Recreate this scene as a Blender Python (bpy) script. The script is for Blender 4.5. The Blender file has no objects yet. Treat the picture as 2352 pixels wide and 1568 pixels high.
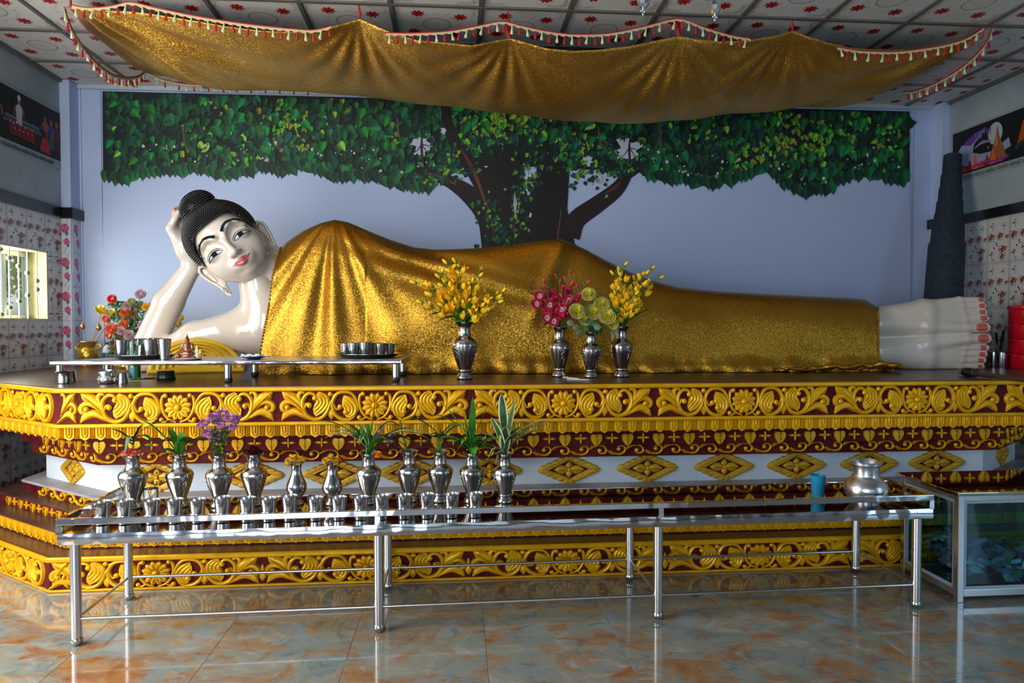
import bpy, bmesh, math, random
import numpy as np
from mathutils import Vector, Matrix
from mathutils.bvhtree import BVHTree
random.seed(7); RNG = np.random.default_rng(7)
S = bpy.context.scene
COL = S.collection
# ---------------------------------------------------------------- camera
FPX = 1586.44; PITCH = .0237; YAW = .0808; ROLL = -.0017; CH = 1.4298
cd = bpy.data.cameras.new('camera'); cam = bpy.data.objects.new('camera', cd); COL.objects.link(cam)
cd.sensor_width = 36; cd.lens = FPX / 2352 * 36; cd.clip_start = .05; cd.clip_end = 100
cam.matrix_world = (Matrix.Translation((0, 0, CH)) @ Matrix.Rotation(-YAW, 4, 'Z') @
                    Matrix.Rotation(math.pi / 2 - PITCH, 4, 'X') @ Matrix.Rotation(ROLL, 4, 'Z'))
S.camera = cam
S.view_settings.view_transform = 'Standard'; S.view_settings.look = 'None'
S.view_settings.gamma = 1; S.view_settings.use_curve_mapping = False
S.view_settings.exposure = 0.0
S.cycles.max_bounces = 7; S.cycles.diffuse_bounces = 4; S.cycles.glossy_bounces = 4
S.cycles.transmission_bounces = 8; S.cycles.transparent_max_bounces = 12
S.cycles.caustics_reflective = False; S.cycles.caustics_refractive = False
S.cycles.sample_clamp_indirect = 6; S.cycles.use_denoising = True
# ---------------------------------------------------------------- world + lights
W = bpy.data.worlds.new('sky'); S.world = W; W.use_nodes = True
wn = W.node_tree.nodes; wl = W.node_tree.links
bg = wn['Background']; bg.inputs[1].default_value = 1.0
wtc = wn.new('ShaderNodeTexCoord'); wsep = wn.new('ShaderNodeSeparateXYZ'); wr = wn.new('ShaderNodeValToRGB')
wl.new(wtc.outputs['Generated'], wsep.inputs[0]); wl.new(wsep.outputs[2], wr.inputs[0])
wr.color_ramp.elements[0].position = 0.0; wr.color_ramp.elements[0].color = (.10, .13, .10, 1)
wr.color_ramp.elements[1].position = .25; wr.color_ramp.elements[1].color = (.62, .82, 1.0, 1)
e = wr.color_ramp.elements.new(.03); e.color = (.55, .66, .70, 1)
wl.new(wr.outputs[0], bg.inputs[0])
def area(name, loc, target, sx, sy, power, color):
    l = bpy.data.lights.new(name, 'AREA'); l.shape = 'RECTANGLE'; l.size = sx; l.size_y = sy
    l.energy = power; l.color = color
    o = bpy.data.objects.new(name, l); COL.objects.link(o); o.location = loc
    o.rotation_euler = (Vector(target) - Vector(loc)).to_track_quat('-Z', 'Y').to_euler()
    return o
# daylight through the hall's openings: tall doors to the left and the open front
area('daylight_left_doors', (-3.30, 2.4, 1.75), (2.2, 4.9, 1.2), 2.4, 2.6, 152, (1.0, .94, .84))
area('daylight_front_door', (-2.3, -3.9, 1.5), (-1.6, 5, 1.4), 2.8, 2.5, 190, (.72, .85, 1.0))
area('box_fill_light', (4.72, .9, 1.3), (2.9, 3.9, .4), 1.4, 2.2, 26, (.45, .75, 1.0))  # fill lamp added to brighten the donation box; the right wall has no door
area('daylight_window', (-3.62, 5.6, 1.78), (0, 5.3, 1.8), .9, .6, 22, (1.0, .98, .85))

# ---------------------------------------------------------------- pixel helpers (photo pixel -> point on a plane of the room)
def ray(px, py):
    u = (px - 1176) / FPX; v = (784 - py) / FPX
    c, s = math.cos(-ROLL), math.sin(-ROLL); u, v = u * c - v * s, u * s + v * c
    y = math.cos(PITCH) + v * math.sin(PITCH); z = -math.sin(PITCH) + v * math.cos(PITCH)
    return Vector((u * math.cos(YAW) + y * math.sin(YAW), -u * math.sin(YAW) + y * math.cos(YAW), z))
def at(px, py, X=None, Y=None, Z=None):
    d = ray(px, py)
    t = X / d.x if X is not None else (Y / d.y if Y is not None else (Z - CH) / d.z)
    return Vector((d.x * t, d.y * t, d.z * t + CH))
def pxof(X, Y, Z):
    z = Z - CH; x = X * math.cos(YAW) - Y * math.sin(YAW); y = X * math.sin(YAW) + Y * math.cos(YAW)
    y2 = y * math.cos(PITCH) - z * math.sin(PITCH); z2 = y * math.sin(PITCH) + z * math.cos(PITCH)
    return 1176 + FPX * x / y2, 784 - FPX * z2 / y2
def interp(tab, x):
    return float(np.interp(x, [t[0] for t in tab], [t[1] for t in tab]))
def lin(c):
    return tuple(((v / 255) / 12.92 if v / 255 <= .04045 else ((v / 255 + .055) / 1.055) ** 2.4) for v in c[:3])
# ---------------------------------------------------------------- materials
MATS = {}
def mat(name, col, rough=.5, metal=0, **kw):
    if name in MATS: return MATS[name]
    m = bpy.data.materials.new(name); m.use_nodes = True
    b = m.node_tree.nodes['Principled BSDF']
    b.inputs['Base Color'].default_value = (*col, 1); b.inputs['Roughness'].default_value = rough
    b.inputs['Metallic'].default_value = metal
    for k, v in kw.items():
        k2 = {'spec': 'Specular IOR Level', 'coat': 'Coat Weight', 'trans': 'Transmission Weight', 'ior': 'IOR',
              'alpha': 'Alpha', 'sub': 'Subsurface Weight', 'sheen': 'Sheen Weight', 'coatr': 'Coat Roughness'}[k]
        b.inputs[k2].default_value = v
    MATS[name] = m
    return m
def nt(m): return m.node_tree.nodes, m.node_tree.links, m.node_tree.nodes['Principled BSDF']
def coords(m, kind='Object', scale=(1, 1, 1)):
    n, l, b = nt(m)
    tc = n.new('ShaderNodeTexCoord'); mp = n.new('ShaderNodeMapping'); mp.inputs['Scale'].default_value = scale
    l.new(tc.outputs[kind], mp.inputs[0]); return mp.outputs[0]
def noise_col(m, c1, c2, scale, detail=4, rough=.6, stops=(.35, .65), vec=None, kind='Object', sc=(1, 1, 1), dist=0):
    n, l, b = nt(m)
    v = vec or coords(m, kind, sc)
    t = n.new('ShaderNodeTexNoise'); t.inputs['Scale'].default_value = scale; t.inputs['Detail'].default_value = detail
    t.inputs['Roughness'].default_value = rough; t.inputs['Distortion'].default_value = dist
    r = n.new('ShaderNodeValToRGB'); r.color_ramp.elements[0].position = stops[0]; r.color_ramp.elements[1].position = stops[1]
    r.color_ramp.elements[0].color = (*c1, 1); r.color_ramp.elements[1].color = (*c2, 1)
    l.new(v, t.inputs['Vector']); l.new(t.outputs['Fac'], r.inputs[0]); l.new(r.outputs[0], b.inputs['Base Color'])
    return t, r
def bump(m, scale, strength, dist=.005, detail=3, vec=None, voronoi=False):
    n, l, b = nt(m)
    v = vec or coords(m)
    t = n.new('ShaderNodeTexNoise' if not voronoi else 'ShaderNodeTexVoronoi'); t.inputs['Scale'].default_value = scale
    if not voronoi: t.inputs['Detail'].default_value = detail
    bp = n.new('ShaderNodeBump'); bp.inputs['Strength'].default_value = strength; bp.inputs['Distance'].default_value = dist
    l.new(v, t.inputs['Vector']); l.new(t.outputs[0], bp.inputs['Height']); l.new(bp.outputs[0], b.inputs['Normal'])
gold = mat('gold_paint', (.80, .46, .004), .34, .22, spec=.3)
noise_col(gold, (.68, .32, .002), (.90, .48, .005), 9, 5, .65, (.3, .7)); bump(gold, 60, .25, .004)
gold_dull = mat('dull_gold_paint', (.6, .33, .02), .45, .3)
noise_col(gold_dull, (.50, .27, .012), (.72, .42, .02), 14, 5); bump(gold_dull, 60, .3, .004)
maroon = mat('maroon_paint', (.09, .008, .010), .6, spec=.12)
noise_col(maroon, (.060, .004, .008), (.13, .014, .012), 6, 5); bump(maroon, 90, .2, .003)
topbrown = mat('altar_top_paint', (.10, .045, .03), .30, spec=.3)
noise_col(topbrown, (.060, .024, .016), (.13, .062, .045), 3, 6, .7, (.3, .75), sc=(1, 4, 1))
altar_white = mat('altar_white_paint', (.62, .70, .80), .45)
noise_col(altar_white, (.56, .64, .74), (.70, .77, .85), 3, 5)
ledge_grey = mat('ledge_grey_paint', (.36, .34, .36), .5)
noise_col(ledge_grey, (.26, .25, .27), (.44, .42, .44), 5, 6)
steel = mat('stainless_steel', (.52, .53, .56), .17, 1)
steel_tube = mat('steel_tube', (.55, .55, .57), .24, 1)
noise_col(steel_tube, (.30, .25, .2), (.62, .62, .65), 22, 8, .8, (.28, .42))
steel_band = mat('polished_steel_sheet', (.58, .58, .63), .09, 1); bump(steel_band, 7, .35, .02, 2)
steel_top = mat('mirror_steel_top', (.46, .44, .43), .05, 1)
pewter = mat('pewter', (.44, .43, .43), .20, 1); bump(pewter, 45, .15, .003)
pewter_dark = mat('pewter_engraving', (.36, .35, .34), .35, 1)
alum = mat('aluminium', (.72, .74, .78), .28, 1)
enamel = mat('cream_enamel', (.72, .63, .55), .16, coat=.6, coatr=.05)
noise_col(enamel, (.68, .58, .49), (.75, .67, .60), 1.6, 3)
black_hair = mat('black_gloss_enamel', (.004, .005, .007), .25, coat=.15)
line_black = mat('black_painted_line', (.006, .008, .014), .6, spec=.15)
line_brown = mat('brown_painted_line', (.16, .07, .04), .35)
lip = mat('pink_lip_paint', (.60, .13, .14), .25, coat=.4)
nail = mat('red_nail_paint', (.62, .10, .09), .22, coat=.5)
eye_white = mat('eye_white_paint', (.66, .74, .80), .2)
glass = mat('clear_glass', (.95, .98, .97), .02, 0, trans=1, ior=1.45)
water = mat('water_in_glass', (.95, .97, .95), .0, 0, trans=1, ior=1.33)
leafm = mat('green_leaf', (.03, .15, .02), .4); noise_col(leafm, (.012, .075, .012), (.055, .24, .025), 14, 3)
leafd = mat('dark_green_leaf', (.015, .08, .03), .45); noise_col(leafd, (.010, .05, .018), (.04, .14, .05), 14, 3)
leafb = mat('bright_green_leaf', (.06, .30, .02), .4); noise_col(leafb, (.03, .17, .015), (.10, .38, .03), 14, 3)
leafcream = mat('cream_leaf_edge', (.55, .60, .30), .45)
leafgrey = mat('grey_green_leaf', (.13, .17, .11), .6); noise_col(leafgrey, (.07, .12, .06), (.2, .24, .15), 14, 3)
yel = mat('yellow_petal', (.92, .56, .01), .5); noise_col(yel, (.90, .44, .005), (.98, .70, .02), 25, 3)
yelg = mat('yellow_green_petal', (.38, .36, .07), .6); noise_col(yelg, (.30, .26, .09), (.46, .44, .06), 25, 3)
redp = mat('crimson_petal', (.62, .01, .05), .45); noise_col(redp, (.42, .005, .03), (.78, .03, .10), 20, 3)
whitep = mat('white_pink_petal', (.85, .55, .62), .5)
orangep = mat('orange_petal', (.80, .09, .01), .5); noise_col(orangep, (.62, .03, .008), (.90, .16, .015), 25, 3)
coralp = mat('coral_petal', (.85, .18, .08), .5)
pinkp = mat('dusty_pink_petal', (.50, .26, .30), .6); noise_col(pinkp, (.36, .16, .19), (.72, .50, .52), 30, 3)
mauvep = mat('mauve_petal', (.42, .13, .45), .55); noise_col(mauvep, (.30, .09, .34), (.58, .26, .58), 30, 3)
darkredp = mat('dark_red_petal', (.10, .005, .012), .55); noise_col(darkredp, (.05, .002, .006), (.17, .01, .02), 30, 3)
marig = mat('marigold_petal', (.85, .52, .01), .55); noise_col(marig, (.75, .36, .005), (.9, .62, .03), 30, 3)
vcol = mat('printed_ink', (.5, .5, .5), .6)
def _vc(m, rough=.5):
    n, l, b = nt(m); a = n.new('ShaderNodeVertexColor'); a.layer_name = 'Col'; l.new(a.outputs[0], b.inputs['Base Color'])
_vc(vcol)
# sequinned cloth: tiny metal discs each tilted its own way
def sequin(name, c1, c2, scale, tilt, rough, dots=True):
    m = mat(name, c1, rough, .85); n, l, b = nt(m)
    v = coords(m)
    vo = n.new('ShaderNodeTexVoronoi'); vo.inputs['Scale'].default_value = scale; l.new(v, vo.inputs['Vector'])
    geo = n.new('ShaderNodeNewGeometry')
    sub = n.new('ShaderNodeVectorMath'); sub.operation = 'SUBTRACT'; sub.inputs[1].default_value = (.5, .5, .5)
    sc = n.new('ShaderNodeVectorMath'); sc.operation = 'SCALE'; sc.inputs['Scale'].default_value = tilt
    ad = n.new('ShaderNodeVectorMath'); ad.operation = 'ADD'; nm = n.new('ShaderNodeVectorMath'); nm.operation = 'NORMALIZE'
    l.new(vo.outputs['Color'], sub.inputs[0]); l.new(sub.outputs[0], sc.inputs[0]); l.new(sc.outputs[0], ad.inputs[0])
    l.new(geo.outputs['Normal'], ad.inputs[1]); l.new(ad.outputs[0], nm.inputs[0]); l.new(nm.outputs[0], b.inputs['Normal'])
    no = n.new('ShaderNodeTexNoise'); no.inputs['Scale'].default_value = 2.2; no.inputs['Detail'].default_value = 4; l.new(v, no.inputs['Vector'])
    rp = n.new('ShaderNodeValToRGB'); rp.color_ramp.elements[0].position = .3; rp.color_ramp.elements[1].position = .7
    rp.color_ramp.elements[0].color = (*c1, 1); rp.color_ramp.elements[1].color = (*c2, 1)
    l.new(no.outputs['Fac'], rp.inputs[0])
    out = rp.outputs[0]
    if dots:
        v2 = n.new('ShaderNodeTexVoronoi'); v2.inputs['Scale'].default_value = 62; v2.inputs['Randomness'].default_value = .25
        mp2 = n.new('ShaderNodeMapping'); mp2.inputs['Rotation'].default_value = (.3, .35, .7)
        l.new(v, mp2.inputs[0]); l.new(mp2.outputs[0], v2.inputs['Vector'])
        r2 = n.new('ShaderNodeValToRGB'); r2.color_ramp.elements[0].position = .16; r2.color_ramp.elements[1].position = .26
        r2.color_ramp.elements[0].color = (.34, .30, .24, 1); r2.color_ramp.elements[1].color = (1, 1, 1, 1)
        l.new(v2.outputs['Distance'], r2.inputs[0])
        mx = n.new('ShaderNodeMix'); mx.data_type = 'RGBA'; mx.blend_type = 'MULTIPLY'; mx.inputs['Factor'].default_value = 1
        l.new(out, mx.inputs[6]); l.new(r2.outputs[0], mx.inputs[7]); out = mx.outputs[2]
    l.new(out, b.inputs['Base Color'])
    return m
robe_m = sequin('gold_sequin_cloth', (.40, .19, .016), (.57, .29, .028), 230, .38, .33)
canopy_m = sequin('gold_sequin_canopy', (.52, .27, .04), (.72, .40, .075), 260, .62, .36, False)
def thin_glass(name, tint, gloss=.10):
    m = bpy.data.materials.new(name); m.use_nodes = True; n = m.node_tree.nodes; l = m.node_tree.links; n.clear()
    o = n.new('ShaderNodeOutputMaterial'); mx = n.new('ShaderNodeMixShader'); t = n.new('ShaderNodeBsdfTransparent'); g = n.new('ShaderNodeBsdfGlossy')
    lw = n.new('ShaderNodeLayerWeight'); lw.inputs[0].default_value = .5; pw = n.new('ShaderNodeMath'); pw.operation = 'POWER'; pw.inputs[1].default_value = 4; l.new(lw.outputs['Facing'], pw.inputs[0])
    f = n.new('ShaderNodeMath'); f.operation = 'MULTIPLY_ADD'; f.inputs[1].default_value = .7; f.inputs[2].default_value = .035; l.new(pw.outputs[0], f.inputs[0]); t.inputs[0].default_value = (*tint, 1); g.inputs['Roughness'].default_value = .02
    l.new(f.outputs[0], mx.inputs[0]); l.new(t.outputs[0], mx.inputs[1]); l.new(g.outputs[0], mx.inputs[2]); l.new(mx.outputs[0], o.inputs[0]); MATS[name] = m; return m
# ---------------------------------------------------------------- mesh helpers
def link(name, me, parent=None, mats=(), smooth=False):
    o = bpy.data.objects.new(name, me); COL.objects.link(o)
    if parent is not None: o.parent = parent
    for m in (mats if isinstance(mats, (list, tuple)) else [mats]): me.materials.append(m)
    if smooth: me.shade_smooth()
    return o
class MB:
    def __init__(s): s.v = []; s.f = []; s.m = []; s.c = []
    def add(s, vs, fs, mi=0, col=None):
        b = len(s.v); s.v += [tuple(p) for p in vs]; s.f += [tuple(i + b for i in f) for f in fs]; s.m += [mi] * len(fs)
        s.c += [col] * len(vs); return s
    def box(s, x0, x1, y0, y1, z0, z1, mi=0):
        vs = [(x, y, z) for x in (x0, x1) for y in (y0, y1) for z in (z0, z1)]
        return s.add(vs, [(0, 1, 3, 2), (4, 6, 7, 5), (0, 4, 5, 1), (2, 3, 7, 6), (0, 2, 6, 4), (1, 5, 7, 3)], mi)
    def tube(s, pts, rad, n=10, mi=0, caps=True, flat=None):
        pts = [Vector(p) for p in pts]; R = rad if isinstance(rad, (list, tuple)) else [rad] * len(pts)
        t0 = (pts[1] - pts[0]).normalized(); up = Vector((0, 0, 1)) if abs(t0.z) < .9 else Vector((0, 1, 0))
        a = t0.cross(up).normalized(); vs = []; fs = []
        for i, p in enumerate(pts):
            t = (pts[min(i + 1, len(pts) - 1)] - pts[max(i - 1, 0)]).normalized()
            a = (a - t * a.dot(t)).normalized(); b = t.cross(a)
            for k in range(n):
                an = 2 * math.pi * k / n; vs.append(p + (a * math.cos(an) + b * math.sin(an) * (flat or 1)) * R[i])
        for i in range(len(pts) - 1):
            for k in range(n):
                fs.append((i * n + k, i * n + (k + 1) % n, (i + 1) * n + (k + 1) % n, (i + 1) * n + k))
        if caps: fs.append(tuple(range(n - 1, -1, -1))); fs.append(tuple((len(pts) - 1) * n + k for k in range(n)))
        return s.add(vs, fs, mi)
    def lathe(s, prof, n=24, mi=0, c=(0, 0, 0), lobes=0, lamp=0):
        vs = []; fs = []
        for r, z in prof:
            for k in range(n):
                an = 2 * math.pi * k / n; rr = r * (1 - lamp * (1 - abs(math.cos(lobes * an / 2)) ** .5)) if lobes else r
                vs.append((c[0] + rr * math.cos(an), c[1] + rr * math.sin(an), c[2] + z))
        for i in range(len(prof) - 1):
            for k in range(n): fs.append((i * n + k, i * n + (k + 1) % n, (i + 1) * n + (k + 1) % n, (i + 1) * n + k))
        return s.add(vs, fs, mi)
    def ball(s, c, r, n=10, m=6, mi=0, sc=(1, 1, 1), R=None):
        vs = []; fs = []
        for i in range(m + 1):
            th = math.pi * i / m
            for k in range(n):
                p = Vector((math.sin(th) * math.cos(2 * math.pi * k / n) * r * sc[0], math.sin(th) * math.sin(2 * math.pi * k / n) * r * sc[1], math.cos(th) * r * sc[2]))
                if R: p = R @ p
                vs.append(p + Vector(c))
        for i in range(m):
            for k in range(n): fs.append((i * n + k, i * n + (k + 1) % n, (i + 1) * n + (k + 1) % n, (i + 1) * n + k))
        return s.add(vs, fs, mi)
    def prism(s, poly, z0, z1, mi=0):
        n = len(poly); vs = [(x, y, z0) for x, y in poly] + [(x, y, z1) for x, y in poly]
        fs = [tuple(range(n - 1, -1, -1)), tuple(range(n, 2 * n))] + [(i, (i + 1) % n, n + (i + 1) % n, n + i) for i in range(n)]
        return s.add(vs, fs, mi)
    def stroke(s, pts, w, h, mi=0, y0=0.0, nseg=None, prof=None):
        """raised ribbon on the local xz plane, standing out towards -y"""
        P = smooth_poly(pts, nseg or max(6, len(pts) * 4)); n = len(P)
        if not isinstance(w, (list, tuple)): w = [w, w]
        Wd = np.interp(np.linspace(0, 1, n), np.linspace(0, 1, len(w)), w)
        cs = prof or [(-1, 0), (-.62, .8), (0, 1), (.62, .8), (1, 0)]; k = len(cs); vs = []; fs = []
        for i in range(n):
            t = P[min(i + 1, n - 1)] - P[max(i - 1, 0)]; t = t / (np.linalg.norm(t) + 1e-9); nx, nz = -t[1], t[0]
            hh = h * min(1, (Wd[i] / max(w)) ** .5 + .15)
            for a, b in cs: vs.append((P[i][0] + nx * a * Wd[i] / 2, y0 - hh * b, P[i][1] + nz * a * Wd[i] / 2))
        for i in range(n - 1):
            for j in range(k - 1): fs.append((i * k + j, (i + 1) * k + j, (i + 1) * k + j + 1, i * k + j + 1))
        fs.append(tuple(range(k))); fs.append(tuple((n - 1) * k + j for j in range(k - 1, -1, -1)))
        return s.add(vs, fs, mi)
    def build(s, name, mats, parent=None, smooth=False, weld=0, bevel=0):
        me = bpy.data.meshes.new(name); me.from_pydata([tuple(p) for p in s.v], [], s.f)
        for m in (mats if isinstance(mats, (list, tuple)) else [mats]): me.materials.append(m)
        if any(s.m): me.polygons.foreach_set('material_index', s.m)
        if any(c is not None for c in s.c):
            ca = me.color_attributes.new('Col', 'FLOAT_COLOR', 'POINT')
            ca.data.foreach_set('color', np.array([(*(c or (.5, .5, .5)), 1) for c in s.c], dtype=np.float32).ravel())
        if smooth:
            me.shade_smooth()
            if smooth != 'all': me.set_sharp_from_angle(angle=math.radians(40))
        me.validate(); me.update()
        o = bpy.data.objects.new(name, me); COL.objects.link(o)
        if parent is not None: o.parent = parent
        if bevel:
            md = o.modifiers.new('b', 'BEVEL'); md.width = bevel; md.segments = 2; md.limit_method = 'ANGLE'
        return o
def smooth_poly(pts, n):
    P = np.array([(p[0], p[1]) for p in pts], float); m = len(P)
    if m == 2: return np.array([P[0] + (P[1] - P[0]) * t for t in np.linspace(0, 1, n)])
    Q = np.vstack([2 * P[0] - P[1], P, 2 * P[-1] - P[-2]]); out = []
    for t in np.linspace(0, m - 1 - 1e-6, n):
        i = int(t); u = t - i; a, b, c, d = Q[i], Q[i + 1], Q[i + 2], Q[i + 3]
        out.append(.5 * ((2 * b) + (-a + c) * u + (2 * a - 5 * b + 4 * c - d) * u * u + (-a + 3 * b - 3 * c + d) * u ** 3))
    return np.array(out)
def thing(name, label, cat, loc=(0, 0, 0), rz=0, group=None):
    o = bpy.data.objects.new(name, None); COL.objects.link(o); o.empty_display_size = .05
    o.location = loc; o.rotation_euler = (0, 0, rz); o['label'] = label; o['category'] = cat
    if group: o['group'] = group
    return o
def tag(o, label, cat, group=None, loc=None):
    o['label'] = label; o['category'] = cat
    if group: o['group'] = group
    if loc is not None: o.location = loc
    return o
def structure(o): o['kind'] = 'structure'; return o
def dup(root, loc=None, rz=None, label=None, group=None, scale=None):
    r = root.copy(); COL.objects.link(r)
    if loc is not None: r.location = loc
    if rz is not None: r.rotation_euler = (0, 0, rz)
    if scale: r.scale = (scale,) * 3 if not isinstance(scale, tuple) else scale
    if label: r['label'] = label
    if group: r['group'] = group
    for ch in list(root.children):
        c = ch.copy(); COL.objects.link(c); c.parent = r
        for g in list(ch.children):
            d = g.copy(); COL.objects.link(d); d.parent = c
    return r
def inst(src, parent, loc, rz=0, name=None, scale=None, mx=False):
    o = bpy.data.objects.new(name or src.name.split('.')[0], src.data); COL.objects.link(o); o.parent = parent
    o.location = loc; o.rotation_euler = (0, 0, rz)
    s = scale if isinstance(scale, tuple) else ((scale,) * 3 if scale else (1, 1, 1))
    o.scale = (-s[0] if mx else s[0], s[1], s[2])
    return o
class Print:
    """flat print: coloured polygons stacked a few microns apart on a sheet"""
    def __init__(s, step=4e-6): s.mb = MB(); s.k = 0; s.step = step
    def poly(s, pts, col, pts3=None):
        s.k += 1; d = s.k * s.step
        s.mb.add([(p[0], -d, p[1]) for p in pts], [tuple(range(len(pts)))], 0, lin(col)); return s
    def grad(s, pts, cols, faces=None):
        s.k += 1; d = s.k * s.step; b = len(s.mb.v)
        s.mb.v += [(p[0], -d, p[1]) for p in pts]; s.mb.c += [lin(c) for c in cols]
        fs = faces or [tuple(range(len(pts)))]
        s.mb.f += [tuple(i + b for i in f) for f in fs]; s.mb.m += [0] * len(fs); return s
    def line(s, pts, w, col, n=None):
        P = smooth_poly(pts, n or len(pts) * 4); n = len(P)
        Wd = np.interp(np.linspace(0, 1, n), np.linspace(0, 1, len(w)), w) if isinstance(w, (list, tuple)) else [w] * n
        L = []; R = []
        for i in range(n):
            t = P[min(i + 1, n - 1)] - P[max(i - 1, 0)]; t = t / (np.linalg.norm(t) + 1e-9)
            L.append((P[i][0] - t[1] * Wd[i] / 2, P[i][1] + t[0] * Wd[i] / 2)); R.append((P[i][0] + t[1] * Wd[i] / 2, P[i][1] - t[0] * Wd[i] / 2))
        pts = L + R; fs = [(i, i + 1, n + i + 1, n + i) for i in range(n - 1)]
        cols = [col] * (2 * n) if not isinstance(col, list) else [tuple(np.array(col[0]) * (1 - i / (n - 1)) + np.array(col[-1]) * i / (n - 1)) for i in range(n)] * 2
        return s.grad(pts, cols, fs)
    def disc(s, c, rx, col, rz=None, n=16):
        rz = rz or rx
        return s.poly([(c[0] + rx * math.cos(2 * math.pi * k / n), c[1] + rz * math.sin(2 * math.pi * k / n)) for k in range(n)], col)
# ================================================================ THE SETTING
XL, XR, YB, HC = -3.46, 4.80, 6.56, 3.586
ZT = 1.077
wall_m = mat('blue_white_plaster', (.50, .60, .80), .55)
noise_col(wall_m, (.43, .54, .80), (.54, .64, .88), 1.3, 8, .7, (.3, .7)); bump(wall_m, 45, .12, .004)
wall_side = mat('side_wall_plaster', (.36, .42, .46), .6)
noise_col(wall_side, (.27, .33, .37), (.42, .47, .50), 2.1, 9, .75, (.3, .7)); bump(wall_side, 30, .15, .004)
wall_off = mat('hall_plaster', (.55, .55, .53), .6)
black_band = mat('black_granite_band', (.012, .012, .014), .2)
jamb_m = mat('cream_yellow_jamb', (.74, .66, .34), .5); noise_col(jamb_m, (.62, .55, .27), (.80, .74, .42), 9, 6)
tile_m = mat('glazed_wall_tile', (.36, .36, .35), .28)
n, l, b = nt(tile_m); a_ = n.new('ShaderNodeVertexColor'); a_.layer_name = 'Col'; l.new(a_.outputs[0], b.inputs['Base Color'])
ceil_m = mat('ceiling_panel_print', (.6, .6, .6), .5)
n, l, b = nt(ceil_m); a_ = n.new('ShaderNodeVertexColor'); a_.layer_name = 'Col'; l.new(a_.outputs[0], b.inputs['Base Color'])
strip_m = mat('grey_ceiling_strip', (.16, .15, .13), .45, .2)
floor_m = mat('polished_marble_tile', (.4, .35, .3), .10, coat=.3, coatr=.04)
def _floor():
    n, l, b = nt(floor_m)
    tc = n.new('ShaderNodeTexCoord'); oi = n.new('ShaderNodeObjectInfo')
    wv = n.new('ShaderNodeVectorMath'); wv.operation = 'SCALE'; wv.inputs['Scale'].default_value = 1
    geo = n.new('ShaderNodeNewGeometry')
    ad = n.new('ShaderNodeVectorMath'); ad.operation = 'ADD'
    cm = n.new('ShaderNodeCombineXYZ'); ml = n.new('ShaderNodeMath'); ml.operation = 'MULTIPLY'; ml.inputs[1].default_value = 1.4
    l.new(oi.outputs['Random'], ml.inputs[0]); l.new(ml.outputs[0], cm.inputs[2])
    l.new(geo.outputs['Position'], ad.inputs[0]); l.new(cm.outputs[0], ad.inputs[1])
    mp = n.new('ShaderNodeMapping'); mp.inputs['Rotation'].default_value = (0, 0, .35); mp.inputs['Scale'].default_value = (1, 1.35, 1)
    l.new(ad.outputs[0], mp.inputs[0])
    def noise(sc, det, ro, dist):
        t = n.new('ShaderNodeTexNoise'); t.inputs['Scale'].default_value = sc; t.inputs['Detail'].default_value = det
        t.inputs['Roughness'].default_value = ro; t.inputs['Distortion'].default_value = dist; l.new(mp.outputs[0], t.inputs['Vector']); return t
    def ramp(src, st):
        r = n.new('ShaderNodeValToRGB'); l.new(src, r.inputs[0]); el = r.color_ramp.elements
        while len(el) < len(st): el.new(.5)
        for e, (p, c) in zip(el, st): e.position = p; e.color = (*c, 1)
        return r.outputs[0]
    base = ramp(noise(4.6, 10, .68, 1.3).outputs['Fac'], [(.30, (.12, .16, .17)), (.45, (.28, .33, .32)), (.55, (.36, .34, .27)), (.66, (.42, .46, .46)), (.75, (.60, .64, .65))])
    rust = ramp(noise(4.2, 11, .72, .8).outputs['Fac'], [(.50, (0, 0, 0)), (.54, (.5, .5, .5)), (.64, (.95, .95, .95))])
    mx = n.new('ShaderNodeMix'); mx.data_type = 'RGBA'; l.new(rust, mx.inputs['Factor']); l.new(base, mx.inputs[6])
    rc = ramp(noise(9, 8, .7, .6).outputs['Fac'], [(.35, (.32, .10, .02)), (.55, (.46, .21, .06)), (.7, (.46, .32, .18))]); l.new(rc, mx.inputs[7])
    l.new(mx.outputs[2], b.inputs['Base Color'])
_floor()
# floor slab + tiles
fl = structure(MB().box(XL - .2, XR + .2, -4.2, YB + .2, -.15, -.012).build('floor', mat('tile_grout', (.10, .09, .08), .8)))
TS = .6; tm = MB(); g = .0007; hb = TS / 2 - g
tm.add([(-hb, -hb, -.012), (hb, -hb, -.012), (hb, hb, -.012), (-hb, hb, -.012), (-hb, -hb, -.0006), (hb, -hb, -.0006), (hb, hb, -.0006), (-hb, hb, -.0006),
        (-hb + .001, -hb + .001, 0), (hb - .001, -hb + .001, 0), (hb - .001, hb - .001, 0), (-hb + .001, hb - .001, 0)],
       [(0, 1, 5, 4), (1, 2, 6, 5), (2, 3, 7, 6), (3, 0, 4, 7), (4, 5, 9, 8), (5, 6, 10, 9), (6, 7, 11, 10), (7, 4, 8, 11), (8, 9, 10, 11)])
t0 = tm.build('floor_tile', floor_m, fl)
k = 0
for i in range(-6, 8):
    for j in range(-6, 2):
        x = .127 + TS * (i + .5); y = 3.244 + TS * (j + .5)
        if k == 0: t0.location = (x, y, 0)
        else: inst(t0, fl, (x, y, 0), random.choice((0, math.pi)) * 0, 'floor_tile')
        k += 1
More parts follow.
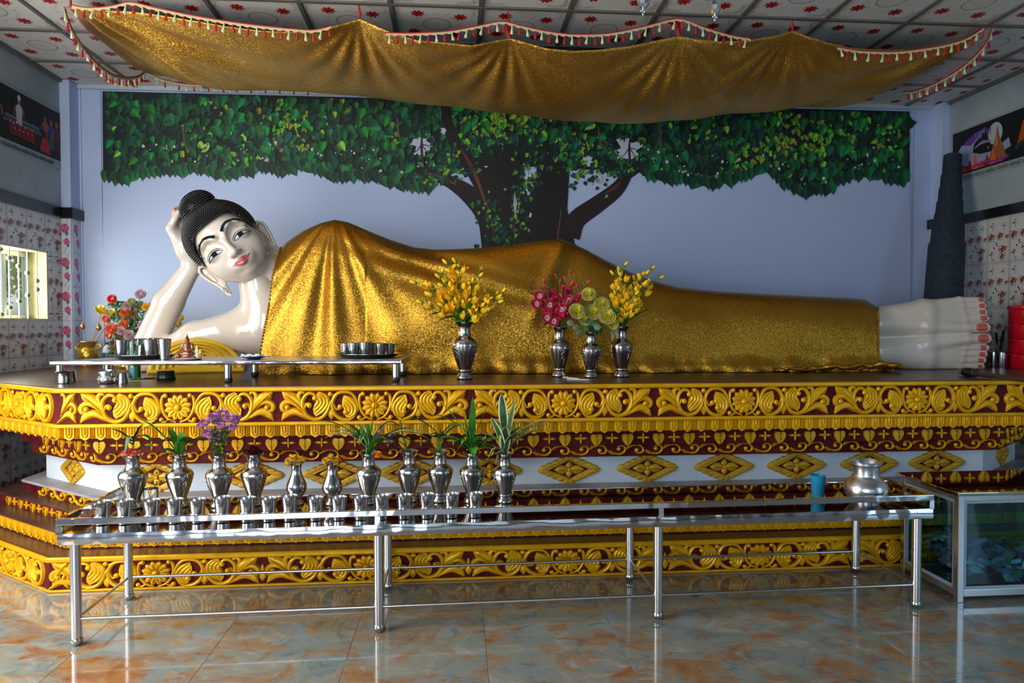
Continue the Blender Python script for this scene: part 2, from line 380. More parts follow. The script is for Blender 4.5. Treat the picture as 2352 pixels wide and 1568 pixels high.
# ceiling slab, printed panels, strips
ce = structure(MB().box(XL - .2, XR + .2, -4.2, YB + .2, HC + .012, HC + .1).build('ceiling', mat('ceiling_backing', (.3, .3, .3), .7)))
TC = .6085; hp = TC / 2 - .012
pr = Print(6e-6)
pr.poly([(-hp, -hp), (hp, -hp), (hp, hp), (-hp, hp)], (214, 212, 208))
def flower8(P, c, r, col, dark, n=8, a0=.2):
    for k in range(n):
        a = a0 + 2 * math.pi * k / n; ca, sa = math.cos(a), math.sin(a)
        P.poly([(c[0] + r * (ca * u - sa * v), c[1] + r * (sa * u + ca * v)) for u, v in ((.12, -.05), (.5, -.24), (.85, -.16), (1, 0), (.85, .16), (.5, .24), (.12, .05))], col)
        P.line([(c[0] + r * ca * .2, c[1] + r * sa * .2), (c[0] + r * ca * .85, c[1] + r * sa * .85)], r * .06, dark, 3)
    P.disc(c, r * .2, dark, n=8)
gc = (168, 168, 165)
def ring(P, c, r, w, col, n=28):
    pts = [(c[0] + (r - w / 2) * math.cos(2 * math.pi * k / n), c[1] + (r - w / 2) * math.sin(2 * math.pi * k / n)) for k in range(n)] + \
          [(c[0] + (r + w / 2) * math.cos(2 * math.pi * k / n), c[1] + (r + w / 2) * math.sin(2 * math.pi * k / n)) for k in range(n)]
    P.grad(pts, [col] * (2 * n), [(k, (k + 1) % n, n + (k + 1) % n, n + k) for k in range(n)])
ring(pr, (0, 0), .098, .016, (176, 174, 172)); ring(pr, (0, 0), .098, .004, (150, 148, 146)); ring(pr, (0, 0), .075, .004, gc)
for k in range(10):
    a = 2 * math.pi * k / 10; pr.line([(.015 * math.cos(a), .015 * math.sin(a)), (.05 * math.cos(a + .15), .05 * math.sin(a + .15)), (.062 * math.cos(a), .062 * math.sin(a))], .004, gc, 5)
for k in range(16):
    a = 2 * math.pi * k / 16; c = (.165 * math.cos(a), .165 * math.sin(a))
    pr.line([(c[0] + .03 * math.cos(a + t) * (.4 + .1 * t), c[1] + .03 * math.sin(a + t * 1.3) * (.5 + .08 * t)) for t in np.linspace(0, 5, 6)], .0035, (160, 159, 157), 9)
for sx, sy in ((1, 1), (-1, 1), (-1, -1), (1, -1)):
    flower8(pr, (.148 * sx + .02 * sy, .148 * sy - .02 * sx), .052, (176, 40, 34), (120, 18, 16), 8, .3 * sx)
    for q in range(5):
        c = (sx * (.27 - .028 * q), sy * (.275 - .012 * abs(2 - q))); c2 = (sx * (.275 - .012 * abs(2 - q)), sy * (.27 - .028 * q))
        for cc in (c, c2):
            ring(pr, cc, .011, .0022, (118, 116, 114), 8)
    pr.line([(sx * .285, sy * .13), (sx * .262, sy * .2), (sx * .24, sy * .24), (sx * .2, sy * .262), (sx * .13, sy * .285)], .003, (120, 118, 115), 10)
cp0 = pr.mb.build('ceiling_panel', ceil_m, ce)
k = 0
for i in range(-6, 8):
    for j in range(-4, 3):
        x = .174 + TC * (i + .5); y = 4.744 + TC * (j + .5)
        if x > XR - .02 or x < XL + .02 or y > YB: continue
        o = cp0 if k == 0 else inst(cp0, ce, (0, 0, 0), 0, 'ceiling_panel'); k += 1
        sx = 1; cut0 = max(x - hp, XL); cut1 = min(x + hp, XR); sxx = (cut1 - cut0) / (2 * hp)
        y0 = max(y - hp, -9); y1 = min(y + hp, YB - .004); syy = (y1 - y0) / (2 * hp)
        o.location = ((cut0 + cut1) / 2, (y0 + y1) / 2, HC + .006); o.rotation_euler = (math.pi / 2, 0, math.pi * 0)
        o.rotation_euler = (math.pi / 2, 0, 0); o.scale = (sxx, 1, syy)
k = 0
st = MB().box(-.014, .014, -2.3, YB - .002, HC - .006, HC + .012).build('ceiling_strip', strip_m, ce); st.location = (.174, 0, 0)
for i in list(range(-5, 0)) + list(range(1, 8)): inst(st, ce, (.174 + TC * i, 0, 0), 0, 'ceiling_strip')
st2 = MB().box(XL + .002, XR - .002, -.014, .014, HC - .008, HC + .012).build('ceiling_cross_strip', strip_m, ce); st2.location = (0, 4.744, 0)
for j in (-4, -3, -2, -1, 1, 2): inst(st2, ce, (0, 4.744 + TC * j, 0), 0, 'ceiling_cross_strip')
for nm, bx in (('trim_1', (XL, XL + .03, -4, YB, HC - .025, HC + .01)), ('trim_2', (XR - .03, XR, -4, YB, HC - .025, HC + .01))):
    structure(MB().box(*bx).build(nm, strip_m))
structure(MB().box(XL + .04, XR - .04, YB - .03, YB - .001, HC - .03, HC + .01).build('trim_3', mat('white_cove', (.5, .56, .66), .5)))
# walls
structure(MB().box(XL - .2, XR + .2, YB, YB + .2, -.15, HC + .1).build('wall_back', wall_m))
wy0, wy1, wz0, wz1 = 4.70, at(108, 573, X=XL).y, 1.478, 2.06
wlft = MB()
wlft.box(XL - .2, XL, 3.95, wy0, -.15, HC + .1); wlft.box(XL - .2, XL, wy1, YB, -.15, HC + .1)
wlft.box(XL - .2, XL, wy0, wy1, -.15, wz0); wlft.box(XL - .2, XL, wy0, wy1, wz1, HC + .1)
wlft.box(XL - .2, XL, -4.2, 1.0, -.15, HC + .1); wlft.box(XL - .2, XL, 1.0, 3.95, 3.05, HC + .1)
wl_o = structure(wlft.build('wall_left', wall_side))
wr_o = structure(MB().box(XR, XR + .2, -4.2, YB, -.15, HC + .1).build('wall_right', wall_side))
fr_ = MB().box(XL - .2, -2.7, -4.3, -4.2, -.15, HC + .1).box(3.6, XR + .2, -4.3, -4.2, -.15, HC + .1).box(-2.7, 3.6, -4.3, -4.2, 2.9, HC + .1)
structure(fr_.build('wall_front', wall_off))
# pilasters in the back corners + vertical cover strips
for nm, x0, x1 in (('trim_4', XL, XL + .085), ('trim_5', XR - .085, XR)):
    structure(MB().box(x0, x1, YB - .16, YB, 0, HC).build(nm, wall_m, bevel=.004))
for nm, x in (('trim_6', at(232, 300, Y=YB).x), ('trim_7', at(2095, 300, Y=YB).x), ('trim_8', at(186, 300, Y=YB).x), ('trim_9', at(2150, 300, Y=YB).x)):
    structure(MB().box(x - .012, x + .012, YB - .012, YB, ZT, HC - .03).build(nm, wall_m, bevel=.003))
# black dado bands
bz0, bz1 = 2.378, 2.468
structure(MB().box(XL, XL + .03, 3.95, YB - .16, bz0, bz1).box(XL, XL + .115, YB - .19, YB, bz0 - .005, bz1).build('trim_10', black_band, bevel=.004))
structure(MB().box(XR - .03, XR, 1, YB - .16, bz0, bz1).box(XR - .115, XR, YB - .19, YB, bz0 - .005, bz1).build('trim_11', black_band, bevel=.004))
# glazed floral wall tiles, quilted relief, one object each
def spray(P, cx, cz, s, kind):
    if kind == 0:
        for k in range(9):
            a = k * 2.4; r = s * .42 * (k / 9) ** .5
            P.disc((cx + r * math.cos(a), cz + r * math.sin(a) * .8), s * .16, [(150, 84, 66), (128, 62, 50), (172, 118, 98)][k % 3], n=7)
        for k in range(7):
            a = 2.5 + k * .45; P.disc((cx + s * .62 * math.cos(a), cz + s * .55 * math.sin(a)), s * .09, (58, 32, 30), s * .05, 5)
    else:
        for k in range(7):
            a = k * 1.9; P.disc((cx + s * .3 * math.cos(a), cz + s * .28 * math.sin(a)), s * .1, [(206, 196, 186), (120, 104, 98), (70, 44, 42)][k % 3], n=5)
        P.line([(cx - s * .7, cz - s * .1), (cx - s * .2, cz - s * .22), (cx + s * .1, cz)], s * .07, (66, 40, 40), 5)
        P.line([(cx, cz - s * .2), (cx - s * .05, cz - s * .8)], s * .05, (66, 40, 40), 3)
TWd, THt = .25, .40
def walltile(v):
    q = MB(); nx, nz = 8, 12; idx = {}
    vs = []; cs = []
    for j in range(nz + 1):
        for i in range(nx + 1):
            x = (i / nx - .5) * (TWd - .003); z = (j / nz - .5) * (THt - .003)
            e = 0 if i in (0, nx) or j in (0, nz) else 1
            y = -.004 - .0025 * e * (math.cos(2 * math.pi * i / 2) * math.cos(2 * math.pi * j / 2) * .5 + .5)
            vs.append((x, y, z)); cs.append(lin((196, 193, 188)) if not e else lin((214, 211, 206)))
    q.v = vs; q.c = cs
    q.f = [(j * (nx + 1) + i, j * (nx + 1) + i + 1, (j + 1) * (nx + 1) + i + 1, (j + 1) * (nx + 1) + i) for j in range(nz) for i in range(nx)]
    q.m = [0] * len(q.f)
    q.add([(-.1235, 0, -.1985), (.1235, 0, -.1985), (.1235, 0, .1985), (-.1235, 0, .1985), (-.1235, -.004, -.1985), (.1235, -.004, -.1985), (.1235, -.004, .1985), (-.1235, -.004, .1985)],
          [(0, 1, 5, 4), (1, 2, 6, 5), (2, 3, 7, 6), (3, 0, 4, 7)], 0, lin((150, 148, 145)))
    P = Print(2e-5); P.mb = q; P.k = 360
    spray(P, -.06, .135, .06, 1); spray(P, .07, .125, .05, 1)
    spray(P, -.075, .03, .078, 0); spray(P, .025, .035, .07, 0); spray(P, .10, .02, .04, 0)
    for k in range(5): P.disc((-.02 + .012 * k * (1 if k % 2 else -1), -.03 - .02 * k), .009, (150, 66, 48) if k % 2 else (60, 34, 32), n=5)
    spray(P, .060, -.085, .078, 0); spray(P, .05, -.15, .058, 0); spray(P, -.07, -.12, .055, 1); spray(P, -.05, -.17, .028, 1)
    return q
wt = walltile(0).build('wall_tile', tile_m, wl_o, smooth=True)
k = 0
for side, X, rz, par in ((-1, XL, math.pi / 2, wl_o), (1, XR, -math.pi / 2, wr_o)):
    for j in range(6):
        z = bz0 - THt * (j + .5)
        for i in range(9):
            y = YB - .16 - TWd * (i + .5)
            if side < 0 and y > wy0 - .12 and y < wy1 + TWd * .45 and z + .2 > wz0 + .02 and z - .2 < wz1 - .02:
                # pieces cut around the window
                for (z0_, z1_) in ((z - .2, min(z + .2, wz0)), (max(z - .2, wz1), z + .2)):
                    if z1_ - z0_ > .03:
                        o = inst(wt, par, (X, y, (z0_ + z1_) / 2), rz, 'wall_tile', (1, 1, (z1_ - z0_) / THt))
                y1_ = y + TWd / 2
                if y1_ > wy1 + .02:
                    zz0, zz1 = max(z - .2, wz0), min(z + .2, wz1)
                    inst(wt, par, (X, (wy1 + y1_) / 2, (zz0 + zz1) / 2), rz, 'wall_tile', ((y1_ - wy1) / TWd, 1, (zz1 - zz0) / THt))
                continue
            if z - .2 < 0: sc = (1, 1, (z + .2) / THt); z_ = (z + .2) / 2
            else: sc = (1, 1, 1); z_ = z
            if k == 0: wt.location = (X, y, z_); wt.rotation_euler = (0, 0, rz); wt.scale = sc
            else: inst(wt, par, (X, y, z_), rz, 'wall_tile', sc)
            k += 1
# rose printed tiles on the pilasters
def rosetile(w, h):
    P = Print(2e-5); P.poly([(-w / 2, -h / 2), (w / 2, -h / 2), (w / 2, h / 2), (-w / 2, h / 2)], (206, 212, 222))
    P.line([(-w * .2, -h * .5), (w * .25, -h * .2), (-w * .1, h * .1), (w * .2, h * .5)], .003, (90, 84, 96))
    for c, r in (((-w * .12, h * .22), .042), ((w * .05, -h * .18), .03)):
        for k in range(7): P.disc((c[0] + r * .45 * math.cos(k * .9), c[1] + r * .5 * math.sin(k * .9)), r * .5, [(196, 92, 132), (212, 116, 150), (176, 74, 116)][k % 3], n=8)
        P.disc((c[0] + r * .4, c[1] - r * 1.1), r * .4, (104, 110, 108), r * .5, 6)
    m = P.mb; m.add([(-w / 2, .006, -h / 2), (w / 2, .006, -h / 2), (w / 2, .006, h / 2), (-w / 2, .006, h / 2), (-w / 2, 0, -h / 2), (w / 2, 0, -h / 2), (w / 2, 0, h / 2), (-w / 2, 0, h / 2)],
                    [(0, 1, 5, 4), (1, 2, 6, 5), (2, 3, 7, 6), (3, 0, 4, 7)], 0, lin((190, 195, 205)))
    return m
rt = rosetile(.083, .297).build('rose_tile', tile_m); rt2 = rosetile(.155, .297).build('rose_tile', tile_m)
first = [True, True]
for par, xs, sgn in ((wl_o, XL + .0425, 1), (wr_o, XR - .0425, -1)):
    for j in range(8):
        z = bz0 - .3 * (j + .5) - .004
        a = (xs, YB - .1665, z); bb = (xs + sgn * .049, YB - .08, z)
        for q, (src, lo, rz) in enumerate(((rt, a, 0), (rt2, bb, sgn * math.pi / 2))):
            if first[q]: src.parent = par; src.location = lo; src.rotation_euler = (0, 0, rz); first[q] = False
            else: inst(src, par, lo, rz, 'rose_tile')
# window 1: jambs, frame, bars with balls
win = structure(MB().box(XL - .2, XL + .004, wy1 - .012, wy1 + .006, wz0, wz1).box(XL - .2, XL + .004, wy0, wy0 + .012, wz0, wz1)
                .box(XL - .2, XL + .004, wy0, wy1, wz1 - .012, wz1 + .004).box(XL - .2, XL + .006, wy0, wy1, wz0 - .006, wz0 + .012).build('window_1', jamb_m))
fm = mat('white_window_frame', (.62, .70, .66), .4)
MB().box(XL - .17, XL - .14, wy1 - .05, wy1 - .012, wz0, wz1).box(XL - .17, XL - .14, wy0, wy1, wz1 - .055, wz1 - .015).box(XL - .17, XL - .14, wy0, wy1, wz0 + .012, wz0 + .04).box(XL - .165, XL - .145, wy1 - .33, wy1 - .30, wz0, wz1).build('window_frame', fm, win)
MB().box(XL - .157, XL - .153, wy0, wy1 - .05, wz0 + .04, wz1 - .05).build('window_pane', thin_glass('window_glass', (.93, .97, .96)), win)
bars = [(85, ((641), (661))), (64, (623, 674)), (44, (607, 688)), (22, (588, 702)), (2, (568, 718)), (-20, (588, 702)), (-42, (607, 688))]
XB = XL - .03
for px, balls in bars:
    y = at(px, 640, X=XB).y
    MB().tube([(XB, y, wz0), (XB, y, wz1)], .0065, 8).build('window_bar', steel_tube, win, smooth=True)
    for py in balls:
        MB().ball((XB, y, at(px, py, X=XB).z), .021, 12, 8).build('bar_ball', mat('brass_ball', (.42, .38, .26), .3, .9), win, smooth='all')
# outside greenery seen through the window
def bush(name, label, c, s, mt, nleaf, seed, group=None):
    r = np.random.default_rng(seed); q = MB()
    q.tube([(c[0], c[1], 0), (c[0], c[1], c[2])], .04, 6)
    for k in range(nleaf):
        d = r.normal(size=3); d /= np.linalg.norm(d); p = np.array(c) + d * s * (.5 + .5 * r.random())
        a = r.normal(size=3); a /= np.linalg.norm(a); bb = np.cross(a, d); bb /= np.linalg.norm(bb); L = .09 + .06 * r.random()
        q.add([p - bb * L * .35, p + a * L * .5, p + bb * L * .35, p - a * L * .5], [(0, 1, 2, 3)], 1 + k % 2)
    o = q.build(name, [mat('bark', (.10, .07, .05), .8), leafb, leafm])
    return tag(o, label, 'bush', group)
bush('garden_bush', 'bright green garden bush outside seen through the upper bars of the window', (-6.2, 9.6, 2.3), .7, leafm, 800, 1)
bush('garden_bush', 'low green garden bush outside seen through the lower bars of the window', (-6.0, 8.2, 1.1), .45, leafm, 500, 2)
structure(MB().box(-30, -3.66, -20, 30, -.3, -.25).build('ground', mat('pale_ground', (.6, .6, .55), .9)))
# ---------------------------------------------------------------- mural of the bodhi tree on the back wall
YM = YB - .02
MU = Print(3e-6)
def W2(px, py): p = at(px, py, Y=YM); return (p.x, p.z)
def mpoly(pts, col): MU.poly([W2(*p) for p in pts], col)
def mline(pts, w, col): s = .00385; MU.line([W2(*p) for p in pts], [a * s for a in w] if isinstance(w, (list, tuple)) else w * s, col)
wallc = (184, 200, 238)
mpoly([(237, 206), (2092, 259), (2092, 700), (237, 700)], wallc)
low = [(238, 400), (270, 412), (300, 415), (330, 400), (360, 395), (400, 398), (430, 395), (455, 385), (480, 396), (520, 400), (560, 402), (600, 386), (650, 395), (700, 385), (750, 402), (800, 408), (860, 405), (900, 425), (935, 432),
       (985, 430), (1010, 405), (1040, 395), (1080, 380), (1300, 385), (1400, 395), (1460, 395), (1520, 412), (1600, 428), (1640, 425), (1700, 415), (1760, 392), (1800, 430), (1850, 448), (1900, 442), (1930, 420), (1980, 405), (2040, 415), (2091, 420)]
def top(px): return 207 + (px - 237) * .0286
mpoly([(2091, 259), (237, 206)] + low, (5, 26, 20))
for _ in range(46):   # dim depth patches
    x = random.uniform(260, 2070); y = random.uniform(top(x) + 20, interp(low, x) - 40); r = random.uniform(12, 40)
    mpoly([(x + r * math.cos(t) * random.uniform(.7, 1.2), y + r * .7 * math.sin(t) * random.uniform(.7, 1.2)) for t in np.linspace(0, 6, 9)], random.choice([(8, 44, 34), (4, 18, 16), (12, 40, 20), (6, 52, 40)]))
def heart(px, py, s, col, rot=0, k2=.72):
    H = [(0, .55), (-.30, .62), (-.5, .40), (-.48, .08), (-.28, -.28), (-.06, -.55), (0, -.72), (.06, -.55), (.28, -.28), (.48, .08), (.5, .40), (.30, .62)]
    c, si = math.cos(rot), math.sin(rot)
    P = [W2(px + s * (x * c - z * si), py - s * (x * si + z * c)) for x, z in H]
    dk = tuple(v * k2 for v in col); br = tuple(min(255, v * 1.18 + 6) for v in col)
    MU.grad(P + [P[0]], [col, dk, dk, dk, dk, dk, br, br, br, col, col, br, br][:13], [(0, 1, 2, 3, 4, 5, 6), (6, 7, 8, 9, 10, 11, 12)])
brightspots = [(1225, 270, 60), (440, 320, 50), (640, 260, 55), (700, 330, 60), (1790, 330, 70), (1830, 300, 50), (1960, 300, 45), (500, 240, 40), (900, 310, 30), (1110, 300, 60), (1880, 330, 50), (560, 370, 50), (1700, 380, 50), (1330, 330, 40), (1130, 270, 50), (1620, 300, 40), (2040, 330, 40), (780, 250, 35)]
for tier, cnt in ((0, 2300), (1, 1200), (2, 340)):
    for _ in range(cnt):
        x = random.uniform(242, 2086); lo = interp(low, x); y = random.uniform(top(x) + 8, lo - 6)
        if 1100 < x < 1290 and y > 330: continue
        if 1290 <= x < 1460 and y > 385: continue
        if x < 245 + 6 or x > 2080: s = 12
        br = sum(math.exp(-((x - a) ** 2 + (y - b) ** 2) / (r * r)) for a, b, r in brightspots)
        if tier == 0: s = random.uniform(9, 17); col = (random.uniform(2, 10), random.uniform(22, 56), random.uniform(20, 42))
        elif tier == 1: s = random.uniform(10, 20); col = (random.uniform(3, 14), random.uniform(44, 88), random.uniform(26, 54))
        else: s = random.uniform(13, 24); col = (random.uniform(6, 26), random.uniform(72, 124), random.uniform(34, 66))
        if br > .45 and random.random() < br * .5: col = (random.uniform(50, 140), random.uniform(110, 175), random.uniform(24, 50)); s = random.uniform(6, 14)
        elif random.random() < .02: col = (120, 180, 60)
        if abs(x - 970) < 40 and abs(y - 335) < 38 or abs(x - 1443) < 42 and abs(y - 345) < 40: continue
        if x < 250: x = 250
        if x > 2078: x = 2078
        if y - s * .6 < top(x): y = top(x) + s * .65
        heart(x, y, s, col, random.gauss(0, .5))
for i in range(150):   # leaf tips along the lower edge
    x = 244 + i * 12.35; 
    if 1005 < x < 1470: continue
    s = random.uniform(19, 27); heart(min(x, 2078), interp(low, x) - 3 + random.uniform(-6, 6), s, random.choice([(3, 50, 38), (6, 74, 42), (3, 40, 34), (10, 92, 44), (4, 58, 40)]), random.gauss(0, .28))
for _ in range(150):  # wall-coloured gaps between the leaves
    x = random.uniform(260, 2070); y = random.uniform(interp(low, x) - 70, interp(low, x) - 16)
    if 1080 < x < 1460: continue
    r = random.uniform(1.2, 4.2); mpoly([(x + r * math.cos(t) * random.uniform(.5, 1.4), y + r * math.sin(t) * random.uniform(.6, 1.5)) for t in (0, 1.2, 2.4, 3.7, 5)], random.choice([(190, 196, 214), (214, 214, 196), (150, 160, 150), (196, 160, 120)]))
for pts in ([(424, 290), (428, 330), (445, 345)], [(655, 300), (640, 330), (652, 350)], [(915, 270), (918, 310), (925, 330)], [(1375, 290), (1380, 330), (1395, 345)], [(1515, 280), (1518, 320), (1505, 340)], [(1780, 330), (1800, 345), (1790, 360)]):
    mline(pts, [4, 5, 2], (92, 74, 58))
# trunk and boughs
tr = (18, 9, 12)
mpoly([(1108, 576), (1100, 500), (1096, 470), (1085, 455), (1100, 400), (1150, 360), (1190, 350), (1200, 392), (1205, 420), (1230, 420), (1238, 350), (1300, 375), (1308, 400), (1303, 480), (1320, 560), (1342, 578), (1346, 705), (1100, 705)], tr)
mpoly([(1238, 578), (1240, 330), (1262, 320), (1262, 705), (1238, 705)], (12, 6, 12))
mline([(948, 392), (985, 398), (1035, 418), (1080, 448), (1120, 490), (1140, 540)], [6, 22, 30, 44, 60, 70], (28, 13, 15))
mline([(1022, 242), (1034, 300), (1060, 350), (1096, 396), (1130, 450), (1160, 520)], [18, 26, 34, 46, 60, 80], (24, 11, 14))
mline([(1310, 545), (1325, 505), (1370, 472), (1415, 438), (1440, 405)], [48, 46, 42, 36, 26], (34, 17, 19))
mline([(1436, 410), (1430, 380), (1408, 352)], [26, 20, 12], (26, 14, 17)); mline([(1430, 412), (1458, 398), (1480, 380)], [16, 12, 4], (26, 14, 17))
for pts, w in (([(1076, 365), (1100, 420), (1116, 470)], [3, 9, 3]), ([(1060, 340), (1080, 375), (1098, 400)], [2, 8, 3]), ([(975, 396), (1010, 404), (1050, 425)], [2, 6, 2]), ([(1385, 450), (1412, 432), (1425, 420)], [2, 9, 3]), ([(1112, 445), (1128, 500), (1135, 555)], [3, 5, 2]), ([(1182, 440), (1180, 500), (1184, 560)], [3, 4, 2]), ([(1290, 480), (1282, 540), (1278, 575)], [2, 4, 3])):
    mline(pts, w, random.choice([(112, 58, 46), (92, 44, 38), (130, 74, 60)]))
for (cx, cy, rx, ry) in ((970, 335, 26, 32), (1443, 345, 34, 34), (1215, 420, 12, 34), (1190, 470, 4, 22), (1350, 370, 16, 14), (1365, 410, 22, 20), (830 + 190, 300, 7, 9)):
    mpoly([(cx + rx * math.cos(t) * random.uniform(.45, 1.15), cy + ry * math.sin(t) * random.uniform(.45, 1.15)) for t in np.linspace(0, 6.0, 26)], (188, 194, 216))
for cx, cy, q_ in ((970, 335, 30), (1443, 345, 38)):
    for k in range(60):
        a = random.uniform(0, 6.28); r = q_ * random.uniform(.72, 1.15); heart(cx + r * math.cos(a), cy + r * math.sin(a), random.uniform(6, 13), random.choice([(6, 60, 44), (10, 84, 50), (4, 44, 36), (60, 120, 40)]), random.gauss(0, .8))
for cx, cy in ((970, 335), (1446, 345)):
    for k in range(4):
        a = k * .8; mline([(cx, cy - 4), (cx + 16 * math.cos(a), cy + 18 * math.sin(a)), (cx + 30 * math.cos(a + .2), cy + 32 * math.sin(a + .2))], [3, 2, 1], (64, 48, 52))
    mline([(cx + 4, cy + 50), (cx, cy), (cx + 3, cy - 36)], [6, 6, 2], (50, 34, 38))
for _ in range(430):
    c = random.choice([(1340, 388, 60, 12), (1420, 395, 34, 12), (1050, 392, 40, 10), (1215, 415, 20, 40), (1130, 500, 26, 50), (1350, 400, 44, 34), (1160, 540, 40, 26), (1000, 415, 40, 18), (1150, 330, 70, 40), (1290, 350, 60, 22), (1040, 360, 20, 30), (1190, 470, 16, 60)])
    x = random.gauss(c[0], c[2] * .6); y = random.gauss(c[1], c[3] * .6)
    if y > 572: continue
    heart(x, y, random.uniform(5, 12), random.choice([(10, 62, 44), (16, 96, 52), (60, 120, 40), (8, 50, 40), (110, 150, 40), (6, 44, 36)]), random.gauss(0, .7))
mpoly([(1183, 440), (1188, 470), (1184, 500), (1180, 470)], (176, 184, 200)); mpoly([(1218, 488), (1223, 492), (1219, 501), (1215, 498)], (196, 200, 214))
mu_o = MU.mb.build('tree_mural', vcol); mu_o.location = (0, YM, 0)
# paper thickness behind the print
bs = MB(); c4 = [W2(237, 206), W2(2092, 259), W2(2092, 700), W2(237, 700)]
x0, x1 = c4[0][0], c4[1][0]; z0, z1 = ZT + .02, c4[0][1]
bs.add([(x0, 0.0005, z0), (x1, .0005, z0), (x1, .0005, c4[1][1]), (x0, .0005, z1), (x0, .018, z0), (x1, .018, z0), (x1, .018, c4[1][1]), (x0, .018, z1)], [(0, 1, 2, 3), (4, 7, 6, 5), (0, 4, 5, 1), (1, 5, 6, 2), (2, 6, 7, 3), (3, 7, 4, 0)])
bs.build('backing_sheet', wall_m, mu_o)
tag(mu_o, 'wide printed mural of a spreading bodhi tree filling the upper back wall', 'mural')
# ---------------------------------------------------------------- posters
def squiggle(P, x0, z0, w, h, col, n):
    for k in range(n):
        cx = x0 + w * (k + .5) / n; r = h * .34
        if k % 7 == 3: continue
        ring(P, (cx, z0), r, h * .13, col, 8)
        if k % 3 == 0: P.line([(cx + r, z0 - h * .5), (cx + r, z0 + h * .3)], h * .12, col, 2)
        if k % 4 == 1: P.line([(cx - r, z0 + h * .55), (cx + r, z0 + h * .6)], h * .12, col, 2)
def poster(name, X, ya, yb, z0, z1, rz, draw, label, bg=(14, 10, 14)):
    w, h = abs(yb - ya), z1 - z0; P = Print(2e-5)
    P.poly([(-w / 2 - .02, -h / 2 - .07), (w / 2 + .02, -h / 2 - .07), (w / 2 + .02, h / 2 + .02), (-w / 2 - .02, h / 2 + .02)], (150, 158, 160))
    P.poly([(-w / 2, -h / 2), (w / 2, -h / 2), (w / 2, h / 2), (-w / 2, h / 2)], bg)
    draw(P, w, h); o = P.mb.build(name, vcol)
    sh = MB().box(-w / 2 - .02, w / 2 + .02, .0004, .006, -h / 2 - .07, h / 2 + .02).build('backing_board', wall_side, o)
    o.location = (X, (ya + yb) / 2, (z0 + z1) / 2); o.rotation_euler = (0, 0, rz)
    return tag(o, label, 'poster')
def person_p(P, x, z, s, body, legs, skin=(150, 90, 70)):
    P.disc((x, z + s * .82), s * .085, skin, s * .11, 9)
    P.poly([(x - s * .06, z + s * .74), (x + s * .06, z + s * .74), (x + s * .17, z + s * .66), (x + s * .14, z + s * .36), (x - s * .14, z + s * .36), (x - s * .17, z + s * .66)], body)
    P.line([(x - s * .15, z + s * .66), (x - s * .24, z + s * .5), (x - s * .22, z + s * .36)], s * .06, skin, 5)
    P.line([(x + s * .15, z + s * .66), (x + s * .24, z + s * .5), (x + s * .2, z + s * .38)], s * .06, skin, 5)
    P.poly([(x - s * .14, z + s * .38), (x + s * .14, z + s * .38), (x + s * .12, z), (x + s * .02, z), (x, z + s * .2), (x - s * .02, z), (x - s * .12, z)], legs)
def drawL(P, w, h):
    X = lambda t: -w / 2 + w * t; Z = lambda t: -h / 2 + h * t
    for k in range(5): P.poly([(X(.08 + .14 * k), Z(.5)), (X(.11 + .14 * k), Z(.5)), (X(.11 + .14 * k), Z(.98)), (X(.08 + .14 * k), Z(.98))], (26, 22, 30))
    P.poly([(X(.3), Z(.35)), (X(.75), Z(.35)), (X(.75), Z(.42)), (X(.3), Z(.42))], (80, 84, 104)); P.poly([(X(.32), Z(.44)), (X(.72), Z(.44)), (X(.72), Z(.5)), (X(.32), Z(.5))], (96, 100, 120))
    person_p(P, X(.03), Z(.12), h * .82, (104, 40, 62), (34, 56, 120)); person_p(P, X(.14), Z(.06), h * .86, (140, 34, 60), (40, 130, 140), (150, 60, 50))
    person_p(P, X(.24), Z(.2), h * .6, (70, 34, 40), (60, 30, 34))
    person_p(P, X(.48), Z(.3), h * .62, (196, 190, 200), (190, 188, 200)); P.disc((X(.48), Z(.3) + h * .585), h * .05, (210, 208, 214), h * .06, 9)
    P.poly([(X(.37), Z(.16)), (X(.66), Z(.13)), (X(.67), Z(.38)), (X(.36), Z(.40))], (118, 12, 26))
    for k in range(9): P.disc((X(.38 + .033 * k), Z(.39 - .02 * (k % 2))), h * .018, (226, 220, 226), n=6)
    for k in range(5): P.disc((X(.43 + .05 * k), Z(.28)), h * .016, (220, 190, 200), n=6)
    person_p(P, X(.80), Z(.28), h * .55, (150, 80, 66), (90, 50, 60)); person_p(P, X(.88), Z(.16), h * .66, (30, 62, 140), (40, 92, 70), (170, 84, 50))
    person_p(P, X(.95), Z(.14), h * .7, (96, 30, 44), (60, 30, 40)); P.poly([(X(.72), Z(.06)), (X(.86), Z(.04)), (X(.84), Z(.34)), (X(.76), Z(.36))], (176, 26, 44)); P.disc((X(.79), Z(.4)), h * .06, (26, 14, 18), n=9)
    squiggle(P, X(.22), -h / 2 - .038, w * .68, .034, (20, 60, 70), 44)
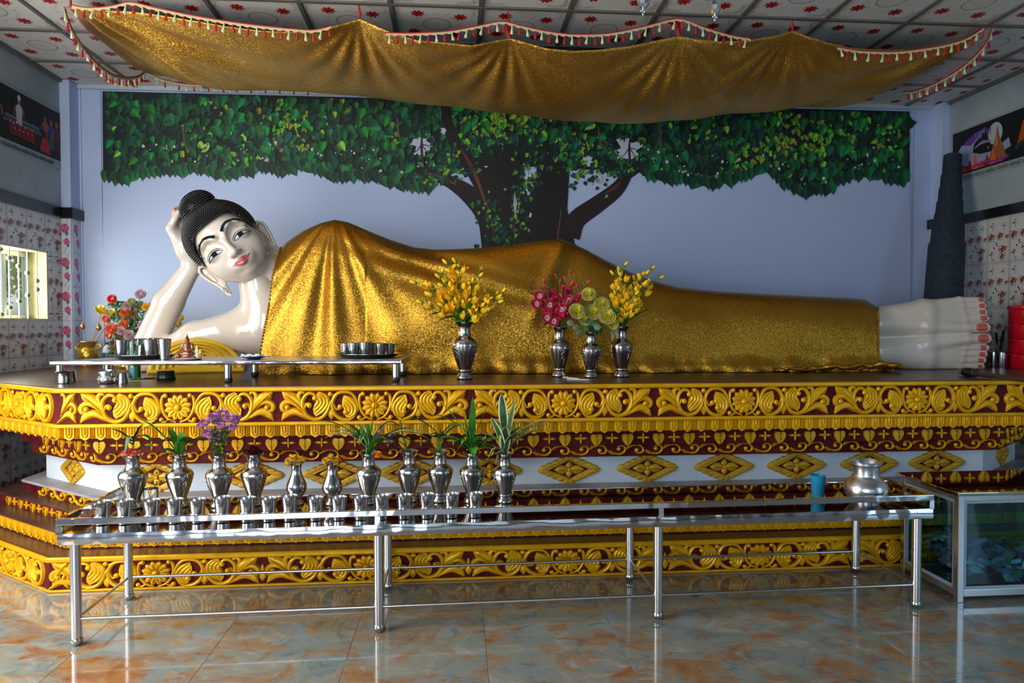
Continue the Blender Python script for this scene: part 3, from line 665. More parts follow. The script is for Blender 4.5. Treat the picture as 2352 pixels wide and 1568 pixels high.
def drawR(P, w, h):
    X = lambda t: -w / 2 + w * t; Z = lambda t: -h / 2 + h * t
    P.disc((X(.45), Z(.68)), h * .2, (176, 186, 186), h * .24, 18)
    P.poly([(X(.03), Z(.42)), (X(.1), Z(.66)), (X(.22), Z(.82)), (X(.36), Z(.9)), (X(.3), Z(.72)), (X(.24), Z(.62)), (X(.22), Z(.42)), (X(.3), Z(.34)), (X(.42), Z(.32)), (X(.5), Z(.4)), (X(.58), Z(.5)), (X(.6), Z(.3)), (X(.4), Z(.16)), (X(.2), Z(.1)), (X(.06), Z(.28))], (150, 152, 186))
    P.poly([(X(.1), Z(.66)), (X(.22), Z(.82)), (X(.36), Z(.9)), (X(.3), Z(.76)), (X(.2), Z(.6))], (92, 60, 140))
    for k in range(6): P.poly([(X(.24 + .03 * k), Z(.84)), (X(.26 + .03 * k), Z(.84)), (X(.25 + .03 * k), Z(.84 - .12 - .04 * (k % 3)))], (120, 100, 190))
    P.line([(X(.24), Z(.5)), (X(.32), Z(.58)), (X(.42), Z(.54))], [h * .02, h * .07, h * .03], (140, 130, 176)); P.disc((X(.38), Z(.42)), h * .05, (20, 24, 60), n=10); P.disc((X(.38), Z(.43)), h * .018, (200, 210, 220), n=6)
    P.poly([(X(.38), Z(.12)), (X(.42), Z(.36)), (X(.455), Z(.6)), (X(.47), Z(.86)), (X(.49), Z(.6)), (X(.53), Z(.36)), (X(.56), Z(.12))], (150, 88, 52)); P.poly([(X(.44), Z(.4)), (X(.47), Z(.7)), (X(.475), Z(.4))], (190, 126, 76))
    for k in range(7): P.poly([(X(.1 + .06 * k), Z(.04)), (X(.17 + .06 * k), Z(.04)), (X(.13 + .06 * k), Z(.2 + .1 * (k % 3)))], [(196, 60, 30), (150, 30, 24), (220, 96, 30)][k % 3])
    P.line([(X(.2), Z(.08)), (X(.35), Z(.14)), (X(.48), Z(.07)), (X(.58), Z(.12))], h * .05, (150, 40, 140))
    P.poly([(X(.62), 0 - h * .5), (X(.64), -h * .5), (X(.64), h * .5), (X(.62), h * .5)], (4, 4, 8))
    P.poly([(X(.66), Z(.3)), (X(.70), Z(.7)), (X(.75), Z(.93)), (X(.82), Z(.95)), (X(.85), Z(.8)), (X(.83), Z(.5)), (X(.79), Z(.36))], (170, 70, 20)); P.poly([(X(.74), Z(.5)), (X(.745), Z(.8)), (X(.79), Z(.88)), (X(.81), Z(.7)), (X(.78), Z(.42))], (220, 160, 60))
    P.disc((X(.93), Z(.45)), h * .13, (120, 140, 170), n=12)
    for k in range(10): P.disc((X(.66 + .034 * k), Z(.24 + .05 * (k % 3))), h * .055, [(16, 60, 54), (10, 44, 48), (24, 80, 64)][k % 3], n=7)
    flower8(P, (X(.78), Z(.27)), h * .07, (206, 214, 220), (120, 130, 140), 6)
    squiggle(P, X(.06), -h / 2 - .036, w * .8, .034, (40, 56, 60), 48)
pL = poster('wall_poster', XL + .007, 5.30, 6.395, 2.87, 3.285, math.pi / 2, drawL, 'wide poster of a white-robed figure before a red table, high on the left wall')
pR = poster('wall_poster', XR - .007, 5.18, 6.354, 2.85, 3.262, -math.pi / 2, drawR, 'dark poster of a moon, spire and flames, high on the right wall')
# ================================================================ THE ALTAR
altar = thing('tiered_altar', 'long tiered maroon altar with carved gold friezes carrying the reclining statue', 'altar', (0, 0, 0))
CDX, CDY = .8, .6
def foot(x0, x1, yf, ll, lr, yb=YB - .002):
    """front line x0..x1 at yf, chamfers of length ll / lr going back"""
    a = (max(x0 - CDX * ll, XL + .012), yf + CDY * ll); b = (min(x1 + CDX * lr, XR - .012), yf + CDY * lr)
    return [a, (x0, yf), (x1, yf), b, (b[0], yb), (a[0], yb)]
TIERS = dict(  # x0, x1, yf, ll, lr
    top=(-2.262, 3.72, 4.12, 1.47, 1.32), pet=(-2.25, 3.70, 4.135, 1.30, 1.30), hearts=(-2.15, 3.60, 4.25, .90, .88), scroll=(-2.135, 3.59, 4.30, .84, .82),
    core=(-2.11, 3.565, 4.40, .82, .82), s1=(-2.13, 3.58, 4.27, .95, .95), s2=(-2.14, 3.59, 4.14, 1.10, 1.10), s3=(-2.16, 3.61, 3.99, 1.36, 1.36), base=(-2.176, 3.63, 3.86, 1.5, 1.4))
def tierbody(nm, name, z0, z1, m, grow=0.0, parent=altar, bevel=0):
    x0, x1, yf, ll, lr = TIERS[nm]
    g2 = grow * .414
    return MB().prism(foot(x0 - g2, x1 + g2, yf - grow, ll, lr), z0, z1).build(name, m, parent, bevel=bevel)
def rail(nm, name, zc, h, out, m=gold):
    """rounded moulding along front and both chamfers"""
    x0, x1, yf, ll, lr = TIERS[nm]; f = foot(x0, x1, yf, ll, lr); P = [Vector((*p, 0)) for p in f[:4]]
    prof = [(0, -h / 2), (-.8 * out, -h / 2), (-out, -h / 4), (-out, h / 4), (-.8 * out, h / 2), (0, h / 2)]
    nrm = [Vector((-.6, -.8, 0)), Vector((0, -1, 0)), Vector((.6, -.8, 0))]
    cn = [nrm[0], (nrm[0] + nrm[1]).normalized() / math.cos(math.radians(18.4)), (nrm[1] + nrm[2]).normalized() / math.cos(math.radians(18.4)), nrm[2]]
    vs = []; fs = []; k = len(prof)
    for p, n_ in zip(P, cn):
        for d, z in prof: q = p - n_ * d; vs.append((q.x, q.y, zc + z))
    for i in range(3):
        for j in range(k - 1): fs.append((i * k + j, i * k + j + 1, (i + 1) * k + j + 1, (i + 1) * k + j))
    fs += [tuple(range(k)), tuple(range(3 * k + k - 1, 3 * k - 1, -1))]
    return MB().add(vs, fs).build(name, m, altar, bevel=.002)
tierbody('top', 'top_slab', ZT - .012, ZT, topbrown, .004)
tierbody('top', 'cornice_body', .848, ZT - .012, maroon)
rail('top', 'gold_rail', ZT - .017, .026, .022); rail('top', 'gold_rail', .858, .022, .02)
tierbody('pet', 'cornice_underside', .765, .848, maroon, -.03)
tierbody('hearts', 'leaf_band_body', .676, .766, maroon); tierbody('scroll', 'scroll_band_body', .596, .677, maroon)
tierbody('core', 'white_band', .40, .598, altar_white)
tierbody('s1', 'step_ledge', .392, .408, ledge_grey, .006); tierbody('s1', 'step', .335, .393, maroon)
tierbody('s2', 'step', .268, .336, maroon); tierbody('s2', 'step_top', .332, .338, topbrown, .004)
tierbody('s3', 'step', .192, .269, maroon); tierbody('s3', 'step_top', .266, .272, topbrown, .004)
tierbody('base', 'base_body', .0005, .188, maroon); tierbody('base', 'base_top', .184, .192, topbrown, .004)
rail('base', 'gold_rail', .178, .028, .02); rail('base', 'gold_rail', .008, .014, .01)
FATK = 1.62
class FMB(MB):
    def stroke(s, pts, w, h, mi=0, y0=0.0, nseg=None, prof=None):
        w = [a * FATK for a in w] if isinstance(w, (list, tuple)) else w * FATK
        return MB.stroke(s, pts, w, h, mi, y0, nseg, prof)
# ---- carved motifs, units = metres, local xz plane, standing out to -y
K = .000497
def R(p): return (p[0] * K, p[1] * K)
def flower_mb(r=.078):
    m = MB()
    for k in range(12):
        a = 2 * math.pi * (k + .5) / 12; ca, sa = math.cos(a), math.sin(a)
        m.stroke([(ca * r * .22, sa * r * .22), (ca * r * .62, sa * r * .62), (ca * r, sa * r)], [.012, .030, .040, .034, .004], .014)
        m.stroke([(ca * r * .3, sa * r * .3), (ca * r * .8, sa * r * .8)], [.004, .012, .012, .003], .019, nseg=5)
    m.ball((0, -.012, 0), .020, 12, 6, sc=(1, .7, 1)); return m
def plate(m, A_, B2, h=.011):
    P = list(smooth_poly(A_, 12)) + list(smooth_poly(B2, 10))[::-1]; n = len(P)
    m.add([(p[0], 0, p[1]) for p in P] + [(p[0], -h, p[1]) for p in P], [tuple(range(2 * n - 1, n - 1, -1))] + [(i, (i + 1) % n, n + (i + 1) % n, n + i) for i in range(n)])
def sc1():
    m = FMB()
    T = lambda L: [R((x - 1138, 232 - y)) for x, y in L]
    m.stroke(T([(1335, 300), (1345, 190), (1400, 95), (1480, 66), (1570, 85), (1625, 160), (1632, 250), (1600, 335), (1520, 392), (1430, 395), (1365, 345)]), [.006, .012, .015, .015, .016, .016, .014, .006], .016, nseg=30)
    for q in ([(1500, 108), (1420, 150), (1362, 230), (1372, 320), (1440, 372)], [(1510, 130), (1450, 180), (1400, 250), (1410, 320), (1460, 350)], [(1515, 160), (1475, 205), (1440, 260), (1445, 310), (1490, 335)], [(1508, 195), (1500, 230), (1480, 265), (1480, 300)]):
        m.stroke(T(q), [.004, .015, .017, .015, .008], .016, nseg=12)
    plate(m, T([(1500, 108), (1420, 150), (1362, 230), (1372, 320), (1440, 372)]), T([(1515, 150), (1520, 200), (1500, 265), (1500, 320), (1470, 368)]))
    m.ball((*R((1478 - 1138, 232 - 308))[:1], -.010, R((0, 232 - 308))[1]), .017, 10, 6, sc=(1, .8, 1)); x, z = R((1545 - 1138, 232 - 245)); m.ball((x, -.008, z), .016, 10, 6, sc=(1, .8, 1))
    m.stroke(T([(1620, 200), (1590, 270), (1545, 265)]), [.006, .010, .010], .014)
    # ring round the flower
    m.stroke(T([(1265, 85), (1310, 110), (1322, 200), (1300, 290), (1245, 365), (1160, 402)]), [.010, .012, .012, .012, .010, .006], .012, nseg=16)
    for (x, y) in ((1275, 92), (1322, 372)):
        a, b_ = R((x - 1138, 232 - y)); m.ball((a, -.007, b_), .014, 8, 5, sc=(1, .8, 1))
    m.stroke(T([(1245, 372), (1290, 395), (1330, 385)]), [.006, .010, .012], .012)
    return m
def sc2():
    m = FMB(); T = lambda L: [R((x - 1138, 232 - y)) for x, y in L]
    m.stroke(T([(1600, 130), (1650, 190), (1690, 290), (1750, 365), (1840, 390), (1930, 340), (1975, 240), (1970, 150), (1915, 85), (1850, 90), (1815, 140)]), [.006, .014, .016, .016, .016, .018, .016, .014, .010], .017, nseg=30)
    for q in ([(1790, 62), (1700, 120), (1685, 210), (1740, 290), (1825, 352)], [(1810, 75), (1735, 130), (1722, 205), (1780, 280), (1835, 335)], [(1815, 100), (1770, 145), (1762, 205), (1810, 260), (1850, 300)], [(1815, 140), (1798, 180), (1820, 220), (1852, 250)]):
        m.stroke(T(q), [.006, .017, .018, .016, .004], .017, nseg=12)
    plate(m, T([(1790, 62), (1700, 120), (1685, 210), (1740, 290), (1825, 352)]), T([(1815, 100), (1812, 150), (1830, 215), (1856, 255), (1850, 320)]))
    for (x, y, r) in ((1835, 138, .016), (1898, 222, .017), (1655, 92, .015)):
        a, b_ = R((x - 1138, 232 - y)); m.ball((a, -.009, b_), r, 10, 6, sc=(1, .8, 1))
    m.stroke(T([(1960, 280), (1935, 210), (1900, 205)]), [.006, .012, .010], .014)
    m.stroke(T([(1640, 260), (1648, 320), (1645, 395)]), [.004, .016, .028, .022, .002], .014, nseg=8)
    m.stroke(T([(1560, 70), (1620, 105), (1655, 100)]), [.004, .010, .010], .012)
    return m
def palm():
    m = FMB(); T = lambda L: [R((x - 1138, 232 - y)) for x, y in L]
    m.stroke(T([(1955, 300), (2000, 220), (2070, 150), (2150, 110), (2214, 58)]), [.008, .020, .034, .040, .034, .003], .016, nseg=18)
    m.stroke(T([(1960, 300), (2040, 215), (2120, 140), (2200, 75)]), [.003, .007, .007, .002], .022, nseg=12)
    m.stroke(T([(1945, 320), (2010, 250), (2090, 195), (2160, 180), (2212, 220), (2205, 275), (2150, 285)]), [.008, .014, .016, .020, .022, .018, .010], .016, nseg=20)
    a, b_ = R((2150 - 1138, 232 - 245)); m.ball((a, -.009, b_), .018, 10, 6, sc=(1, .8, 1))
    m.stroke(T([(1880, 392), (1970, 350), (2050, 300), (2130, 300), (2180, 340), (2222, 398)]), [.008, .016, .026, .034, .026, .003], .016, nseg=18)
    m.stroke(T([(1900, 385), (1990, 345), (2070, 318), (2140, 330)]), [.003, .007, .007, .002], .022, nseg=10)
    m.stroke(T([(1965, 290), (2000, 200), (2025, 110), (1990, 62), (1955, 80)]), [.006, .014, .018, .016, .012], .014, nseg=12)
    return m
FL = flower_mb().build('carved_flower', gold, altar, smooth=True); F1 = sc1().build('carved_scroll', gold, altar, smooth=True)
F2 = sc2().build('carved_leaf_scroll', gold, altar, smooth=True); F3 = palm().build('carved_palmette', gold, altar, smooth=True)
BUD = FMB().stroke([(0, .055), (0, .02), (0, -.012), (0, -.05)], [.003, .012, .016, .010, .026, .024, .006], .014).build('carved_bud', gold, altar, smooth=True)
used = set()
def put(src, loc, rz=0, sc=None, mx=False):
    s = sc or (1, 1, 1)
    if src.name not in used:
        used.add(src.name); src.location = loc; src.rotation_euler = (0, 0, rz); src.scale = (-s[0] if mx else s[0], s[1], s[2]); return src
    return inst(src, altar, loc, rz, None, s, mx)
TH = math.atan2(.6, .8)
def path(nm, s):
    """s<0 : left chamfer, 0..L : front, >L : right chamfer -> (x, y, rot)"""
    x0, x1, yf, ll, lr = TIERS[nm]; L = x1 - x0
    if s < 0: return (x0 + CDX * s, yf - CDY * s, -TH)
    if s > L: return (x1 + CDX * (s - L), yf + CDY * (s - L), TH)
    return (x0 + s, yf, 0)
def frieze(nm, zc, scz, centers, buds, pitch=1.122):
    sx = pitch / 1.122
    for X in centers:
        put(FL, (X, TIERS[nm][2], zc), 0, (1, 1, scz))
        for mx in (False, True):
            sg = -1 if mx else 1
            edge = X + sg * .55 * sx
            put(F1, (X, TIERS[nm][2], zc), 0, (sx, 1, scz), mx); put(F2, (X, TIERS[nm][2], zc), 0, (sx, 1, scz), mx)
            if TIERS[nm][0] - .01 < edge < TIERS[nm][1] + .01: put(F3, (X, TIERS[nm][2], zc), 0, (sx, 1, scz), mx)
        if buds: put(BUD, (X + pitch / 2, TIERS[nm][2], zc - .015), 0, (1, 1, scz))
    # chamfers: flower between scrolls
    x0, x1, yf, ll, lr = TIERS[nm]
    for side, x_c in ((-1, x0), (1, x1)):
        q = .47 if side < 0 else .47
        for kk, dd in enumerate((.47, 1.595)):
            LL = ll if side < 0 else lr
            px, py = x_c + side * CDX * dd, yf + CDY * dd
            rz = side * TH
            if kk == 0:
                put(FL, (px, py, zc), rz, (.95, 1, scz))
                for mx in (False, True): put(F1, (px, py, zc), rz, (.98, 1, scz), mx); put(F2, (px, py, zc), rz, (.98, 1, scz), mx)
                put(F3, (px, py, zc), rz, (1, 1, scz), side < 0)
            else:
                put(F3, (px, py, zc), rz, (1, 1, scz), side > 0)
                if side < 0: put(F2, (px, py, zc), rz, (1, 1, scz), side > 0)
            corner = (x_c + .19, yf) if side < 0 else (x_c - .19, yf)
            if kk == 0: put(F3, ((x_c + .105 - .327) if side < 0 else min(centers[-1] + pitch, x_c + .36), yf, zc), 0, (.6 if side < 0 else .97, 1, scz), side > 0)
frieze('top', .958, 1.0, [-1.60 + 1.122 * k for k in range(5)], False)
frieze('base', .090, .86, [-1.625 + 1.127 * k for k in range(5)], True, 1.127)
# lambrequin petals
pm = MB(); pw, phh = .030, .074
pm.add([(x, 0, z) for x, z in ((-pw, 0), (pw, 0), (pw, -phh * .78), (pw * .5, -phh * .93), (0, -phh * 1.05), (-pw * .5, -phh * .93), (-pw, -phh * .78))] +
       [(x * .96, -.010, z) for x, z in ((-pw, 0), (pw, 0), (pw, -phh * .76), (pw * .5, -phh * .91), (0, -phh * 1.02), (-pw * .5, -phh * .91), (-pw, -phh * .76))],
       [(13, 12, 11, 10, 9, 8, 7)] + [(i, (i + 1) % 7, 7 + (i + 1) % 7, 7 + i) for i in range(7)])
pm.stroke([(-.016, -.002), (-.016, -.035), (-.011, -.052), (0, -.058), (.011, -.052), (.016, -.035), (.016, -.002)], .006, .008, y0=-.009, nseg=14)
pm.stroke([(0, -.004), (0, -.03), (0, -.046)], [.008, .014, .012, .003], .010, y0=-.009, nseg=6)
PET = pm.build('carved_petal', gold, altar, smooth=True)
rm = MB()
for x in (-.0085, 0, .0085): rm.stroke([(x, 0), (x, -.056), (x, -.068 if x == 0 else -.06)], [.0068, .0068, .002], .010, nseg=4)
RIB = rm.build('carved_rib', gold, altar, smooth=True)
def petals(nm, z, hs, pitch, ll, lr):
    L = TIERS[nm][1] - TIERS[nm][0]; n = int(round(L / pitch)); p = L / n
    k = -int(ll / p)
    while k <= n + int(lr / p):
        s = p * (k + .5) if k >= 0 else p * (k + .5)
        x, y, r = path(nm, s); put(PET, (x, y, z), r, (.96, 1, hs))
        x, y, r = path(nm, s + p / 2); put(RIB, (x, y, z), r, (.9, 1, hs)); k += 1
tierbody('pet', 'petal_backing', .782, .847, gold, -.004); tierbody('s3', 'petal_backing', .200, .262, gold, .004)
petals('pet', .848, 1.0, .0865, 1.25, .60); petals('s3', .266, .92, .0865, 1.25, .3)
# leaf and cross band
hm = MB()
hp_ = [(0, -.052), (-.018, -.038), (-.034, -.012), (-.037, .008), (-.030, .024), (-.016, .026), (0, .020), (.016, .026), (.030, .024), (.037, .008), (.034, -.012), (.018, -.038)]
n_ = len(hp_)
hm.add([(x, 0, z) for x, z in hp_] + [(x * .9, -.009, z * .9) for x, z in hp_] + [(0, -.012, 0)], [(i, (i + 1) % n_, n_ + (i + 1) % n_, n_ + i) for i in range(n_)] + [(n_ + i, n_ + (i + 1) % n_, 2 * n_) for i in range(n_)])
hm.stroke([(0, .02), (0, -.044)], [.003, .002], .004, 1, -.010, 4)
for sg in (-1, 1):
    for q in range(3): hm.stroke([(0, -.026 + .015 * q), (sg * .018, -.010 + .015 * q)], [.003, .001], .003, 1, -.0095, 3)
HRT = hm.build('carved_leaf', [gold, maroon], altar, smooth=True)
xm = MB()
for a in (0, 90, 180, 270):
    ca, sa = math.cos(math.radians(a)), math.sin(math.radians(a)); L_ = .040 if a % 180 == 0 else .032
    xm.stroke([(0, 0), (ca * L_ * .5, sa * L_ * .5), (ca * L_, sa * L_)], [.006, .018, .017, .003] if a % 180 == 0 else [.005, .013, .012, .003], .010, nseg=7)
xm.ball((0, -.008, 0), .0065, 8, 5); CRS = xm.build('carved_cross', gold, altar, smooth=True)
def leafband(nm, z, sc, pitch, ll, lr, off=.5):
    L = TIERS[nm][1] - TIERS[nm][0]; n = int(round(L / pitch)); p = L / n
    for k in range(-int(ll / p), n + int(lr / p)):
        x, y, r = path(nm, p * (k + .25)); put(HRT, (x, y, z), r, (sc, 1, sc))
        x, y, r = path(nm, p * (k + .75)); put(CRS, (x, y, z), r, (sc, 1, sc))
leafband('hearts', .722, 1.04, .195, .78, .78); leafband('s2', .303, .84, .165, 1.05, .4)
# running scroll band
sm = MB()
for flip, ox in ((1, 0), (-1, .117)):
    T = lambda L: [(ox + x, flip * z) for x, z in L]
    sm.stroke(T([(.000, -.002), (.020, -.018), (.048, -.028), (.080, -.026), (.102, -.006), (.098, .018), (.074, .024), (.052, .014)]), [.004, .010, .012, .013, .014, .013, .012, .010], .012, nseg=18)
    sm.ball((ox + .060, -.006, flip * .004), .0125, 9, 5, sc=(1.1, .8, 1))
    sm.stroke(T([(.098, -.012), (.112, .008), (.136, .024)]), [.004, .010, .003], .011, nseg=6)
    sm.stroke(T([(-.006, -.006), (.012, -.024), (.03, -.034)]), [.004, .009, .002], .010, nseg=5)
RUN = sm.build('carved_running_scroll', gold, altar, smooth=True)
def running(nm, z, sc, ll, lr):
    pitch = .234; L = TIERS[nm][1] - TIERS[nm][0]; n = int(round(L / pitch)); p = L / n; f = p / pitch
    for k in range(-int(ll / p), n + int(lr / p)):
        x, y, r = path(nm, p * k if k >= 0 else p * k); 
        if k < 0: x, y, r = path(nm, p * k + .0)
        if k >= n: x, y, r = path(nm, p * k + .001)
        put(RUN, (x, y, z), r, (f * .97, 1, sc))
running('scroll', .640, 1.0, .74, .74); running('s1', .364, .94, .93, .3)
# diamond ornaments on the white band
dm = FMB(); A, B_ = .195, .088
ring_pts = [(A, 0), (0, B_), (-A, 0), (0, -B_)]
for i in range(4):
    a, b_ = Vector(ring_pts[i]), Vector(ring_pts[(i + 1) % 4])
    dm.stroke([tuple(a * .80), tuple((a * .80 + b_ * .72) / 2), tuple(b_ * .72)], [.010, .014, .010], .014, nseg=6)
    for q in range(5):
        c = a + (b_ - a) * ((q + .45) / 5); n2 = Vector((c.x / A ** 2, c.y / B_ ** 2)).normalized(); t = (a - b_).normalized() if i in (0, 2) else (b_ - a).normalized()
        s = c * .86; e = c + t * .02 + n2 * .010
        dm.stroke([tuple(s - t * .030), tuple(c * .97), tuple(e)], [.010, .026, .022, .003], .016, nseg=7)
for (vx, vz, L_, w_) in ((1, 0, .098, .040), (-1, 0, .098, .040), (0, 1, .054, .030), (0, -1, .054, .030)):
    dm.stroke([(vx * .006, vz * .006), (vx * L_ * .5, vz * L_ * .5), (vx * L_, vz * L_)], [.006, w_, w_ * .9, .003], .013, nseg=9)
    dm.stroke([(vx * .02, vz * .02), (vx * L_ * .8, vz * L_ * .8)], [.004, .010, .002], .019, nseg=5)
for sx in (-1, 1):
    for sz in (-1, 1): dm.stroke([(sx * .01, sz * .008), (sx * .045, sz * .022)], [.004, .010, .002], .010, nseg=4)
dm.ball((0, -.012, 0), .012, 10, 6)
c_ = [(-A * .8, 0), (0, -B_ * .76), (A * .8, 0), (0, B_ * .76)]
dm.add([(x, -.003, z) for x, z in c_], [(0, 1, 2, 3)], 1)
DIA = dm.build('diamond_ornament', [gold_dull, maroon], altar, smooth=True)
for px in (360, 575, 770, 942, 1125, 1306, 1486, 1662, 1828, 1995, 2150):
    put(DIA, (at(px, 1078, Y=4.40).x, 4.400, .497), 0, (1, 1, 1))
for sgn, x_c in ((-1, TIERS['core'][0]), (1, TIERS['core'][1])):
    put(DIA, (x_c + sgn * CDX * .46, 4.40 + CDY * .46, .497), sgn * TH, (.72, 1, 1))
# ================================================================ SDF modelling (numpy) for the organic shapes
class SDF:
    def __init__(s, lo, hi, h):
        s.lo = np.array(lo, np.float32); s.h = h; n = np.ceil((np.array(hi) - np.array(lo)) / h).astype(int) + 1; s.n = n
        s.X, s.Y, s.Z = np.meshgrid(*[s.lo[i] + h * np.arange(n[i], dtype=np.float32) for i in range(3)], indexing='ij', sparse=True)
        s.D = np.full(n, 10, np.float32)
    def ell(s, c, r, R=None):
        x, y, z = s.X - c[0], s.Y - c[1], s.Z - c[2]
        if R is not None: x, y, z = [R[0][i] * x + R[1][i] * y + R[2][i] * z for i in range(3)]
        k = np.sqrt((x / r[0]) ** 2 + (y / r[1]) ** 2 + (z / r[2]) ** 2) + 1e-6
        k2 = np.sqrt((x / r[0] ** 2) ** 2 + (y / r[1] ** 2) ** 2 + (z / r[2] ** 2) ** 2) + 1e-6
        return k * (k - 1) / k2
    def cap(s, a, b, ra, rb, fl=None):
        a = np.array(a, np.float32); b = np.array(b, np.float32); d = b - a; L2 = float(d @ d)
        x, y, z = s.X - a[0], s.Y - a[1], s.Z - a[2]
        t = np.clip((x * d[0] + y * d[1] + z * d[2]) / L2, 0, 1)
        ex, ey, ez = x - t * d[0], y - t * d[1], z - t * d[2]
        if fl: ex, ey, ez = ex * fl[0], ey * fl[1], ez * fl[2]
        return np.sqrt(ex * ex + ey * ey + ez * ez) - (ra + (rb - ra) * t)
    def un(s, d, k=0.0):
        if k <= 0: s.D = np.minimum(s.D, d); return
        h = np.maximum(k - np.abs(s.D - d), 0) / k; s.D = np.minimum(s.D, d) - h * h * k * .25
    def cut(s, d, k=0.0):
        d = -d
        if k <= 0: s.D = np.maximum(s.D, d); return
        h = np.maximum(k - np.abs(s.D - d), 0) / k; s.D = np.maximum(s.D, d) + h * h * k * .25
    def mesh(s, smooth=2):
        D = s.D; ins = D < 0; n = s.n
        c = [ins[i:n[0] - 1 + i, j:n[1] - 1 + j, k:n[2] - 1 + k] for i in (0, 1) for j in (0, 1) for k in (0, 1)]
        tot = sum(q.astype(np.int8) for q in c); act = (tot > 0) & (tot < 8)
        idx = -np.ones(act.shape, np.int64); cells = np.argwhere(act); idx[tuple(cells.T)] = np.arange(len(cells))
        acc = np.zeros((len(cells), 3)); cnt = np.zeros(len(cells))
        for ax in range(3):
            for o1 in (0, 1):
                for o2 in (0, 1):
                    oa = [0, 0, 0]; r = [a for a in range(3) if a != ax]; oa[r[0]] = o1; oa[r[1]] = o2; ob = list(oa); ob[ax] = 1
                    pa = cells + oa; pb = cells + ob; da = D[tuple(pa.T)]; db = D[tuple(pb.T)]; m = (da < 0) != (db < 0)
                    t = np.where(m, da / np.where(m, da - db, 1), 0); p = pa.astype(float); p[:, ax] += t
                    acc[m] += p[m]; cnt[m] += 1
        V = acc / cnt[:, None]; F = []
        for ax in range(3):
            r = [(ax + 1) % 3, (ax + 2) % 3]
            sl0 = [slice(None)] * 3; sl1 = [slice(None)] * 3; sl0[ax] = slice(0, -1); sl1[ax] = slice(1, None)
            ch = ins[tuple(sl0)] != ins[tuple(sl1)]; E = np.argwhere(ch)
            E = E[(E[:, r[0]] > 0) & (E[:, r[1]] > 0) & (E[:, r[0]] < n[r[0]] - 1) & (E[:, r[1]] < n[r[1]] - 1)]
            q = []
            for (u, v) in ((-1, -1), (0, -1), (0, 0), (-1, 0)):
                P = E.copy(); P[:, r[0]] += u; P[:, r[1]] += v; q.append(idx[tuple(P.T)])
            Q = np.stack(q, 1); inside0 = ins[tuple(E.T)]; Q[~inside0] = Q[~inside0][:, ::-1]; F.append(Q)
        F = np.concatenate(F); F = F[(F >= 0).all(1)]
        for _ in range(smooth):
            A = np.zeros_like(V); Cn = np.zeros(len(V))
            for a, b in ((0, 1), (1, 2), (2, 3), (3, 0)):
                np.add.at(A, F[:, a], V[F[:, b]]); np.add.at(A, F[:, b], V[F[:, a]]); np.add.at(Cn, F[:, a], 1); np.add.at(Cn, F[:, b], 1)
            V = V * .5 + .5 * A / np.maximum(Cn, 1)[:, None]
        return V * s.h + s.lo, F
def npmesh(name, V, F, mats, parent=None, smooth=True):
    me = bpy.data.meshes.new(name); me.vertices.add(len(V)); me.vertices.foreach_set('co', np.asarray(V, np.float32).ravel())
    me.loops.add(F.size); me.loops.foreach_set('vertex_index', F.astype(np.int32).ravel())
    me.polygons.add(len(F)); me.polygons.foreach_set('loop_start', (np.arange(len(F)) * F.shape[1]).astype(np.int32))
    me.update(calc_edges=True); me.validate()
    return link(name, me, parent, mats, smooth)
# ================================================================ THE RECLINING STATUE
statue = thing('reclining_statue', 'huge cream-white reclining statue resting its head on its right hand', 'statue')
def A3(px, py, Y): p = at(px, py, Y=Y); return np.array((p.x, p.y, p.z))
# ---- head, local frame: x = viewer's right across the face, -y = forward, z = up the face
phi = math.radians(41); yw = math.radians(14)
fw = Vector((math.sin(yw), -math.cos(yw), -.07)).normalized()
r0 = Vector((math.cos(yw), math.sin(yw), 0)); r0 = (r0 - fw * r0.dot(fw)).normalized(); u0 = r0.cross(-fw).normalized()
if u0.z < 0: u0 = -u0
rr = r0 * math.cos(phi) + u0 * math.sin(phi); uu = u0 * math.cos(phi) - r0 * math.sin(phi)
HM = Matrix(((rr.x, -fw.x, uu.x, 0), (rr.y, -fw.y, uu.y, 0), (rr.z, -fw.z, uu.z, 0), (0, 0, 0, 1)))
eye_c = at(524.5, 557.5, Y=5.02)        # midpoint between the eyes, on the surface
HC3 = Vector(eye_c) - (HM.to_3x3() @ Vector((.006, -.235, 0)))
HS = .985
HM = Matrix.Translation(HC3) @ HM @ Matrix.Diagonal((HS, HS, HS, 1))
g = SDF((-.34, -.40, -.42), (.34, .34, .36), .0044)
g.un(g.ell((0, .04, .06), (.222, .275, .27)))
g.un(g.ell((0, -.015, -.085), (.205, .205, .190)), .10)
g.un(g.ell((0, -.075, -.198), (.115, .090, .076)), .11)
g.un(g.ell((.12, -.10, -.10), (.075, .075, .08)), .08); g.un(g.ell((-.12, -.10, -.10), (.075, .075, .08)), .08)
for sx in (-1, 1):      # sockets under the brows, lids
    g.cut(g.ell((sx * .115, -.262, .040), (.088, .040, .048)), .035)
    g.un(g.ell((sx * .112, -.178, .006), (.075, .052, .050)), .018)
# brow ridges
for sx in (-1, 1):
    bp_ = [(sx * .020, -.245, .045), (sx * .040, -.250, .085), (sx * .095, -.232, .112), (sx * .155, -.190, .098), (sx * .190, -.150, .050)]
    for a, b_ in zip(bp_[:-1], bp_[1:]): g.un(g.cap(a, b_, .013, .012), .028)
# nose
g.un(g.cap((0, -.232, .055), (0, -.290, -.066), .014, .024), .030)
g.un(g.ell((0, -.286, -.074), (.026, .028, .022)), .02)
for sx in (-1, 1): g.un(g.ell((sx * .030, -.256, -.078), (.020, .026, .018)), .016); g.cut(g.ell((sx * .017, -.270, -.100), (.0085, .013, .010)), .006)
g.un(g.ell((0, -.205, -.150), (.085, .042, .05)), .05)      # muzzle
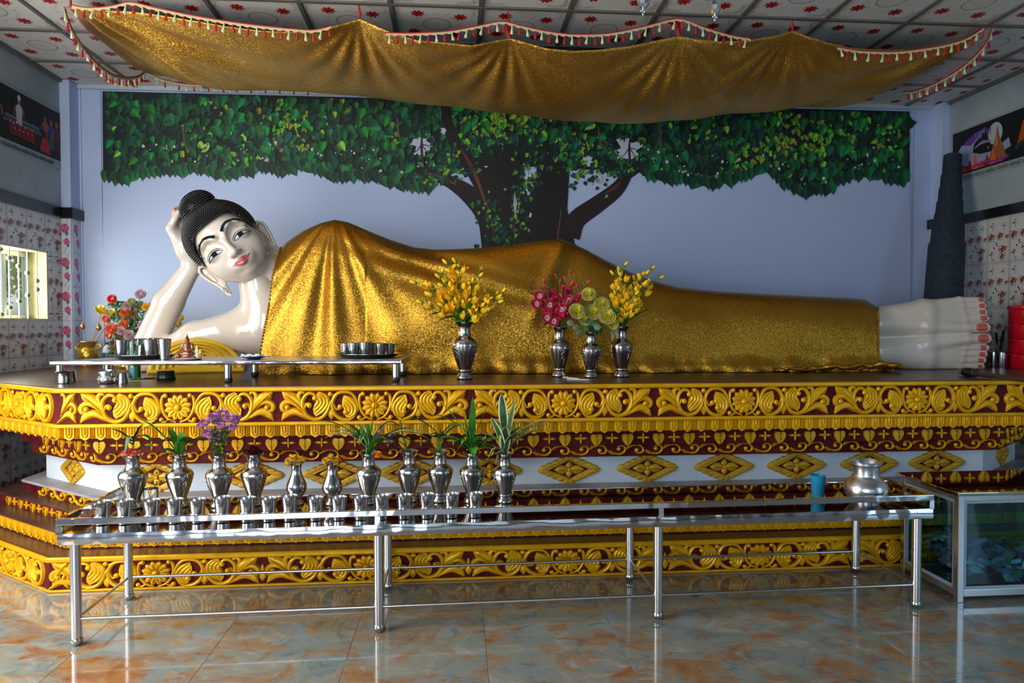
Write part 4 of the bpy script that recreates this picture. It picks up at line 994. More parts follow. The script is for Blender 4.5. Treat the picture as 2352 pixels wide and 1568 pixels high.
# lips
for sx in (-1, 1):
    g.un(g.cap((sx * .010, -.246, -.138), (sx * .066, -.212, -.136), .0125, .004), .010)
    g.un(g.cap((sx * .006, -.245, -.164), (sx * .054, -.216, -.147), .0155, .005), .010)
g.cut(g.cap((-.07, -.222, -.134), (0, -.268, -.150), .003, .004), .008); g.cut(g.cap((.07, -.222, -.134), (0, -.268, -.150), .003, .004), .008)
g.cut(g.ell((0, -.262, -.192), (.05, .022, .010)), .02)
g.un(g.ell((0, -.155, -.225), (.055, .048, .036)), .045)   # chin
# neck stub
g.un(g.cap((.03, .04, -.16), (.13, .06, -.40), .135, .14), .05)
# ears
for sx in (-1, 1):
    E_ = [(.218, .045, -.035), (.238, .040, .000), (.268, .045, .012), (.292, .052, -.012), (.296, .055, -.050), (.284, .050, -.110), (.264, .045, -.165), (.252, .04, -.215), (.250, .035, -.262), (.240, .03, -.280)]
    for a, b_ in zip(E_[:-1], E_[1:]): g.un(g.cap((sx * a[0], a[1] - .012, a[2]), (sx * b_[0], b_[1] - .012, b_[2]), .0115, .0115), .006)
    for a, b_, r_ in (((.222, .055, -.06), (.265, .062, -.05), .022), ((.222, .055, -.08), (.255, .06, -.13), .020), ((.218, .05, -.12), (.238, .052, -.20), .020), ((.226, .045, -.18), (.240, .04, -.265), .016)):
        g.un(g.cap((sx * a[0], a[1], a[2]), (sx * b_[0], b_[1], b_[2]), r_, r_ * .9), .012)
    g.un(g.ell((sx * .250, .056, -.065), (.047, .013, .080)), .008); g.un(g.ell((sx * .237, .050, -.165), (.030, .013, .115)), .008)
    g.un(g.cap((sx * .205, .035, -.02), (sx * .215, .03, -.19), .03, .014), .02)
    g.un(g.cap((sx * .252, .044, -.030), (sx * .246, .042, -.085), .008, .007), .005); g.un(g.cap((sx * .246, .042, -.085), (sx * .238, .036, -.14), .007, .006), .006)
V, F = g.mesh(2)
head = npmesh('head', V, F, enamel, statue); head.matrix_basis = HM
bvh = BVHTree.FromPolygons([tuple(v) for v in V], [tuple(int(i) for i in f) for f in F])
def onface(x, z, off=.0012, y0=-.45):
    h = bvh.ray_cast(Vector((x, y0, z)), Vector((0, 1, 0)))
    if h[0] is None: return None
    nn = h[1] if h[1].y < 0 else -h[1]
    return h[0] + (nn + Vector((0, -.5, 0))).normalized() * off
def decal(name, top, bot, m, off=.0012, n=36, mrows=6):
    """patch between two curves projected onto the face"""
    T = smooth_poly(top, n); B = smooth_poly(bot, n); q = MB(); vs = []
    for i in range(n):
        for j in range(mrows + 1):
            u = j / mrows; x = T[i][0] * (1 - u) + B[i][0] * u; z = T[i][1] * (1 - u) + B[i][1] * u
            p = onface(x, z, off); vs.append(p if p is not None else Vector((x, -.2, z)))
    fs = [(i * (mrows + 1) + j, i * (mrows + 1) + j + 1, (i + 1) * (mrows + 1) + j + 1, (i + 1) * (mrows + 1) + j) for i in range(n - 1) for j in range(mrows)]
    o = q.add(vs, fs).build(name, m, head, smooth='all'); return o
def faceline(name, pts, w, m, off=.0014, n=60):
    P = smooth_poly(pts, n); Wd = np.interp(np.linspace(0, 1, n), np.linspace(0, 1, len(w)), w); T = []; B = []
    for i in range(n):
        t = P[min(i + 1, n - 1)] - P[max(i - 1, 0)]; t = t / (np.linalg.norm(t) + 1e-9)
        T.append((P[i][0] - t[1] * Wd[i] / 2, P[i][1] + t[0] * Wd[i] / 2)); B.append((P[i][0] + t[1] * Wd[i] / 2, P[i][1] - t[0] * Wd[i] / 2))
    return decal(name, T, B, m, off, n, 4)
for sx in (-1, 1):
    X_ = lambda L: [(sx * x, z) for x, z in L]
    faceline('eyebrow', X_([(.032, .088), (.060, .114), (.100, .124), (.145, .113), (.180, .078), (.200, .030)]), [.020, .021, .018, .014, .009, .002], line_black, .0045)
    up_ = [(.050, -.012), (.075, .007), (.115, .016), (.155, .004), (.188, -.024)]; lo_ = [(.050, -.012), (.080, -.014), (.115, -.010), (.150, -.012), (.188, -.024)]
    decal('eye_white', X_(up_), X_(lo_), eye_white, .0020)
    decal('iris', X_([(.096, .012), (.108, .0150), (.122, .0150), (.136, .0105)]), X_([(.096, -.0115), (.108, -.0105), (.122, -.0100), (.136, -.0105)]), line_black, .0034, 12, 4)
    faceline('eyelid_line', X_(up_), [.003, .006, .007, .005, .002], line_black, .0044)
    faceline('lower_lid_line', X_(lo_), [.002, .003, .003, .003, .002], line_black, .0044)
    faceline('lid_crease_line', X_([(.043, -.006), (.070, .018), (.112, .029), (.155, .017), (.182, -.004)]), [.002, .004, .004, .003, .001], line_black, .0030)
    faceline('ear_line', X_([(.262, .000), (.280, -.012), (.284, -.05), (.272, -.11), (.252, -.150), (.240, -.120), (.246, -.06), (.242, -.02), (.258, -.004)]), [.0028] * 6, line_brown, .0016, 50)
    faceline('earlobe_line', X_([(.246, -.200), (.252, -.220), (.250, -.245), (.240, -.250), (.236, -.225), (.246, -.198)]), [.0025] * 4, line_brown, .0016, 24)
decal('upper_lip', [(-.070, -.140), (-.036, -.130), (-.012, -.122), (0, -.127), (.012, -.122), (.036, -.130), (.076, -.138)], [(-.070, -.140), (-.040, -.149), (-.014, -.151), (0, -.152), (.014, -.151), (.040, -.149), (.076, -.138)], lip, .0018)
decal('lower_lip', [(-.070, -.141), (-.040, -.1505), (-.014, -.1525), (0, -.1535), (.014, -.1525), (.040, -.1505), (.076, -.139)], [(-.070, -.141), (-.040, -.166), (-.014, -.177), (0, -.179), (.014, -.177), (.040, -.166), (.076, -.139)], lip, .0018)
faceline('mouth_line', [(-.078, -.139), (-.040, -.1495), (0, -.1528), (.040, -.1495), (.084, -.136)], [.0015, .003, .0035, .003, .0015], mat('dark_lip_line', (.25, .03, .03), .4), .0028)
# ---- hair cap with ushnisha
g = SDF((-.34, -.36, -.32), (.34, .40, .54), .0075)
g.un(g.ell((0, .045, .092), (.262, .292, .262)))
g.un(g.ell((.020, .07, .352), (.132, .130, .108)), .03)
g.un(g.ell((0, .12, -.06), (.20, .19, .2)), .05)
wz = np.clip((g.Z + .06) / .2, 0, 1)
prx = np.abs(g.X) - (.213 - .045 * np.clip((g.Z - .02) / .16, 0, 1) ** 2)
prz = (g.Z - .196) + 0 * g.X
k_ = .09; h_ = np.maximum(k_ - np.abs(prx - prz), 0) / k_; pr2 = np.maximum(prx, prz) + h_ * h_ * k_ * .25
pr2 = np.maximum(pr2, g.Y - .03)
g.cut(pr2 + 0 * g.D)
g.D = np.maximum(g.D, np.maximum(-(g.Z + .055), g.Y * 0 - 1) * (g.Y < .10) - 10 * (g.Y >= .10) + 0 * g.X)
V2, F2_ = g.mesh(1)
hair = npmesh('hair', V2, F2_, black_hair, statue); hair.matrix_basis = HM
hb = BVHTree.FromPolygons([tuple(v) for v in V2], [tuple(int(i) for i in f) for f in F2_])
q = MB(); cn_ = 0
def curl(p, nrm):
    R_ = nrm.to_track_quat('Z', 'Y').to_matrix(); q.add([p + R_ @ Vector(v) for v in CV], CF, 0)
CV = []; CF = []
for r_, z_ in ((.0082, -.002), (.0080, .004), (.0048, .0088)):
    CV += [(r_ * math.cos(2 * math.pi * k / 7), r_ * math.sin(2 * math.pi * k / 7), z_) for k in range(7)]
CV.append((0, 0, .0105))
for i in range(2):
    for k in range(7): CF.append((i * 7 + k, i * 7 + (k + 1) % 7, (i + 1) * 7 + (k + 1) % 7, (i + 1) * 7 + k))
for k in range(7): CF.append((14 + k, 14 + (k + 1) % 7, 21))
def rows(cen, rmin, rmax, ph0, ph1, rad, cond):
    n = int((ph1 - ph0) * rad / .0152)
    for i in range(n + 1):
        ph = ph0 + (ph1 - ph0) * i / n; m = max(1, int(2 * math.pi * math.sin(ph) * rad / .0160))
        for k in range(m):
            a = 2 * math.pi * (k + (i % 2) * .5) / m; d = Vector((math.sin(ph) * math.cos(a), math.sin(ph) * math.sin(a), math.cos(ph)))
            o_ = Vector(cen) + d * .6; h = hb.ray_cast(o_, -d)
            if h[0] is None or not cond(h[0]): continue
            x, y, z = h[0]
            if y < .03 and h[1].z < -.3: continue
            if y < .028 and (abs(x) < .213 - .045 * max(0, min(1, (z - .02) / .16)) ** 2) and z < .190: continue
            curl(h[0], (h[1] + d * .3).normalized())
rows((0, .045, .092), 0, 0, .01, 2.15, .29, lambda p: not (p - Vector((.022, .07, .365))).length < .15 or p.z < .32)
rows((.022, .07, .365), 0, 0, .02, 1.75, .122, lambda p: p.z > .322)
co = q.build('hair_curls', black_hair, statue, smooth='all'); co.matrix_basis = HM; co['kind'] = 'stuff'
# ---- torso, shoulder, propped arm (one continuous body)
g = SDF((-2.75, 4.95, ZT - .03), (-.35, 6.15, 2.52), .0105)
hn = HM @ Vector((.05, .05, -.20))
nk0 = np.array(hn); sh = A3(585, 735, 5.42)
g.un(g.cap(nk0, A3(606, 700, 5.38), .128, .160))
g.un(g.cap(A3(640, 735, 5.46), A3(900, 740, 5.48), .235, .23), .12)
g.un(g.ell(A3(600, 765, 5.42), (.24, .20, .17)), .12)
g.un(g.cap(A3(760, 610, 5.48), A3(690, 690, 5.46), .17, .2), .1)
g.un(g.cap(A3(548, 752, 5.42), A3(450, 772, 5.44), .140, .115), .10)
g.un(g.cap(A3(450, 772, 5.44), A3(352, 822, 5.48), .115, .098), .05)
# elbow and forearm
g.un(g.cap(A3(325, 828, 5.52), A3(388, 692, 5.50), .118, .108), .03)
g.un(g.cap(A3(388, 692, 5.50), A3(442, 610, 5.46), .108, .066), .03)
g.un(g.cap(A3(442, 610, 5.46), A3(430, 560, 5.42), .064, .075), .03)
g.un(g.cap(A3(425, 575, 5.42), A3(412, 545, 5.40), .06, .055, None), .04)
for a, b_, c_, d_ in ((( 408, 548), (391, 522), (403, 500), (412, 484)), ((416, 540), (398, 516), (404, 488), (405, 476)), ((428, 545), (412, 505), (418, 478), (424, 465)), ((440, 548), (428, 510), (432, 480), (438, 466))):
    yy = 5.36 + .03 * ((416 - a[0]) / -10)
    g.un(g.cap(A3(*a, yy + .03), A3(*b_, yy), .036, .030), .02); g.un(g.cap(A3(*b_, yy), A3(*c_, yy), .030, .026), .008); g.un(g.cap(A3(*c_, yy), A3(*d_, yy), .026, .021), .006)
g.un(g.cap(A3(440, 590, 5.42), A3(460, 555, 5.38), .04, .03), .02)
g.D = np.maximum(g.D, -(g.Z - (ZT + .002)) + 0 * g.X + 0 * g.Y)
V, F = g.mesh(2)
body = npmesh('body', V, F, enamel, statue)
# fingernails of the supporting hand
for (px, py, sx_) in ((402, 479, 1), (413, 492, 1)):
    p = A3(px, py, 5.335); MB().ball(tuple(p), .016, 10, 6, sc=(.7, .35, 1.2)).build('fingernail', nail, statue, smooth='all')
# ---- feet
FY = 5.22
g = SDF((2.75, 4.85, ZT - .02), (4.35, 5.66, 1.80), .0085)
toesT = [(690, 2256, 13), (712, 2262, 13), (735, 2266, 13.5), (757, 2270, 14), (784, 2274, 20)]
foot_pts = []
def P5(px, py, Y): return A3(px, py, Y)
ppm = 296.
for top, lst, ank, heel in ((True, [(692.5, 2262, 7.0), (706.5, 2266, 7.0), (721, 2268, 7.2), (735, 2272, 7.8), (755.5, 2274, 11.5)], (2010, 749), (2000, 735)),
                      (False, [(781, 2276, 11.5), (802, 2272, 7.8), (817, 2268, 7.2), (831, 2265, 7.0), (845, 2261, 6.6)], (2010, 812), (2000, 815))):
    for i, (py, px, r) in enumerate(lst):
        rr_ = r / 285.; yy = 5.10 + (.0 if r > 10 else .02)
        tip = P5(px - r, py, yy); bs_ = P5(px - 60, py + (0 if top else 0), yy + .015)
        midy = ank[1] + (py - ank[1]) * .62; mid = P5(2120, midy, yy + .06)
        an = P5(ank[0], ank[1] + (py - ank[1]) * .30, yy + .10)
        kk = .006 if i else 0
        g.un(g.cap(bs_, tip, rr_ * 1.05, rr_), .006)
        g.un(g.cap(mid, bs_, .075, rr_ * 1.12), .022)
        g.un(g.cap(an, mid, .074, .078), .05)
    cy = (lst[0][0] + lst[-1][0]) / 2
    g.un(g.cap(P5(2190, cy, 5.27), P5(2030, ank[1], 5.30), .10, .10), .06)
    g.un(g.cap(P5(1900, ank[1] - (4 if top else -4), 5.28), P5(2040, ank[1], 5.26), .105, .098), .08)
    g.un(g.cap(P5(2030, ank[1], 5.36), P5(2050, ank[1], 5.5), .10, .09), .05)
g.D = np.maximum(g.D, -(g.Z - (ZT + .001)) + 0 * g.X + 0 * g.Y)
V, F = g.mesh(1)
feet = npmesh('feet', V, F, enamel, statue)
fb = BVHTree.FromPolygons([tuple(v) for v in V], [tuple(int(i) for i in f) for f in F])
for (py, px, w, h) in ((691, 2254, 13, 10), (705.5, 2256, 14, 10), (720, 2257, 15, 10), (734, 2260, 17, 11.5), (755.5, 2256, 27, 18), (780.5, 2259, 26, 18), (802, 2259, 15, 11.5), (817, 2256, 15, 10.5), (831, 2253, 14, 10), (844.5, 2251, 12, 8)):
    vs = []; 
    for j in range(4):
        for k in range(14):
            a = 2 * math.pi * k / 14; rr_ = (j + 1) / 4; ex = abs(math.cos(a)) ** .7 * (1 if math.cos(a) > 0 else -1); ez = abs(math.sin(a)) ** .7 * (1 if math.sin(a) > 0 else -1)
            qx = px + ex * w / 2 * rr_; qy = py + ez * h / 2 * rr_; d = ray(qx, qy); h_ = fb.ray_cast(Vector((0, 0, CH)), d)
            p = h_[0] if h_[0] is not None else at(qx, qy, Y=5.1)
            vs.append(p - d.normalized() * (.005 if j < 3 else .001))
    fs = [(j * 14 + k, j * 14 + (k + 1) % 14, (j + 1) * 14 + (k + 1) % 14, (j + 1) * 14 + k) for j in range(3) for k in range(14)] + [tuple(range(13, -1, -1))]
    MB().add(vs, fs).build('toenail', nail, statue, smooth='all')
# ================================================================ CLOTH OVER THE STATUE
topc = [(560, 640), (600, 605), (640, 580), (660, 560), (700, 535), (740, 518), (770, 511), (800, 516), (850, 537), (900, 557), (950, 573), (1000, 579), (1100, 576), (1200, 565), (1260, 558), (1285, 557), (1315, 566), (1350, 583), (1400, 609), (1450, 632), (1500, 650), (1560, 665), (1650, 675), (1750, 681), (1850, 686), (1950, 691), (1985, 694), (2005, 706), (2030, 722)]
leftc = [(0, 597), (.10, 596), (.22, 600), (.40, 607), (.60, 618), (.78, 628), (.92, 638), (1.0, 648)]   # height fraction -> px
YC = 5.50
ns, ntt = 620, 150
def ztop(px): return at(px, interp(topc, px), Y=YC).z
robe_v = np.zeros((ns, ntt, 3)); 
sp = A3(775, 520, 5.35); hip = A3(1285, 560, 5.4)
for i in range(ns):
    s = i / (ns - 1)
    for j in range(ntt):
        t = j / (ntt - 1)                      # 0 front bottom .. 1 back bottom
        th = math.pi * t
        z1 = math.sin(th) ** (.62); ycs = -math.copysign(abs(math.cos(th)) ** .72, math.cos(th))
        pl = interp(leftc, z1); px = pl + (2013 - pl) * s ** 1.0
        if t > .5: px = 648 + (2013 - 648) * s if s > .0 else 648
        if t <= .5 and s > .97: px += (s - .97) / .03 * (1 - z1) * 6
        zt = ztop(px); hh = zt - ZT
        fy = interp([(600, 5.12), (760, 5.06), (1000, 5.03), (1200, 5.02), (1500, 5.0), (1800, 4.97), (2013, 4.95)], px)
        by = interp([(600, 5.78), (900, 5.95), (1500, 5.85), (2013, 5.55)], px)
        yc = interp([(600, 5.42), (2013, 5.30)], px); a = (yc - fy) if ycs < 0 else (by - yc)
        zz = ZT + .004 + hh * z1; yy = yc + a * ycs
        X = at(px, 700, Y=(yy if ycs < 0 else yc)).x
        # folds
        d = 0
        u, v = X - sp[0], sp[2] - zz
        if ycs < .2:
            r_ = math.hypot(u, v); an = math.atan2(u, v + .12)
            fall = min(1, r_ / .45) * math.exp(-(max(0, r_ - .75) / .5) ** 2)
            d += .026 * fall * (math.sin(an * 15 + .6) * .6 + math.sin(an * 27 + 1.3) * .35) * math.exp(-(an / .95) ** 2) * (1.15 if u < .25 else .6)
            # long folds from the shoulder towards the hip
            ln = (zz - (sp[2] - .10 - (X - sp[0]) * .30)); m_ = math.exp(-((X - (sp[0] + .75)) / .55) ** 2)
            d += .018 * m_ * math.sin(ln * 42) * math.exp(-((ln) / .16) ** 2)
            # ridge of the arm lying along the side, crease below the hip
            cr = X - (hip[0] - (hip[2] - zz) * .42); d += .030 * math.exp(-(cr / .055) ** 2) * min(1, max(0, (zz - 1.35) / .3)) * (1 if zz < hip[2] else 0) - .02 * math.exp(-((cr - .12) / .09) ** 2) * min(1, max(0, (zz - 1.35) / .3))
            d += .012 * math.sin(X * 2.3 + zz * 5) + .006 * math.sin(X * 7 + 2 + zz * 9)
            # hem crumples on the altar top
            e = max(0, 1 - (zz - ZT) / .13); d += e * (.02 + .022 * math.sin(X * 13 + 1.5 * math.sin(X * 5)) + .010 * math.sin(X * 41)) + e ** 2 * .045
            # sweep lines between shoulder and floor
            d += .010 * math.sin((zz * 9 - X * 5)) * math.exp(-((X + .3) / .5) ** 2)
        yy -= d
        robe_v[i, j] = (X, yy, zz)
# keep horizontal station spacing steady but let the bottom flare near the right end
V = robe_v.reshape(-1, 3)
ii, jj = np.meshgrid(np.arange(ns - 1), np.arange(ntt - 1), indexing='ij'); a_ = (ii * ntt + jj).ravel()
F = np.stack([a_, a_ + ntt, a_ + ntt + 1, a_ + 1], 1)
robe = npmesh('sequin_cloth', V, F, robe_m); md = robe.modifiers.new('t', 'SOLIDIFY'); md.thickness = .004; md.offset = 0
tag(robe, 'gold sequinned cloth draped over the body of the reclining statue', 'cloth')
# right end: cloth closes down over the shins
eb = MB(); prof = robe_v[-1]; n = ntt; vs = [tuple(p) for p in prof] ; cen = (prof[:, 0].mean() + .005, prof[:, 1].mean(), 1.30)
ring2 = [(p[0] + .035, cen[1] + (p[1] - cen[1]) * .86, ZT + (p[2] - ZT) * .90) for p in prof]
eb.add(vs + ring2, [(k, k + 1, n + k + 1, n + k) for k in range(n - 1)]); eb.build('cloth_edge', robe_m, robe, smooth='all')
# scalloped sequin border along the chest edge and the ankle edge
bd = MB()
for col_, dx in ((robe_v[0], -.006), (robe_v[-1], .006)):
    L = 0; last = None
    for p in col_[2:ntt // 2 + 20]:
        if last is None or np.linalg.norm(p - last) > .0155: bd.ball((p[0] + dx, p[1] - .002, p[2]), .0085, 6, 4); last = p
bo_ = bd.build('sequin_border', robe_m, robe, smooth='all'); bo_['kind'] = 'stuff'
# bunched hem heap at the feet end and along the front
hm_ = MB()
for k in range(5):
    pts = []; 
    for t in np.linspace(0, 1, 60):
        px = 1780 + 262 * t + 6 * math.sin(k * 2 + t * 9); p = at(px, 850, Y=4.98)
        pts.append((p.x, 4.96 - .02 * k + .02 * math.sin(t * 14 + k) - .03 * t, ZT + .014 + .009 * k * (.3 + t) + .008 * math.sin(t * 31 + k * 1.7)))
    hm_.tube(pts, [.010 + .012 * t * (1 - .3 * abs(t - .8)) + .005 * math.sin(t * 60 + k * 2) for t in np.linspace(0, 1, 60)], 8)
hm_.build('bunched_hem', robe_m, robe, smooth='all')
# ---- carved gilt bolster under the arm
pil = thing('bolster', 'yellow carved half-round bolster propping up the statue arm', 'pillow', (0, 0, 0))
pa, pb = at(338, 856, Z=ZT), at(563, 852, Z=ZT); pc = (pa + pb) / 2; W_ = (pb - pa).length / 2; pY = pc.y
Hh = at(470, 776, Y=pY).z - ZT; ang = math.atan2((pb - pa).y, (pb - pa).x)
pil.location = (pc.x, pY, ZT); pil.rotation_euler = (0, 0, ang)
n = 40; out = [(W_ * math.copysign(abs(math.cos(math.pi * k / n)) ** 1.0, math.cos(math.pi * k / n)) * (1 - .10 * math.sin(math.pi * k / n)), Hh * math.sin(math.pi * k / n) ** .8) for k in range(n + 1)]
q = MB(); vs = [(x, 0, z) for x, z in out] + [(x, .40, z) for x, z in out]; q.add(vs, [(k, k + 1, n + 1 + k + 1, n + 1 + k) for k in range(n)] + [tuple(range(n, -1, -1))], 0)
q.build('cushion_body', mat('tan_cushion_paint', (.45, .27, .13), .35, coat=.4), pil, smooth=True)
yg = mat('yellow_gold_paint', (.80, .50, .012), .35, .1, coat=.25); noise_col(yg, (.68, .40, .01), (.86, .58, .02), 8, 4)
q = MB(); q.add([(x, -.03, z) for x, z in out] + [(x, .01, z) for x, z in out], [tuple(range(n, -1, -1))] + [(k, k + 1, n + 2 + k, n + 1 + k) for k in range(n)] + [(0, n + 1, 2 * n + 1, n)])
for f_, w_ in ((.93, .040), (.78, .026), (.64, .022), (.50, .022), (.36, .022)):
    q.stroke([(x * f_, .05 * (1 - f_) * 2 + z * f_) for x, z in out[::4]], w_, .016, y0=-.028, nseg=40)
q.stroke([(-W_ * .97, .02), (W_ * .97, .02)], .040, .02, y0=-.028, nseg=6)
for k in range(3): q.stroke([(W_ * (-.28 + .05 * k), .10), (W_ * (-.1 + .03 * k), .19 - .03 * k), (W_ * (.14 - .03 * k), .15 - .02 * k), (W_ * .1, .07 + .02 * k)], .016, .02, y0=-.028)
q.build('carved_end_panel', yg, pil, smooth=True)
# ================================================================ GOLD CANOPY
upc = [(165, 14), (200, 16), (240, 20), (300, 24), (360, 32), (430, 44), (520, 60), (600, 70), (680, 74), (730, 70), (780, 56), (828, 42), (870, 62), (910, 78), (960, 92), (1030, 99), (1085, 105), (1130, 96), (1172, 88), (1215, 100), (1260, 113), (1320, 119), (1380, 115), (1450, 106), (1520, 92), (1562, 83), (1605, 92), (1660, 97), (1720, 94), (1780, 85), (1822, 73), (1860, 88), (1900, 101), (1960, 114), (2030, 120), (2100, 117), (2170, 104), (2225, 86), (2270, 62)]
loc_ = [(150, 30), (190, 60), (258, 126), (337, 160), (442, 185), (520, 194), (612, 200), (700, 205), (800, 211), (865, 222), (1000, 237), (1083, 245), (1236, 268), (1330, 280), (1420, 285), (1500, 284), (1600, 273), (1696, 258), (1872, 245), (1984, 237), (2080, 209), (2143, 179), (2207, 128), (2271, 64)]
CYF, CYB = 4.74, 6.14
XA, XB2 = at(160, 8, Y=CYF).x, at(2271, 62, Y=CYF).x
ns, ntt = 520, 80
cv = np.zeros((ns, ntt, 3)); peaks = [(828, 42), (1172, 88), (1562, 83), (1822, 73)]
PK = [at(*p, Y=CYF) for p in peaks] + [at(168, 12, Y=CYF), at(2268, 64, Y=CYF)]
for i in range(ns):
    X = XA + (XB2 - XA) * i / (ns - 1)
    px0 = pxof(X, CYF, 3.35)[0]; zf = at(px0, interp(upc, px0), Y=CYF).z
    edge = min(1, (X - XA) / .55, (XB2 - X) / .55); edge = max(0, edge)
    edge = edge * edge * (3 - 2 * edge); zb = HC - .045 - .02 * abs(math.sin((X - XA) * 2.1))
    # the sagging middle: choose its depth so that the underside reaches the measured lower outline
    pm_ = pxof(X, CYF + .55 * (CYB - CYF), 3.0)[0]; vt = None
    zt_ = at(pm_, interp(loc_, pm_), Y=CYF + .55 * (CYB - CYF)).z
    zm = zt_ if edge >= 1 else zt_ * edge + (zf * .5 + zb * .5 - .08) * (1 - edge)
    for j in range(ntt):
        t = j / (ntt - 1); Y = CYF + (CYB - CYF) * t
        tm_ = .52
        if t < tm_: u = t / tm_; z = zf + (zm - zf) * math.sin(u * math.pi / 2) ** .95
        else: u = (t - tm_) / (1 - tm_); z = zm + (zb - zm) * (1 - math.cos(u * math.pi / 2))
        d = 0
        for k, pk in enumerate(PK):
            dx = X - pk.x; r_ = math.hypot(dx, Y - CYF); an = math.atan2(dx, (Y - CYF) + .04)
            am = .016 if k < 4 else .030
            d += am * math.sin(an * 17 + k * 1.7) * min(1, r_ / .22) * math.exp(-(r_ / (.55 if k < 4 else 1.3)) ** 2)
        d += .006 * math.sin(X * 3 + t * 7) + .004 * math.sin(X * 11 + t * 3)
        cv[i, j] = (X, Y, z + d * min(1, t * 5 + .15))
ii, jj = np.meshgrid(np.arange(ns - 1), np.arange(ntt - 1), indexing='ij'); a_ = (ii * ntt + jj).ravel()
canopy = npmesh('sequin_canopy', cv.reshape(-1, 3), np.stack([a_, a_ + 1, a_ + ntt + 1, a_ + ntt], 1), canopy_m)
md = canopy.modifiers.new('t', 'SOLIDIFY'); md.thickness = .003
tag(canopy, 'sagging gold sequinned canopy tied under the ceiling above the statue', 'canopy')
redc = mat('red_cord', (.50, .01, .02), .5); creamc = mat('cream_lace', (.66, .55, .30), .6); tas_r = mat('red_tassel', (.55, .008, .02), .5); tas_c = mat('cream_tassel', (.75, .72, .42), .55)
for k, (px, py) in enumerate(peaks):
    p = at(px, py, Y=CYF); MB().tube([tuple(p), (p.x + .004, p.y, p.z + .03), (p.x - .006, p.y + .005, HC)], [.007, .010, .004], 6).build('tie_cord', redc, canopy, smooth=True)
for px, py in ((1172, 88), (1562, 83)):
    p = at(px, py, Y=CYF); p2 = at(px - 10, py - 34, Y=CYF - .01); MB().tube([tuple(p), tuple((p + p2) / 2), tuple(p2)], [.013, .012, .010], 7).build('ribbon_tie', redc, canopy, smooth=True)
for px, py, q_ in ((165, 14, 0), (2268, 64, 0)):
    p = at(px, py, Y=CYF); MB().tube([tuple(p), (p.x, p.y, HC)], .008, 6).build('tie_cord', redc, canopy, smooth=True)
# fringes: ribbon + hanging tassels
tm_ = MB(); tm_.lathe([(.0015, 0), (.006, -.004), (.0045, -.010), (.0055, -.016), (.0105, -.046), (.0085, -.052), (.0, -.048)], 7)
TR = tm_.build('tassel', tas_r, smooth=True); tm_ = MB(); tm_.lathe([(.0015, 0), (.006, -.004), (.0045, -.010), (.0055, -.016), (.0115, -.046), (.0085, -.051), (.0, -.047)], 7); TCc = tm_.build('tassel', tas_c, smooth=True)
tused = []
def fringe(label, pts3, wid, step=.052, small=1.0):
    P = [Vector(p) for p in pts3]
    # dense catmull
    D = []; m = len(P)
    for i in range(m - 1):
        a, b_, c_, d_ = P[max(i - 1, 0)], P[i], P[i + 1], P[min(i + 2, m - 1)]
        for u in np.linspace(0, 1, 14, endpoint=False):
            D.append(.5 * ((2 * b_) + (-a + c_) * u + (2 * a - 5 * b_ + 4 * c_ - d_) * u * u + (-a + 3 * b_ - 3 * c_ + d_) * u ** 3))
    D.append(P[-1]); root = thing('tassel_fringe', label, 'fringe', tuple(D[0])); base = D[0]
    q = MB(); r = MB(); n = len(D); acc = 0; vs = []; L = [0]
    for i in range(1, n): L.append(L[-1] + (D[i] - D[i - 1]).length)
    for i, p in enumerate(D): p = p - base; q.v += [tuple(p + Vector((0, 0, 0))), tuple(p + Vector((0, -.001, -wid * .28)))]; q.c += [None] * 2
    q.f = [(2 * i, 2 * i + 2, 2 * i + 3, 2 * i + 1) for i in range(n - 1)]; q.m = [0] * len(q.f)
    q.tube([p - base for p in D], .0045, 5, 0)
    q.build('red_edging', redc, root, smooth=True)
    for i, p in enumerate(D):
        p = p - base; sc_ = wid * (.85 + .18 * math.sin(L[i] / .052 * 2 * math.pi)); r.v += [tuple(p + Vector((0, -.002, -wid * .22))), tuple(p + Vector((0, -.003, -sc_)))]; r.c += [None] * 2
    r.f = [(2 * i, 2 * i + 2, 2 * i + 3, 2 * i + 1) for i in range(n - 1)]; r.m = [0] * len(r.f); lo = r.build('lace_band', creamc, root); mdf = lo.modifiers.new('t', 'SOLIDIFY'); mdf.thickness = .0025
    k = 0; s = step * .5
    while s < L[-1]:
        i = int(np.searchsorted(L, s)); a, b_ = D[i - 1], D[i]; p = a + (b_ - a) * ((s - L[i - 1]) / max(L[i] - L[i - 1], 1e-6))
        src = TR if k % 2 else TCc; lo_ = p - base + Vector((0, -.004, -wid * .82))
        if src not in tused: tused.append(src); o = src; o.parent = root; o.location = lo_
        else: o = inst(src, root, lo_, 0, 'tassel')
        o.scale = (small, small, small * random.uniform(.92, 1.1)); o.rotation_euler = (random.uniform(-.15, .15), random.uniform(-.25, .25), random.uniform(0, 6)); k += 1; s += step
    return root
def fr(pts, **kw): return [at(*p, **kw) for p in pts]
fringe('red and cream tasselled fringe along the left front edge of the gold canopy', fr([(168, 8), (200, 14), (240, 13), (270, 8), (303, 2), (360, 15), (440, 32), (520, 46), (600, 57), (680, 65), (724, 67), (764, 58)], Y=CYF - .05), .024)
fringe('middle tasselled fringe rising to two points above the gold canopy', fr([(888, 74), (950, 75), (1030, 71), (1100, 59), (1155, 49), (1200, 59), (1260, 72), (1320, 79), (1400, 77), (1480, 62), (1560, 44), (1620, 64), (1680, 82), (1726, 90)], Y=CYF - .03), .024)
fringe('red and cream tasselled fringe along the right front edge of the gold canopy', fr([(1925, 110), (1980, 119), (2060, 121), (2140, 112), (2200, 99), (2235, 84), (2262, 66)], Y=CYF - .05), .024)
XD = at(150, 5, Y=CYF).x - .02
